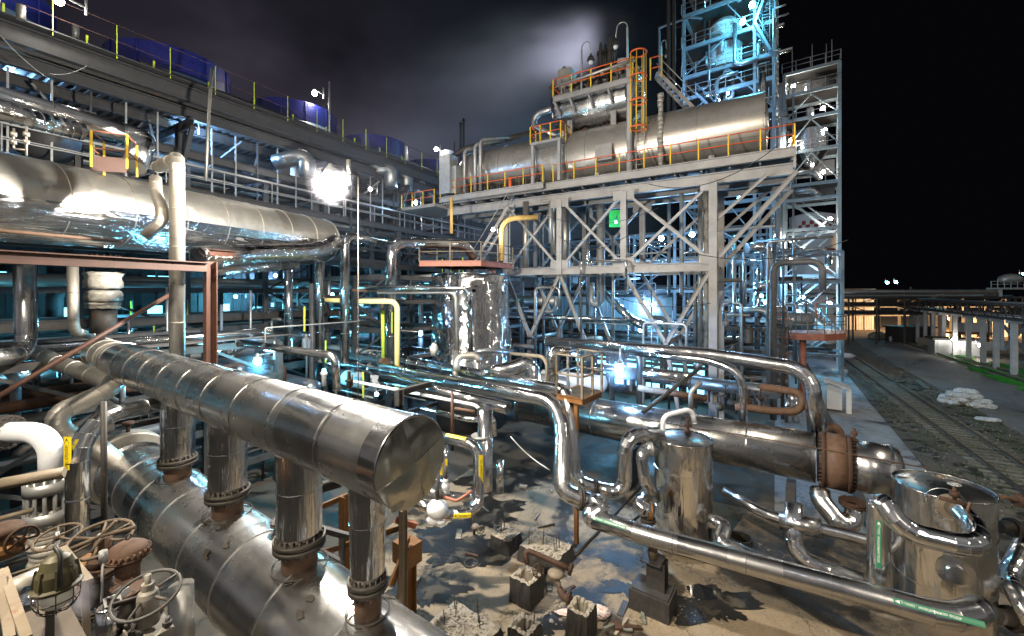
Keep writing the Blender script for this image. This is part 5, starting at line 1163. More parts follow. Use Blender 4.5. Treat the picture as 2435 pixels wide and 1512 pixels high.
MB().lathe(c+ZZ*10.0, ZZ, [(0, 2.6), (.12, 2.6), (.16, 1.2)], 48).build('roof', sheet, th)
MB().lathe(c+ZZ*.0, ZZ, [(0, 2.3), (3.0, 2.3)], 40).build('skirt', dsteel, th)
th = thing('tank_platform', 'faded orange platform with pale railings on top of the mirror tank', 'platform', c+ZZ*10.3)
fl = [T(6, 1165, 380, 25.2), T(6, 1605, 352, 25.0), T(6, 1830, 392, 28), T(6, 1400, 415, 29)]
zf = 10.75
fl = [Vector((p.x, p.y, zf)) for p in fl]
mb = MB(); mb.v = [p for p in fl]+[p-ZZ*.06 for p in fl]; mb.face((3, 2, 1, 0)); mb.face((4, 5, 6, 7)); mb.build('deck_plate', brown, th)
for a, b in zip(fl, fl[1:]+fl[:1]): MB().ibeam(a-ZZ*.12, b-ZZ*.12, .12, .34).build('edge_beam', salmon, th)
railing(th, [fl[3], fl[0], fl[1], fl[2]], 1.15, 1.8, tan, tan, .03)
for (x, y) in ((1390, 405), (1530, 405), (1660, 415), (1690, 415)): MB().bar(T(6, x, y-20, 27), T(6, x+14, y+20, 27), .14, .14).build('knee_brace', salmon, th)
# small caged platform near the brightest blue lamp
th = thing('lamp_platform', 'small square railed platform on a tan post, below the brightest blue lamp', 'platform', T(7, 480, 1500, 16))
q = [T(7, 320, 1300, 15.4), T(7, 500, 1335, 14.6), T(7, 640, 1285, 15.8), T(7, 470, 1250, 16.8)]; zf = q[1].z
q = [Vector((p.x, p.y, zf)) for p in q]
for a, b in zip(q, q[1:]+q[:1]): MB().ibeam(a-ZZ*.1, b-ZZ*.1, .1, .2).build('edge_beam', ochre, th)
mb = MB(); mb.v = q+[p-ZZ*.03 for p in q]; mb.face((0, 1, 2, 3)); mb.face((7, 6, 5, 4)); mb.build('deck_plate', grating, th)
railing(th, q+[q[0]], 1.45, 1.0, tan, tan, .035)
MB().bar(Vector((q[1].x-.15, q[1].y+.3, 0)), Vector((q[1].x-.15, q[1].y+.3, zf-.15)), .13, .13).build('post', ochre, th)
# insulated pipes of the middle right
pipe('long mirror pipe running over the exchanger and elbowing down behind its rusty flange', [W(1300, 812, 23.5), W(1690, 842, 18.9), W(1928, 880, 16.3), W(1942, 1060, 16.0)], .285, mirror, br=.8, seam=1.5, n=26)
pipe('slimmer mirror pipe running below the long one and dropping near the main column', [W(1400, 826, 22.5), W(1690, 857, 18.4), W(1752, 882, 17.5), W(1766, 920, 17.4), W(1766, 1020, 17.4)], .175, mirror, br=.4, seam=1.2, n=20)
pipe('third mirror pipe ending short above the exchanger', [W(1530, 885, 19.5), W(1640, 900, 18.4)], .28, mirror, seam=1.2, n=20)
pipe('dark diagonal strut tube in front of the main steel column', [T(7, 930, 1432, 16.5), T(7, 1345, 1108, 17.2)], .075, dsteel, 'brace', 'diagonal_strut', seam=0, n=12)
pipe('tan-stained pipe lying above the exchanger', [T(7, 900, 1255, 20), T(7, 1390, 1330, 18.5)], .15, rustlite, seam=0, n=14)
pipe('grey bent pipe standing left of the main steel column foot', [T(7, 1275, 1400, 17), T(7, 1275, 1280, 17), T(7, 1345, 1215, 17)], .09, galv, seam=0, n=12)
pipe('rusty low bent pipe right of the main steel column', [T(7, 1590, 1390, 17.5), T(7, 1700, 1395, 17.3), T(7, 1840, 1420, 17), T(8, 240, 1425, 16.6), T(8, 250, 1290, 16.8), T(8, -60, 1245, 17.6)], .15, rustlite, br=.4, seam=0, n=16, gores=0)
pipe('long rusty pipe ending in a bend right of the exchanger flange', [T(12, 400, 20, 17), T(12, 500, 30, 17), T(12, 510, 120, 17)], .2, rustlite, br=.4, seam=0, n=14, gores=0)
for k, x in enumerate((150, 195)):
    pipe(('left' if k == 0 else 'right')+' of two short mirror standpipes left of the big vertical elbow', [T(8, x, 1290, 18), T(8, x, 1500, 18)], .17, mirror, seam=0, n=16)
for i in range(9):
    x = 1480+i*42; c0 = T(7, x, 1340+random.uniform(-30, 60), 18+random.uniform(0, 1.5))
    mb = MB().sphere(c0, random.uniform(.12, .2), 10, 7, (1, 1, .9), .1); mb.cyl(c0, c0+ZZ*.5, .03, 6); mb.torus(c0+ZZ*.5, ZZ, .13, .018, 14, 5)
    o = mb.build('gate_valve', random.choice((rust, iron, dsteel))); tag(o, 'small rusty handwheel valve behind the exchanger, right of the main column', 'valve', group='small valves behind the exchanger')
random.seed(77)
for i in range(64):
    px = random.uniform(-40, 1010); Y = random.uniform(15.5, 33); x = (px-1217)/1000*Y
    if px > 640 and Y < 24: Y = 27; x = (px-1217)/1000*Y
    p = XY(x, Y, random.uniform(1, 8)); d = random.choice((EA, eL, -EA)); r = random.choice((.03, .05, .08, .13)); pts = [p, p+d*random.uniform(2, 6)]
    q = random.random()
    if q < .4: pts.append(pts[-1]+ZZ*random.choice((-1, 1))*random.uniform(.8, 3))
    elif q < .7: pts.insert(0, p+ZZ*random.choice((-1, 1))*random.uniform(.8, 3))
    pipe('thin pipe criss-crossing the left racks', pts, r, random.choice([galv, msteel, steelb, shadepipe, mirror, dull]), 'pipe', 'branch_pipe', br=r*3, seam=0, n=8, gores=3, group='thin pipes criss-crossing the left racks', rings=False)
for i in range(14):
    px = random.uniform(60, 980); Y = random.uniform(17, 30); p = XY((px-1217)/1000*Y, Y, random.uniform(4, 8.2))
    mb = MB().bar(p, p+ZZ*1.1, .05, .05); o = mb.build('marker_post', lime); tag(o, 'lime-yellow railing post glimpsed in the left racks', 'post', group='lime posts in the left racks')
for i in range(30):
    px = random.uniform(20, 1900); Y = random.uniform(17, 33); c = XY((px-1217)/1000*Y, Y, random.uniform(1.2, 8)); q = random.random()
    if 900 < px < 1300 and Y < 29: continue
    if q < .5: mb = MB().sphere(c, random.uniform(.15, .3), 10, 7, (1, 1, 1), .15); mb.cyl(c, c+ZZ*.6, .04, 6); mb.torus(c+ZZ*.6, ZZ, .2, .02, 14, 5)
    else: mb = MB().lathe(c-ZZ*.5, ZZ, [(0, .1), (.1, .22), (.8, .22), (.9, .1), (1.1, .06)], 12)
    o = mb.build('valve', random.choice((galv, rust, iron, msteel))); tag(o, 'valve or small vessel among the rack pipes', 'valve', group='valves among the rack pipes')
random.seed(99)
for i in range(80):
    px = random.uniform(1180, 1880); Y = random.uniform(27, 40); x = (px-1217)/1000*Y
    p = XY(x, Y, random.uniform(1.5, 14)); d = random.choice((EA, -EA, EB, ZZ, ZZ)); r = random.choice((.04, .06, .09, .15)); pts = [p, p+d*random.uniform(2, 5)]
    q = random.random()
    if q < .5: pts.append(pts[-1]+random.choice((EA, -EA, EB) if d is ZZ else (ZZ, -ZZ))*random.uniform(.8, 2.5))
    pipe('thin blue-lit pipe tangled behind the trusses', pts, r, random.choice([galv, msteel, steelb, shadepipe, mirror]), 'pipe', 'branch_pipe', br=r*3, seam=0, n=8, gores=3, group='thin pipes tangled behind the trusses', rings=False)
# slack cables strung through the plant
random.seed(41)
def cable(p, q, sag, label, r=.02, m=None, group=None):
    pts = [p.lerp(q, i/10)-ZZ*sag*4*(i/10)*(1-i/10) for i in range(11)]
    mb = MB(); tube(mb, pts, r, .01, 5, 0, smooth=True); o = mb.build('cable', m or rubber); tag(o, label, 'cable', group); return o
for i in range(22):
    px = random.uniform(420, 1850); Y = random.uniform(18, 34); p = Xz(px, Y, random.uniform(5, 15 if px > 1250 else 9)); q = p+EA*random.uniform(-7, 7)+EB*random.uniform(0, 3)+ZZ*random.uniform(-2, 2)
    cable(p, q, random.uniform(.2, .9), 'dark slack cable strung between the racks', .018, None, 'slack cables between the racks')
cable(T(1, 0, 250, 15), T(1, 330, 550, 16), .1, 'thin guy wire slanting under the air-cooler deck at the far left', .015, galv)
cable(T(1, 350, 525, 16), T(1, 620, 470, 17), .15, 'thin wire reaching the bracket under the air-cooler deck', .012, galv)

pipe('crumpled foil-clad pipe slung along under the far end of the huge duct', [W(470, 612, 15.5), W(640, 600, 18.5), W(745, 600, 20.8), W(800, 575, 22)], .42, mirror2, br=1.0, seam=1.0, n=22)
pipe('second crumpled foil-clad pipe tucked below the huge duct', [W(500, 640, 17), W(700, 628, 21)], .28, mirror2, seam=1.0, n=18)
# ------------------------------------------------------------------ HIGH STEEL DECK with the two drums
eD = Vector((-.857, .515, 0)); nD = Vector((.515, .857, 0)); oD = Vector((14.45, 21.5, 0))
def DK(s, b, z): return oD+eD*s+nD*b+ZZ*z
th = thing('drum_deck', 'high grey steel deck on riveted trusses carrying two stacked drums, with orange and yellow railings', 'steel structure', DK(3.8, 0, 0))
for (b, z, w_, h) in ((0, 16.1, .25, .5), (.5, 15.35, .3, .6), (2.6, 15.4, .3, .6), (4.8, 15.4, .3, .6), (5.4, 16.1, .25, .5)):
    MB().ibeam(DK(0, b, z), DK(23.2, b, z), w_, h).build('long_beam', steel, th)
MB().box(DK(11.6, 2.7, 16.33), eD*11.6, nD*2.6, ZZ*.03).build('deck_plate', dsteel, th)
for i in range(17):
    s = i*1.43+.1; MB().ibeam(DK(s, .05, 15.86), DK(s, 5.3, 15.86), .1, .28).build('joist', steel, th)
for z in (15.75,): MB().bar(DK(.0, 0, z), DK(0, 5.4, z), .12, .9).build('end_plate', steel, th)
cols = (3.78, 8.78, 13.1, 17.3)
for b in (0, 4.6):
    for i, s in enumerate(cols):
        z0 = 0 if i in (0,) else 10.1
        MB().ibeam(DK(s, b, z0), DK(s, b, 15.1), .42 if i == 0 else .36, .42 if i == 0 else .36, nD).build('column', steel, th)
    MB().ibeam(DK(3.9, b, 10.35), DK(17.6, b, 10.35), .26, .5).build('lower_chord', steel, th)
    for s0, s1 in zip(cols, cols[1:]):
        MB().bar(DK(s0+.15, b-.02, 10.7), DK(s1-.15, b-.02, 15.0), .16, .16).build('brace', steel, th)
        MB().bar(DK(s0+.15, b+.16, 15.0), DK(s1-.15, b+.16, 10.7), .16, .16).build('brace', steel, th)
        for (s, z) in ((s0+.3, 10.75), (s1-.3, 10.75), (s0+.3, 14.9), (s1-.3, 14.9)): MB().box(DK(s, b-.1, z), eD*.35, nD*.012, ZZ*.3).build('gusset_plate', steel, th)
    MB().ibeam(DK(3.7, b, 10.6), DK(-.1+b*.0, b, 15.1), .2, .22).build('cantilever_strut', steel, th)
    MB().ibeam(DK(3.65, b, 12.9), DK(1.2, b, 15.1), .14, .16).build('cantilever_strut', steel, th)
    for s0, s1, z1 in ((8.78, 6.3, 5.9), (3.95, 6.3, 5.9), (13.1, 15.4, 5.8), (13.1, 11.0, 5.0), (17.3, 15.4, 5.8), (6.3, 5.2, 0)):
        MB().ibeam(DK(s0, b, 10.1 if s0 != 6.3 else 5.9), DK(s1, b, z1), .2, .22).build('raking_leg', steel, th)
    for s in (11.0, 15.4): MB().ibeam(DK(s, b, 0), DK(s, b, 5.6), .3, .3, nD).build('column', msteel, th)
for s in cols+(6.3,): MB().ibeam(DK(s, 0, 10.3 if s != 6.3 else 5.9), DK(s, 4.6, 10.3 if s != 6.3 else 5.9), .2, .35).build('cross_beam', steel, th)
mb = MB()   # rivet heads on the splice plates
for (s, z) in ((4.6, 10.35), (8.78, 11.4), (13.1, 11.4), (3.78, 8.0), (9.5, 15.35), (14.5, 15.35)):
    for i in range(6):
        for j in range(3): mb.cyl(DK(s-.25+.1*i, -.17+(.04 if z > 15 else 0)+(.5 if z > 15 else 0), z-.18+.18*j), DK(s-.25+.1*i, -.23+(.5 if z > 15 else 0), z-.18+.18*j), .025, 6)
mb.build('rivet_rows', steel, th)['kind'] = 'stuff'
railing(th, [DK(5.4*0, 3.2, 16.4), DK(0, 0, 16.4), DK(13.6, 0, 16.4)], 1.12, 1.55, orange, yellow, .03)
railing(th, [DK(14.2, -.4, 16.4), DK(23.2, -.4, 16.4)], 1.12, 1.55, orange, yellow, .028)
MB().ibeam(DK(14.1, -.5, 16.1), DK(23.2, -.5, 16.1), .25, .4).build('long_beam', steel, th)
MB().box(DK(18.7, -.2, 16.33), eD*4.6, nD*.3, ZZ*.03).build('walkway', galv, th)
# raised corner platform
th = thing('corner_platform', 'raised orange-railed corner platform on grey posts at the left drum end', 'platform', DK(14.2, 0, 16.4))
for (s, b) in ((13.1, -.1), (15.1, -.1), (13.1, 1.3), (15.1, 1.3)): MB().bar(DK(s, b, 16.4), DK(s, b, 19.1), .2, .2).build('post', steel, th)
MB().box(DK(14.1, .6, 19.15), eD*1.15, nD*.85, ZZ*.09).build('deck_plate', steel, th)
railing(th, [DK(12.95, 1.4, 19.2), DK(12.95, -.2, 19.2), DK(15.25, -.2, 19.2), DK(15.25, 1.4, 19.2)], 1.15, .8, orange, yellow, .032)
ladder(th, DK(15.0, .9, 16.4), DK(15.0, .9, 19.2))
# drums
big = clad('weathered_drum_cladding', (.50, .475, .44), .30, .14, .02, dirt=.4, vary=.04, streak=(7, .25), fine=.1, metal=.72)
mb = MB(); A_ = DK(1.3, 2.6, 18.5); B_ = DK(22.0, 2.6, 18.5); tube(mb, [B_, A_], 1.9, n=72, gores=0, seam=3.4, caps=False)
mb.lathe(A_, -eD, [(-.08, 1.9), (-.05, 1.94), (.0, 1.94), (.01, 1.88), (.05, 1.6), (.16, .8), (.2, .01)], 56, caps=False); mb.lathe(B_, eD, [(0, 1.9), (.5, 1.65), (.9, 1.0), (1.05, .01)], 56, sharp=False, caps=False)
o = mb.build('storage_drum', big); tag(o, 'very long horizontal drum lying on the high steel deck', 'drum')
for s in (4, 11, 18): MB().box(DK(s, 2.6, 16.6), eD*.15, nD*1.3, ZZ*.35).build('saddle', steel, o)
for s in (6.9, 8.6, 13.0): MB().torus(DK(s, 2.6, 18.5), eD, 1.93, .05, 64, 5).build('shell_band', dull, o)
mb = MB(); tube(mb, [DK(13.9, 2.6, 22.2), DK(9.0, 2.6, 22.2)], 1.75, n=64, gores=0, seam=1.35, caps=False)
for P_, d in ((DK(13.9, 2.6, 22.2), eD), (DK(9.0, 2.6, 22.2), -eD)): mb.lathe(P_, d, [(0, 1.75), (.35, 1.6), (.65, 1.0), (.8, .01)], 48, sharp=False, caps=False)
o = mb.build('storage_drum', sheet); tag(o, 'shorter bright drum stacked above the long one', 'drum')
for s in (13.0, 9.9):
    for b in (1.5, 3.6): MB().box(DK(s, b, 20.7), eD*.18, nD*.1, ZZ*1.15).build('support_leg', steel, o)
for s in (12.2, 10.6): MB().lathe(DK(s, 2.4, 20.3), ZZ, [(0, .35), (.1, .35), (.1, .2), (.3, .2)], 18).build('nozzle', rust, o)
th = thing('top_platform', 'orange-railed service platform on top of the upper drum', 'platform', DK(11.8, 1.4, 22.5))
MB().box(DK(10.9, .45, 22.12), eD*2.7, nD*.45, ZZ*.03).build('deck_plate', galv, th)
MB().ibeam(DK(8.25, 0, 21.95), DK(13.6, 0, 21.95), .15, .35).build('edge_beam', steel, th); MB().ibeam(DK(13.6, 0, 21.95), DK(13.6, 1.2, 21.95), .15, .35).build('edge_beam', steel, th)
for s in (8.5, 9.8, 11.1, 12.4, 13.5): MB().bar(DK(s, .02, 21.85), DK(s, .95, 21.2), .12, .2).build('bracket', steel, th)
railing(th, [DK(13.6, 2.4, 22.15), DK(13.6, 0, 22.15), DK(8.25, 0, 22.15), DK(8.25, 2.4, 22.15)], 1.15, 1.45, orange, yellow, .035)
pipe('pale pipe slung along the outside of the top railing', [DK(13.3, -.12, 22.75), DK(8.1, -.12, 23.05)], .09, dull, seam=0, n=12)
# tall ladder with cage
th = thing('cage_ladder', 'tall ladder with yellow bars and orange hoops beside the upper drum', 'ladder', DK(8.0, .3, 16.4))
ladder(th, DK(7.9, .45, 16.5), DK(7.9, .45, 23.4), .5, steel)
for z in (18.9, 20.5, 22.0, 23.45): MB().torus(DK(7.9, .0, z), ZZ, .48, .05, 24, 5).build('cage_hoop', orange, th)
for a in (0, .8, 1.6, 2.4, 3.14, 4.2, 5.1): q = DK(7.9, 0, 0)+Vector((cos(a), sin(a), 0))*.47; MB().cyl(q+ZZ*18.7, q+ZZ*23.45, .03, 5).build('cage_bar', yellow, th)
pipe('grey upright tube rising beside the caged ladder', [DK(8.5, .2, 16.4), DK(8.5, .2, 23.3), DK(9.2, .2, 23.4)], .17, steel, 'pipe', 'tube', br=.3, seam=0, n=12)
th = thing('stairway', 'grey stairway descending right of the caged ladder between the drums', 'stairs', DK(6, 2, 20)); stair(th, DK(7.3, 2.4, 23.0), DK(5.2, 3.2, 20.4), .8, 10, steel)
railing(th, [DK(7.6, 1.8, 22.5), DK(6.9, 1.8, 22.5)], 1.4, .7, orange, yellow, .035)
for k, (s, z0, z1) in enumerate(((6.75, 16.6, 21.0), (13.2, 16.6, 20.0))):
    mb = MB(); P_ = [DK(s, .75, z0+(z1-z0)*i/16)+Vector((random.uniform(-.04, .04), 0, 0)) for i in range(17)]; prof = []
    for i, (a, b) in enumerate(zip(P_, P_[1:])): mb.cyl(a, b, random.uniform(.13, .20) if k == 0 else random.uniform(.09, .13), 10)
    o = mb.build('lagged_pipe', wrap); tag(o, ('thick' if k == 0 else 'thin')+' rope-lagged upright pipe in front of the long drum', 'pipe')
mb = MB().box(DK(10.2, .55, 17.9), eD*.55, nD*.25, ZZ*.5); o = mb.build('junction_box', steel); tag(o, 'grey junction box mounted in front of the long drum', 'box')
mb = MB().box(DK(13.3, 1.6, 23.9), eD*.5, nD*.5, ZZ*.6); mb.lathe(DK(13.5, 1.6, 24.5), ZZ, [(0, .3), (.2, .2), (.4, .1)], 12); o = mb.build('cabinet', dull); tag(o, 'dented pale cabinet on the left of the top platform', 'cabinet')
for k, (s, z) in enumerate(((11.1, 26.1), (10.45, 26.4))):
    th = thing('safety_valve', ('left' if k == 0 else 'right')+' of two dark safety valves standing on the top platform', 'valve', DK(s, 2.4, 23.7))
    MB().lathe(DK(s, 2.4, 23.7), ZZ, [(0, .15), (.8, .15), (.8, .3), (.95, .3), (.95, .18), (1.7, .22), (1.7, .28), (1.9, .28), (1.9, .13), (z-23.7, .1), (z-23.5, .04)], 16).build('valve_body', iron, th)
    MB().cyl(DK(s-.35, 2.4, 24.3), DK(s-.35, 2.4, z-.1), .1, 10).build('outlet_pipe', iron, th)
for i in range(9):
    s = 8.8+i*.65; mb = MB().sphere(DK(s, .6+random.random()*.5, 23.2), .22, 10, 7, (1, 1, .9), .25); mb.cyl(DK(s, .8, 22.6), DK(s, .8, 23.6), .05, 6)
    o = mb.build('valve', random.choice((rust, wrap, dull))); tag(o, 'lagged valve crowded behind the top railing', 'valve', group='lagged valves on the top platform')
pipe('grey pipe run lying along the top platform', [DK(13.4, 1.0, 23.3), DK(8.6, 1.0, 23.4)], .16, wrap, seam=0, n=12)
pipe('dark pipe curling down from the left end of the top platform', [DK(14.6, 3.2, 22.9), DK(16.6, 3.2, 22.8), DK(16.9, 3.2, 21.9), DK(14.6, 3, 20.6)], .25, shadepipe, br=.6, seam=0, n=16)
def gooseneck(label, p, h, side, mat=galv):
    th = thing('gooseneck_lamp', label, 'lamp', p)
    MB().bar(p, p+ZZ*h, .1, .1).build('post', mat, th); mb = MB(); t = p+ZZ*h
    tube(mb, [t-ZZ*.4, t+ZZ*.35, t+ZZ*.45+side*.9, t-ZZ*.5+side*1.05], .035, .4, 8, 0); mb.build('lamp_arm', mat, th)
    MB().lathe(t-ZZ*.95+side*1.05, ZZ, [(0, .16), (.08, .26), (.25, .2), (.4, .08), (.5, .05)], 16).build('lamp_shade', iron, th)
    MB().sphere(t-ZZ*1.0+side*1.05, .15, 12, 8).build('lamp_glass', white, th)
gooseneck('left unlit gooseneck lamp on the top platform', DK(11.6, .1, 22.1), 2.7, -eD*.6)
gooseneck('right unlit gooseneck lamp, highest on the top platform', DK(8.6, .1, 22.1), 3.2, eD*.7)
for k, (px, s) in enumerate(((1152, 21.2), (1185, 20.2), (1203, 19.7))):
    pipe(('first', 'second', 'third')[k]+' of three grey pipes arching over the far end of the long drum', [DK(s, .1, 16.6), DK(s, .1, 19.9+.25*k), DK(s-1.4, 2.6, 20.9+.1*k)], .13, galv, br=.35, seam=0, n=12)
pipe('dark overhead pipe above the far end of the long drum', [DK(23.5, 1, 19.8), DK(22.3, 1.5, 20.6), DK(16.5, 3.0, 21.3)], .22, dsteel, br=.5, seam=0, n=12)
random.seed(3)
for i in range(14):
    s = 15+i*.55; o = MB().cyl(DK(s, .3, 16.4), DK(s, .3, 16.8+random.random()*.5), .12, 8); o.torus(DK(s, .3, 17.1), eD, .13, .02, 12, 4)
    o = o.build('valve', random.choice((rust, orange, iron))); tag(o, 'small valve behind the railing at the far end of the deck', 'valve', group='small valves on the far deck end')
for k, (x, h, w_) in enumerate(((1066, 3.0, 1.3), (1082, 2.1, 1.2))):
    Y = 33; p = W(x, 463, Y); mb = MB().box(Vector((p.x, p.y, p.z+h/2)), eD*w_*.4, nD*.5, ZZ*h/2); o = mb.build('cabinet', galv); tag(o, ('taller' if k == 0 else 'shorter')+' of two pale cabinets at the far left end of the deck', 'cabinet')
th = thing('left_landing', 'landing with stairs at the far left end of the high deck', 'platform', DK(24.5, 0, 16)); MB().box(DK(25, 1, 15.7), eD*1.8, nD*2, ZZ*.12).build('deck_plate', steel, th)
railing(th, [DK(23.3, -1, 15.8), DK(26.8, -1, 15.8)], 1.1, 1.2, orange, yellow)
stair(th, DK(16.6, -.6, 14.8), DK(20.0, -.8, 10.2), .9, 12, steel)
MB().box(DK(20.8, -.8, 10.2), eD*1.0, nD*1.0, ZZ*.1).build('deck_plate', steel, th); railing(th, [DK(19.9, -1.8, 10.3), DK(21.8, -1.8, 10.3), DK(21.8, .2, 10.3)], 1.1, 1.0, brown, lime)
MB().bar(DK(21.6, -.8, 0), DK(21.6, -.8, 10.1), .2, .2).build('post', msteel, th)
# pipes hanging inside the trusses
for k, (x, y0, y1, r, m, U) in enumerate(((1250, 480, 640, .22, dull, 0), (1397, 450, 790, .13, mirror, 0), (1428, 455, 722, .30, galv, 1), (1457, 560, 800, .10, dull, 0), (1664, 450, 850, .14, dull, 0), (1678, 450, 850, .14, wrap, 0), (1345, 470, 640, .3, dull, 0), (1318, 480, 605, .3, dull, 0), (1590, 470, 700, .12, steelb, 0), (1620, 460, 700, .12, steelb, 0))):
    Y = 30 if x < 1600 else 26; pts = [W(x, y0, Y), W(x, y1, Y)]
    if U: pts += [W(x, y1, Y)+EA*-.8]; pts += [pts[-1]+ZZ*1.5]
    lb = ('far left of the hanging pipes under the deck, tan', 'slim shiny hanging pipe in the middle of the trusses', 'fat hanging pipe with a U-bend under the deck', 'thin tan hanging pipe right of the U-bend', 'hanging pipe left of the main steel column', 'lagged hanging pipe touching the main steel column', 'fat tan hanging pipe near the green sheet', 'second fat tan hanging pipe, farther left', 'blue-lit hanging pipe behind the X-braces', 'second blue-lit hanging pipe behind the X-braces')[k]
    pipe(lb, pts, r, m, seam=0, n=16, br=.5)
pipe('mustard yellow pipe curving at the left of the trusses', [W(1192, 620, 27), W(1192, 519, 27), W(1278, 517, 27)], .17, gpipe, br=.9, seam=0, n=16, gores=0)
pipe('short mustard post pipe left of the landing', [W(1073, 555, 27), W(1073, 470, 27)], .10, gpipe, seam=0, n=12)
pipe('level mirror pipe turning down in front of the cyan wall', [W(1210, 752, 30), W(1533, 762, 30), W(1535, 800, 30)], .14, mirror, br=.4, seam=0, n=12)
pipe('diagonal mirror pipe behind the raking legs', [W(1430, 690, 31), W(1500, 760, 30), W(1530, 775, 29)], .3, mirror, br=.4, seam=0, n=16)
mb = MB().box(W(1465, 520, 40), Vector((.7, 0, 0)), Vector((0, .1, 0)), ZZ*.8); o = mb.build('green_sheet', green); tag(o, 'bright green sheet hanging high behind the trusses', 'sheet')

# ------------------------------------------------------------------ towers
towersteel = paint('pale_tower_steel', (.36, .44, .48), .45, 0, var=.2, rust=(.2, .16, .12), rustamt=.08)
random.seed(21)
def towerlevels(th, P, xs, bs, zs, rail=1.1, mat=galv, floor=True):
    for z in zs:
        if floor: MB().box((P(xs[0], bs[0], z)+P(xs[-1], bs[-1], z))/2+ZZ*.19, (P(xs[-1], bs[0], 0)-P(xs[0], bs[0], 0))/2, (P(xs[0], bs[-1], 0)-P(xs[0], bs[0], 0))/2, ZZ*.03).build('floor_plate', dsteel, th)
        railing(th, [P(xs[-1]+.2, bs[0]-.25, z+.15), P(xs[0]-.1, bs[0]-.25, z+.15), P(xs[0]-.1, bs[-1], z+.15)], rail, 1.4, galv, mat, .035)
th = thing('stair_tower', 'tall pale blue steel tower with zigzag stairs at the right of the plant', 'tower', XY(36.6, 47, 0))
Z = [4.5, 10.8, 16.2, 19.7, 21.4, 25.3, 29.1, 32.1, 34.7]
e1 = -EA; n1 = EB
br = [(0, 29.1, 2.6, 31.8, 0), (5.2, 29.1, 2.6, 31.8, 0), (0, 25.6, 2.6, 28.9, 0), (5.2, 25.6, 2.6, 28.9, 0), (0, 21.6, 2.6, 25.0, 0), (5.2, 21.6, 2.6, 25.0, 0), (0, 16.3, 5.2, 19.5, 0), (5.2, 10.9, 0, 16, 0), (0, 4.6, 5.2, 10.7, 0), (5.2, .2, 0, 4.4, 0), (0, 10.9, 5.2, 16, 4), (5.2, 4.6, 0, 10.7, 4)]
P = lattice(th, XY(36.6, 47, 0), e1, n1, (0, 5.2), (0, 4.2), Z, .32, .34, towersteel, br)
MB().bar(P(4.3, 0, 0), P(4.3, 0, 34), .2, .2).build('column', steelb, th)
towerlevels(th, P, (0, 5.2), (0, 4.2), Z[4:])
zz = [.3, 4.5, 7.6, 10.8, 13.5, 16.2, 19.7]
for i, (a, b) in enumerate(zip(zz, zz[1:])):
    p = P(1.0 if i % 2 else 4.4, 1.0+(i % 2), a); q = P(4.4 if i % 2 else 1.0, 1.0+(i % 2), b); stair(th, p, q, .8, 10, towersteel)
MB().cyl(P(0, -.05, 0), P(0, -.05, 0)+ZZ*.02, .1, 6).build('foot_bolt', dsteel, th)
MB().box(P(0, 0, .12), e1*.7, n1*.7, ZZ*.12).build('foot', pcon, th)
for dz, x in ((1.6, 1.2), (2.4, 2.5), (2.2, .7), (3, 4.4)): MB().cyl(P(x, -.2, 34.7), P(x, -.2, 36.2+dz*.5), .05, 6).build('mast', galv, th)
for x, r in ((5.6, .22), (6.1, .3), (6.5, .14)):
    pipe({.22: 'middle', .3: 'thickest', .14: 'thinnest'}[r]+' of three tall pipes climbing the left side of the stair tower', [P(x, -.1, 2), P(x, -.1, 33.5), P(x-.6, .5, 33.8)], r, shadepipe, br=.5, seam=0, n=14)
mb = MB().lathe(P(2.8, 2.2, 23.2), ZZ, [(0, .3), (.6, .8), (2.2, 1.85), (4.9, 1.85), (5.3, 1.3), (5.5, .2)], 36); o = mb.build('hopper_vessel', mirror); tag(o, 'bright metal vessel with a conical bottom inside the stair tower', 'vessel')
for k, (z, r) in enumerate(((22.9, .35), (20.9, .45))): pipe(('upper' if k == 0 else 'lower')+' fat horizontal pipe inside the stair tower', [P(5.2, .6, z), P(2.4, .6, z), P(1.8, .9, z-1.0)], r, shadepipe, br=.6, seam=0, n=16)
for k, (x, z) in enumerate(((2.9, 32.5), (2.7, 29.4))): 
    mb = MB().lathe(P(x, 1.5, z), ZZ, [(0, .25), (.2, .42), (1.2, .42), (1.4, .25), (1.6, .2)], 18); o = mb.build('small_vessel', mirror); tag(o, ('upper' if k == 0 else 'lower')+' small bright vessel on the top floors of the stair tower', 'vessel')
for k, z in enumerate((19.9, 23.0, 33)):
    mb = MB().box(P(2.6, 4.0, z+1), e1*2.3, n1*.05, ZZ*.9); o = mb.build('cladding_panel', msteel); tag(o, ('lowest', 'middle', 'highest')[k]+' corrugated panel closing the back of the stair tower', 'panel')
# central column structure (top)
th = thing('process_tower', 'tall tangled process tower glowing cyan above the drums', 'tower', XY(15.5, 44, 0))
Zc = [6, 12, 18, 22, 26.5, 29.6, 31.9, 35, 38.5, 42]
br = [(0, 22.2, 4, 26.3, 0), (4, 22.2, 8.2, 26.3, 0), (8.2, 26.7, 4, 31.7, 0), (4, 31.7, 0, 26.7, 0), (0, 32.1, 4, 38.2, 0), (4, 38.2, 0, 42, 0), (8.2, 32.1, 4, 35, 0), (4, 18, 8.2, 22, 0), (0, 12, 4, 18, 0), (4, 12, 0, 18, 0), (4, 12, 8.2, 18, 0), (8.2, 6, 4, 12, 0), (0, 35, 4, 31.9, 5), (4, 26.5, 0, 31.9, 5)]
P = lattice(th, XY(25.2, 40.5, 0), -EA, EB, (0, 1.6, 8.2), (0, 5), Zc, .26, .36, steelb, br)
towerlevels(th, P, (0, 8.2), (0, 5), Zc[4:])
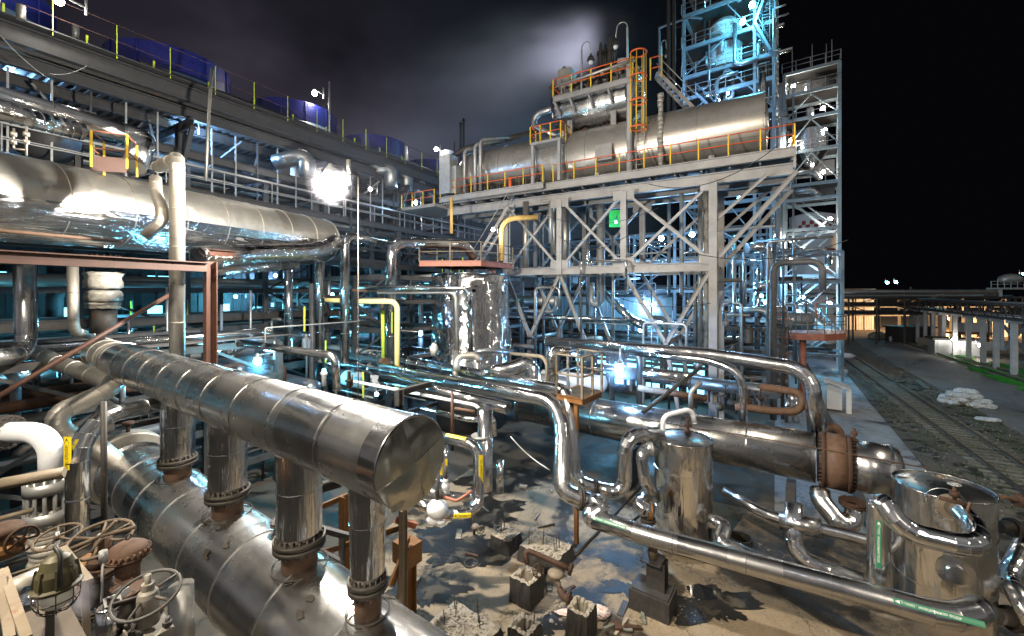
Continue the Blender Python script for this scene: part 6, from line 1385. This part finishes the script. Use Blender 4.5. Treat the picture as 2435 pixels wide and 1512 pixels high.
stair(th, P(7.8, -.8, 22), P(5.2, -.8, 25.8), .8, 10, steelb); stair(th, P(6.9, -.6, 29.7), P(4.5, -.6, 26.6), .8, 10, steelb); stair(th, P(1.5, -.5, 35), P(.2, -.5, 38.5), .8, 10, steelb); stair(th, P(.2, -.5, 31.9), P(1.5, -.5, 35), .8, 10, steelb)
ladder(th, P(.6, -.4, 33), P(.6, -.4, 42), .6, steelb)
mb = MB().lathe(P(4.6, 2.5, 32.3), ZZ, [(0, .5), (.5, 1.6), (5.0, 1.6), (5.6, 1.1), (5.8, .2)], 36); o = mb.build('process_vessel', white); tag(o, 'white vertical vessel lit cyan in the process tower', 'vessel')
mb = MB().lathe(P(5.4, 2.0, 22.6), ZZ, [(0, .8), (.8, 2.0), (3.2, 2.0), (3.8, 1.2), (4.0, .2)], 36); o = mb.build('process_vessel', shadepipe); tag(o, 'dark rounded vessel low in the process tower', 'vessel')
for i in range(75):
    x = random.uniform(0, 9.0); b = random.uniform(-.6, 4); z = random.uniform(20, 40); r = random.choice((.05, .08, .12, .2)); L_ = random.uniform(1.5, 6); pts = [P(x, b, z), P(x, b, z+L_)]
    if random.random() < .6: pts.append(P(x+random.choice((-1, 1))*random.uniform(.8, 2), b, z+L_))
    if random.random() < .4: pts.insert(0, P(x+random.uniform(-2, 2), b, z))
    pipe('small cyan-lit pipe threading the process tower', pts, r, random.choice([mirror, galv, shadepipe]), 'pipe', 'tower_pipe', br=r*3, seam=0, n=8, gores=3, group='pipes threading the process tower', rings=False)
for k, (x, y0) in enumerate(((1589, -60), (1602, -60))): pipe(('left' if k == 0 else 'right')+' of two slender dark vent stacks rising past the top edge', [W(x, 330, 34), W(x, y0, 34)], .14, dsteel, 'stack', 'vent_stack', seam=0, n=12)
th = thing('rail_frame', 'empty pipe frame beside the two slender vent stacks', 'frame', W(1567, 150, 36))
for (a, b) in (((1567, 190), (1567, 66)), ((1567, 66), (1640, 41)), ((1640, 41), (1668, 44))): MB().bar(W(*a, 36), W(*b, 37), .13, .13).build('frame_bar', steelb, th)
gooseneck('small unlit gooseneck lamp inside the empty pipe frame', W(1572, 165, 36), 2.0, EA*.4)
# rounded mirror elbow right of the trusses and its stack of pipes
bend('big mirror pipe bending like a hook left of the stair tower', [W(1775, 590, 33), W(1822, 585, 33), W(1832, 680, 33), W(1790, 682, 33.5)], .42, br=1.3)
for i, (x, y0, y1, r) in enumerate(((1745, 560, 830, .16), (1800, 640, 830, .2), (1768, 600, 780, .12), (1812, 175, 260, .25), (1823, 515, 640, .3))):
    pipe(('first', 'second', 'third', 'highest', 'dark distant')[i]+' upright pipe between the main steel column and the stair tower', [W(x, y1, 34 if i != 4 else 60), W(x, y0, 34 if i != 4 else 60)], r, (shadepipe, mirror, shadepipe, mirror, dsteel)[i], seam=0, n=14)
rack('bluish pipe rack left of the stair tower', XY(33, 42, 0), -EA, EB, 12, 3, 5, [2.5, 5, 7.5, 10, 13], 3, steelb, 'pipes left of the stair tower', 'pipe lying on the bluish rack left of the stair tower', rmin=.08, rmax=.3)

# faded orange round platform
th = thing('crane_platform', 'faded orange curved platform with ladder on an orange column beside the stair tower', 'platform', W(1940, 870, 34))
q = [Vector((p.x, p.y, 5.75)) for p in (W(1870, 795, 35), W(1880, 795, 32.5), W(1960, 795, 31.5), W(2010, 795, 32.5), W(2012, 795, 35.5))]
mb = MB(); mb.v = q+[p-ZZ*.05 for p in q]; mb.face((0, 1, 2, 3, 4)); mb.face((9, 8, 7, 6, 5)); mb.build('deck_plate', salmon, th)
for a, b in zip(q, q[1:]): MB().bar(a-ZZ*.25, b-ZZ*.25, .08, .5).build('edge_band', salmon, th)
railing(th, q+[q[0]], 1.3, 1.3, tan, tan, .035)
MB().cyl(Vector((q[2].x-.6, 33, 0)), Vector((q[2].x-.6, 33, 5.6)), .22, 18).build('column', salmon, th); MB().cyl(Vector((q[2].x+.9, 35, 0)), Vector((q[2].x+.9, 35, 5.6)), .15, 12).build('column', rustlite, th)
lp = W(1855, 905, 33); ladder(th, Vector((lp.x, lp.y, .5)), Vector((lp.x, lp.y, 7.5)), .9, salmon)
for z in (3.0, 4.2, 5.4, 6.8): MB().torus(Vector((lp.x, lp.y-.4, z)), ZZ, .5, .035, 18, 5).build('cage_hoop', salmon, th)
MB().cyl(W(1940, 755, 34), W(1938, 720, 34), .08, 8).cyl(W(1938, 722, 34), W(1978, 710, 34), .04, 6).build('davit', salmon, th)
# grey metal hood on legs
th = thing('metal_hood', 'pale grey sheet-metal hood on legs behind the big vertical elbow', 'hood', Wz(1985, 975, 0))
c = Wz(1983, 978, 0); MB().box(c+ZZ*1.1+EB*.3, EA*.45, EB*.55, ZZ*.9).build('side_panel', white, th); MB().box(c+ZZ*2.1+EA*.15, (EA*.8-ZZ*.25), EB*.8, ZZ*.04).build('hood_top', white, th); MB().box(c+ZZ*.9+EA*.85, EA*.15, EB*.2, ZZ*.9).build('leg', white, th)

# ------------------------------------------------------------------ RIGHT: silo, distant rack on concrete columns, lit yard
c = XY(53.5, 75, 0); c = Xz(1930, 75, 0); th = thing('silo', 'pale round silo with a dark red band and checkered top behind the stair tower', 'silo', c)
MB().lathe(c, ZZ, [(0, 3.4), (15.2, 3.4)], 48, caps=False).build('silo_wall', white, th)
MB().lathe(c+ZZ*15.2, ZZ, [(0, 3.42), (1.2, 3.42)], 48, caps=False).build('red_band', redband, th)
MB().lathe(c+ZZ*16.4, ZZ, [(0, 3.4), (6.0, 3.4), (6.6, 1.5)], 48).build('silo_wall', white, th)
mb = MB()
for i in range(14):
    for j in range(3):
        if (i+j) % 2:
            a0 = pi+.35+i*.17; b = len(mb.v)
            for (a, z) in ((a0, 19.2+j*.7), (a0+.17, 19.2+j*.7), (a0+.17, 19.9+j*.7), (a0, 19.9+j*.7)): mb.v.append(c+Vector((cos(a)*3.43, sin(a)*3.43, z)))
            mb.face((b, b+1, b+2, b+3))
mb.build('checker_pattern', redband, th)
# nearer columns
base = [(1755, 1165, 30), (1627, 1120, 27), (1533, 1085, 26), (1430, 1055, 22), (1332, 1028, 22), (1253, 1000, 20), (1178, 975, 19), (1120, 950, 17), (1065, 935, 15), (1020, 912, 13)]
nm = ['nearest', 'second', 'third', 'fourth', 'fifth', 'sixth', 'seventh', 'eighth', 'ninth', 'farthest']
tops = []
for i, (x, y, wd) in enumerate(base):
    px, py = K(8, x, y); p = Wz(px, py, 0); w_ = max(.22, wd/3*p.y/1000/2); mb = MB().box(p+ZZ*2.8, TN*w_, TD*w_, ZZ*2.8); mb.box(p+ZZ*5.75, TN*(w_+.35), TD*w_, ZZ*.18)
    o = mb.build('concrete_column', pcon); tag(o, nm[i]+' pale concrete column in the row carrying the black pipe rack, counted from the right', 'column', 'concrete columns of the right rack' if 0 else None); tops.append(p)
d = (tops[-1]-tops[0]).normalized(); n = Vector((d.y, -d.x, 0))
th = thing('pipe_rack', 'black lattice bridge lying on the row of pale concrete columns', 'pipe rack', tops[5])
for b in (-.9, .9):
    for z in (6.1, 7.6): MB().ibeam(tops[0]-d*8+n*b+ZZ*z, tops[-1]+d*6+n*b+ZZ*z, .18, .26).build('long_beam', dsteel, th)
    for i in range(30):
        s = -8+i*1.75; MB().bar(tops[0]+d*s+n*b+ZZ*6.2, tops[0]+d*(s+(1.7 if i % 2 else .05))+n*b+ZZ*7.5, .1, .1).build('web_member', dsteel, th)
random.seed(9)
for k in range(8):
    b = -.8+.23*k; r = random.choice((.06, .1, .15)); z = random.choice((6.3, 7.8)); pipe('dark pipe on the black lattice bridge', [tops[0]-d*9+n*b+ZZ*z, tops[-1]+d*6+n*b+ZZ*z], r, random.choice([dsteel, msteel, galv]), 'pipe', 'rack_pipe', seam=0, n=8, group='pipes on the black lattice bridge', rings=False)
FY = lambda px, Y, z: Xz(px, Y, z)
pipe('very long dark insulated pipe crossing the right background at eye level', [FY(1700, 70, 8.95), FY(2366, 70, 8.95)], .45, shadepipe, seam=3.2, n=16)
rack('wide black pipe rack crossing the right background', XY(29, 72, 0), Vector((1, 0, 0)), Vector((0, 1, 0)), 62, 13, 5, [5.2, 6.6, 7.9], 9, dsteel, 'pipes on the black background rack', 'pipe on the wide black rack crossing the right background', rmin=.07, rmax=.24, mats=[dsteel, msteel, dsteel, galv, msteel], brace=True)
th = thing('far_platform', 'far railed platform with a rounded vessel at the right edge', 'platform', W(2400, 700, 60))
MB().box(W(2410, 686, 60), Vector((2.6, 0, 0)), Vector((0, 1.2, 0)), ZZ*.12).build('deck_plate', galv, th); railing(th, [W(2356, 684, 59), W(2450, 684, 59)], .9, 1, galv, galv, .03)
MB().bar(W(2378, 686, 60), W(2378, 705, 60), .3, .3).build('leg', steel, th)
mb = MB().sphere(W(2402, 664, 60), 1.0, 20, 12, (1.5, 1, .8)); mb.build('vessel', galv, th)
th = thing('cross_braced_frame', 'blue-grey cross-braced frame under the rack at the right edge', 'frame', W(2400, 830, 43))
for (a, b) in (((2382, 750), (2382, 832)), ((2434, 750), (2434, 840)), ((2384, 772), (2440, 840)), ((2440, 772), (2384, 834)), ((2378, 752), (2450, 752))): MB().ibeam(W(*a, 46), W(*b, 46), .28, .28, EB).build('frame_bar', steelb, th)
shed('white corrugated shed lit by its own lamp between the columns', Wz(2222, 842, 0), Vector((.86, -.5, 0)), Vector((.5, .86, 0)), 4.6, 3, 2.1, galv, [], 'shed')
shed('dark low shed behind the tarpaulins', Wz(2140, 815, 0), Vector((1, 0, 0)), Vector((0, 1, 0)), 6, 3, 2.6, dsteel, [], 'shed')
shed('far flat building with cyan roof lamps and windows', XY(60, 100, 0), Vector((1, 0, 0)), Vector((0, 1, 0)), 26, 9, 9.5, white, [(2+i*.95, 8.3, .8, .8) for i in range(5)], 'workshop')
for i in range(16):
    px = 2170+i*15+random.uniform(-4, 4); mb = MB().box(FY(px, 84, 2.6), Vector((.3, 0, 0)), Vector((0, .3, 0)), ZZ*2.6); o = mb.build('concrete_post', pcon); tag(o, 'lit concrete post standing in the far sandy yard', 'column', group='far concrete posts in the lit yard')
rack('far warm-lit pipe rack beyond the sandy yard', XY(70, 98, 0), Vector((1, 0, 0)), Vector((0, 1, 0)), 60, 12, 5, [3.5, 5.5, 7.5], 4, msteel, 'pipes on the far warm-lit rack', 'pipe on the far warm-lit rack', rmin=.12, rmax=.3)
th = thing('trailer', 'small pale tank trailer with an orange frame in the lit yard', 'trailer', W(2305, 795, 72))
MB().box(W(2305, 778, 72), Vector((2.0, 0, 0)), Vector((0, 1, 0)), ZZ*.75).build('tank_body', white, th); MB().box(W(2305, 792, 72), Vector((2.9, 0, 0)), Vector((0, 1.1, 0)), ZZ*.15).build('frame', ochre, th)
for dx in (-1.3, 1.3): MB().lathe(W(2305, 797, 72)+Vector((dx, -1.1, 0)), Vector((0, 1, 0)), [(0, .42), (.3, .42)], 16).build('wheel', rubber, th)
# white sacks pile
th = thing('sack_pile', 'heap of white film-wrapped sacks lying on the asphalt beside the tracks', 'sacks', Wz(2300, 985, 0)); random.seed(4)
c0 = Wz(2292, 962, 0)
for i in range(60):
    lay = i//16; q = c0+EA*random.uniform(-1.3, 1.4)*(1-.22*lay)+EB*random.uniform(-.6, .6)*(1-.2*lay)+ZZ*(.16+lay*.30)
    mb = MB().sphere(q, .42, 18, 10, (1.0, .8, .5), .17, False); mb.build('sack', sack, th)
for i in range(4): MB().sphere(Wz(2335+i*9, 996+i, .12), .4, 18, 10, (1.1, .8, .35), .15, False).build('sack', sack, th)
for k, (px, py, w_, h, m, lb) in enumerate(((2145, 812, 2.3, 1.3, sack, 'pale tarpaulin heap beside the far track'), (2087, 805, 1.9, 1.0, wrap, 'grey tarpaulin heap farther left'), (2014, 850, .8, .45, redfilm, 'red and white bag beside the stair tower foot'), (2340, 832, 1.6, .9, sack, 'white bags lying behind the concrete columns'))):
    q = Wz(px, py, 0); mb = MB().sphere(q+ZZ*h*.35, 1, 26, 14, (w_, 1.0, h), .09, False); o = mb.build('tarpaulin_heap' if k != 2 else 'bag', m); tag(o, lb, 'tarpaulin' if k != 2 else 'bag')
mb = MB().box(Wz(2198, 823, 0)+ZZ*.7, EA*.9, EB*.06, ZZ*.7); o = mb.build('door_panel', tan); tag(o, 'cream door panel leaning near the eighth concrete column', 'panel')
for k, (a, b) in enumerate((((2062, 905), (2085, 912)), ((2120, 910), (2150, 905)), ((2180, 905), (2204, 922)), ((2152, 860), (2175, 864)))):
    p, q = Wz(*a, .12), Wz(*b, .12); mb = MB().bar(p, q, .35, .12); o = mb.build('plank', sleeperm); tag(o, ('leftmost', 'middle', 'right-hand', 'farthest')[k]+' loose timber lying across the nearer track', 'timber')
struct('kerb', MB().bar(TR(-6.4, -24, .06), TR(-6.0, 24, .06), .35, .12), tar)

# ------------------------------------------------------------------ chimneys, distant columns, steam
for k, (x, y0) in enumerate(((1095, 296), (1102, 287))):
    mb = MB().lathe(W(x, 440, 60), ZZ, [(0, .17), ((440-y0)*.06, .15), ((440-y0)*.06+.05, .26), ((440-y0)*.06+.4, .05)], 14); o = mb.build('chimney', dsteel); tag(o, ('shorter' if k == 0 else 'taller')+' of two dark distant chimneys left of the high deck', 'chimney')
pipe('thin lightning rod mast left of the two chimneys', [W(1080, 470, 50), W(1080, 337, 50)], .07, dsteel, 'mast', 'mast', seam=0, n=6)
mb = MB().lathe(W(1062, 405, 46), ZZ, [(0, .8), (2.0, .8), (2.1, .3)], 20); o = mb.build('small_tank', white); tag(o, 'pale little tank beside the far pole lamp', 'tank')

# ------------------------------------------------------------------ lamps
LM = [
 (30, 645, 24, 'cyan', 900, .10, 'small cyan lamp at the left edge under the brown beam'),
 (272, 742, 22, 'cyan', 700, .09, 'small cyan lamp right of the film-wrapped column'),
 (330, 655, 30, 'blue', 1200, .12, 'small blue lamp left of the tall dull pipe, under the beam'),
 (560, 705, 31, 'cyan', 1400, .12, 'small cyan lamp deep between the brown column and the first standpipe'),
 (655, 655, 34, 'blue', 1500, .12, 'small blue lamp under the end of the huge duct'),
 (790, 700, 32, 'cyan', 1500, .12, 'small cyan lamp between the two tall bent pipes'),
 (880, 690, 36, 'cyan', 1500, .12, 'small cyan lamp behind the pale yellow pipe'),
 (1000, 780, 34, 'blue', 1300, .12, 'small blue lamp left of the mirror tank'), # px, py, Y, kind, power, r, label
 (748, 222, 29.5, 'white', 900, .20, 'bright lamp on the pole beside the bright blue fan ring'),
 (1037, 355, 44, 'white', 500, .22, 'warm white lamp on the far pole at the end of the air-cooler deck'),
 (435, 305, 22.5, 'blue', 3500, .20, 'blue-white lamp under the air-cooler deck, left of the brightest lamp'),
 (20, 175, 18.5, 'blue', 700, .20, 'lamp under the air-cooler deck at the left edge'),
 (140, 2, 16.5, 'white', 500, .18, 'lamp at the top edge above the air-cooler deck'),
 (690, 372, 25, 'white', 250, .13, 'small lamp left of the brightest lamp'),
 (880, 450, 30, 'white', 260, .13, 'small lamp just right of the brightest lamp'),
 (988, 482, 34, 'blue', 400, .16, 'small bluish lamp farther right of the brightest lamp'),
 (612, 858, 17.5, 'cyan', 1000, .17, 'big cyan lamp behind the thick drum'),
 (520, 832, 19, 'blue', 250, .09, 'small bluish lamp beside the brown column'),
 (770, 880, 26, 'cyan', 600, .10, 'hidden-looking cyan lamp low behind the parallel pipes'),
 (895, 937, 20, 'cyan', 220, .10, 'small low cyan lamp under the parallel pipes'),
 (145, 660, 20, 'cyan', 500, .10, 'small lamp behind the thick grey hanging pipe'),
 (60, 880, 17, 'cyan', 700, .12, 'low cyan lamp at the left edge behind the diagonal bar'),
 (1472, 873, 19.5, 'blue', 1700, .20, 'brightest blue lamp, above the small caged platform'),
 (1530, 722, 35, 'blue', 2600, .25, 'left of the twin blue lamps behind the raking legs'),
 (1552, 725, 35.5, 'blue', 1600, .20, 'right of the twin blue lamps behind the raking legs'),
 (1522, 785, 33, 'cyan', 1500, .16, 'cyan lamp below the twin blue lamps'),
 (1572, 567, 37, 'blue', 1800, .24, 'left blue lamp seen through the X-braces'),
 (1645, 558, 37, 'blue', 1800, .24, 'right blue lamp seen through the X-braces'),
 (1464, 528, 38, 'cyan', 500, .12, 'small cyan lamp under the green sheet'),
 (1533, 572, 39, 'blue', 300, .10, 'small blue lamp left of the one behind the X-braces'),
 (1758, 471, 34, 'cyan', 900, .16, 'cyan lamp right of the main steel column'),
 (1172, 546, 26, 'white', 500, .12, 'white lamp on the small landing left of the trusses'),
 (1788, 12, 40, 'cyan', 2600, .30, 'highest cyan lamp on the process tower'),
 (1765, 52, 40, 'cyan', 2000, .28, 'second highest cyan lamp on the process tower'),
 (1603, 200, 42, 'blue', 1600, .18, 'blue-white lamp on the left stairs of the process tower'),
 (1730, 222, 42, 'blue', 900, .14, 'small blue lamp low on the process tower'),
 (1886, 204, 50, 'white', 900, .22, 'uppermost lamp on the stair tower'),
 (1957, 257, 48.5, 'white', 900, .22, 'second lamp down on the stair tower, right side'),
 (1962, 308, 48.5, 'white', 700, .18, 'third lamp down, beside the bright cone vessel'),
 (1957, 409, 48.5, 'white', 900, .22, 'lamp below the fat pipes of the stair tower'),
 (1880, 332, 49, 'white', 500, .16, 'lamp left of the bright cone vessel'),
 (1975, 520, 48, 'white', 500, .18, 'lamp on the upper stair flight, right side'),
 (1880, 573, 49, 'white', 500, .18, 'lamp on the left side of the stair flights'),
 (1974, 622, 48, 'white', 500, .18, 'lamp halfway down the stair flights, right side'),
 (1880, 673, 49, 'blue', 400, .16, 'low lamp on the left column of the stair tower'),
 (1908, 707, 48, 'blue', 700, .20, 'bluish lamp low inside the stair tower'),
 (1973, 722, 48, 'white', 700, .20, 'lowest white lamp on the right of the stair tower'),
 (1898, 740, 46, 'cyan', 1500, .24, 'cyan lamp behind the faded orange platform'),
 (1857, 624, 60, 'blue', 300, .16, 'left of a distant pair of small lamps by the stair tower'),
 (1876, 624, 60, 'blue', 300, .16, 'right of a distant pair of small lamps by the stair tower'),
 (1810, 703, 40, 'cyan', 900, .16, 'cyan lamp under the big mirror hook pipe'),
 (1820, 719, 40, 'white', 500, .14, 'white lamp just below the cyan lamp at the hook pipe'),
 (2109, 672, 99, 'cyan', 1500, .32, 'left of two far cyan roof lamps'),
 (2130, 671, 99, 'cyan', 1500, .32, 'right of two far cyan roof lamps'),
 (2266, 807, 58, 'white', 330, .20, 'lamp inside the white corrugated shed'),
 (2331, 821, 56, 'white', 800, .28, 'bright white lamp between the third and fourth concrete columns'),
 (2432, 651, 80, 'cyan', 400, .2, 'cyan lamp cut by the right edge'),
 (2260, 760, 88, 'warm', 14000, .3, 'warm yard lamp under the far rack, left'),
 (2360, 755, 92, 'warm', 14000, .3, 'warm yard lamp under the far rack, right'),
]
for (x, y, Y, kd, pw, r, lb) in LM: lamp(W(x, y, Y), kd, (1.8 if 1850 < x < 2000 else 1)*pw*{'warm': 1.2, 'blue': .85, 'cyan': .55, 'white': .4}[kd], r*.9, lb)

th = thing('floodlight', 'added unseen flood lighting the steam from behind the upper drum', 'lamp', W(1440, 232, 57))
MB().lathe(W(1440, 232, 57), ZZ, [(0, .5), (.5, .3), (.8, .15)], 14).build('lamp_hood', galv, th)
L = bpy.data.lights.new('lamp_light', 'SPOT'); L.energy = 42000; L.color = (.85, .88, 1); L.spot_size = R(100); L.spot_blend = .8; L.shadow_soft_size = .5  # added source, hidden behind the drum, to brighten the steam
lo = bpy.data.objects.new('lamp_light', L); C.objects.link(lo); lo.parent = th; lo.location = (0, 0, .9); lo.rotation_euler = (Vector((-9, 4, 9))).to_track_quat('-Z', 'Y').to_euler()
# ------------------------------------------------------------------ drifting steam and mist: soft-edged volumes lit by the lamps, plus added lamp-glare halos
def mist(name, label, c, rad, dens, col=(.82, .80, .92), rot=0, nscale=2.0, thr=.35, power=1.6):
    m = bpy.data.materials.new(name+'_volume'); m.use_nodes = True; nt = m.node_tree; nt.nodes.clear()
    o_ = nd(nt, 'ShaderNodeOutputMaterial'); pv = nd(nt, 'ShaderNodeVolumePrincipled'); lk(nt, pv.outputs[0], o_.inputs['Volume'])
    pv.inputs['Color'].default_value = (*col, 1); pv.inputs['Anisotropy'].default_value = .3
    t = nd(nt, 'ShaderNodeTexCoord'); ln = nd(nt, 'ShaderNodeVectorMath', operation='LENGTH'); lk(nt, t.outputs['Object'], ln.inputs[0])
    f = nd(nt, 'ShaderNodeMapRange', interpolation_type='SMOOTHERSTEP', ins={1: 1.0, 2: .1, 3: 0, 4: 1}); lk(nt, ln.outputs['Value'], f.inputs[0])
    n = nd(nt, 'ShaderNodeTexNoise', ins={'Scale': nscale, 'Detail': 2.0, 'Roughness': .5, 'Distortion': .3}); lk(nt, t.outputs['Object'], n.inputs[0])
    g = nd(nt, 'ShaderNodeMapRange', ins={1: thr, 2: .75, 3: .1, 4: 1}); lk(nt, n.outputs[0], g.inputs[0])
    a = nd(nt, 'ShaderNodeMath', operation='MULTIPLY'); lk(nt, f.outputs[0], a.inputs[0]); lk(nt, g.outputs[0], a.inputs[1])
    b = nd(nt, 'ShaderNodeMath', operation='MULTIPLY', ins={1: dens}); lk(nt, a.outputs[0], b.inputs[0]); lk(nt, b.outputs[0], pv.inputs['Density'])
    mb = MB().sphere(Vector((0, 0, 0)), 1.0, 24, 14); o = mb.build(name, m); o.location = c; o.scale = rad; o.rotation_euler = (0, rot, 0)
    m.cycles.volume_step_rate = 2.0 if hasattr(m, 'cycles') else 1
    tag(o, label, 'steam', kind='stuff'); return o
mist('mist', 'hazy mist glowing round the brightest lamp', Vector((-9.5, 27, 16)), (11, 8, 7), .02)
mist('steam_plume', 'white steam plume blowing left from behind the top platform', W(1360, 105, 62), (12, 5, 6), .32, rot=R(-14), nscale=1.2)
mist('steam_trail', 'faint bluish steam trail drifting left of the bright plume', W(1190, 165, 66), (22, 7, 11), .13, col=(.75, .8, .88), rot=R(-20), nscale=1.3)


for lb_, c_, r_, d_ in (('added bright glare halo hugging the brightest lamp', W(785, 430, 13), .85, .10), ('added faint blue glare halo round the brightest blue lamp', W(1472, 873, 19.5), 1.3, .09), ('added faint cyan glare halo round the big cyan lamp', W(612, 858, 17.5), 1.0, .09), ('added faint blue glare halo round the twin blue lamps', W(1540, 724, 35), 2.2, .08)):
    mist('mist', lb_, c_, (r_, r_, r_), d_, nscale=1.0, thr=0)  # small volumes imitating the lens glow of these lamps
mist('steam_wisp', 'small wisp of white steam leaking beside the olive lamp', T(9, 580, 1230, 3.7), (.13, .12, .28), 5.0, nscale=1.5, thr=.3)
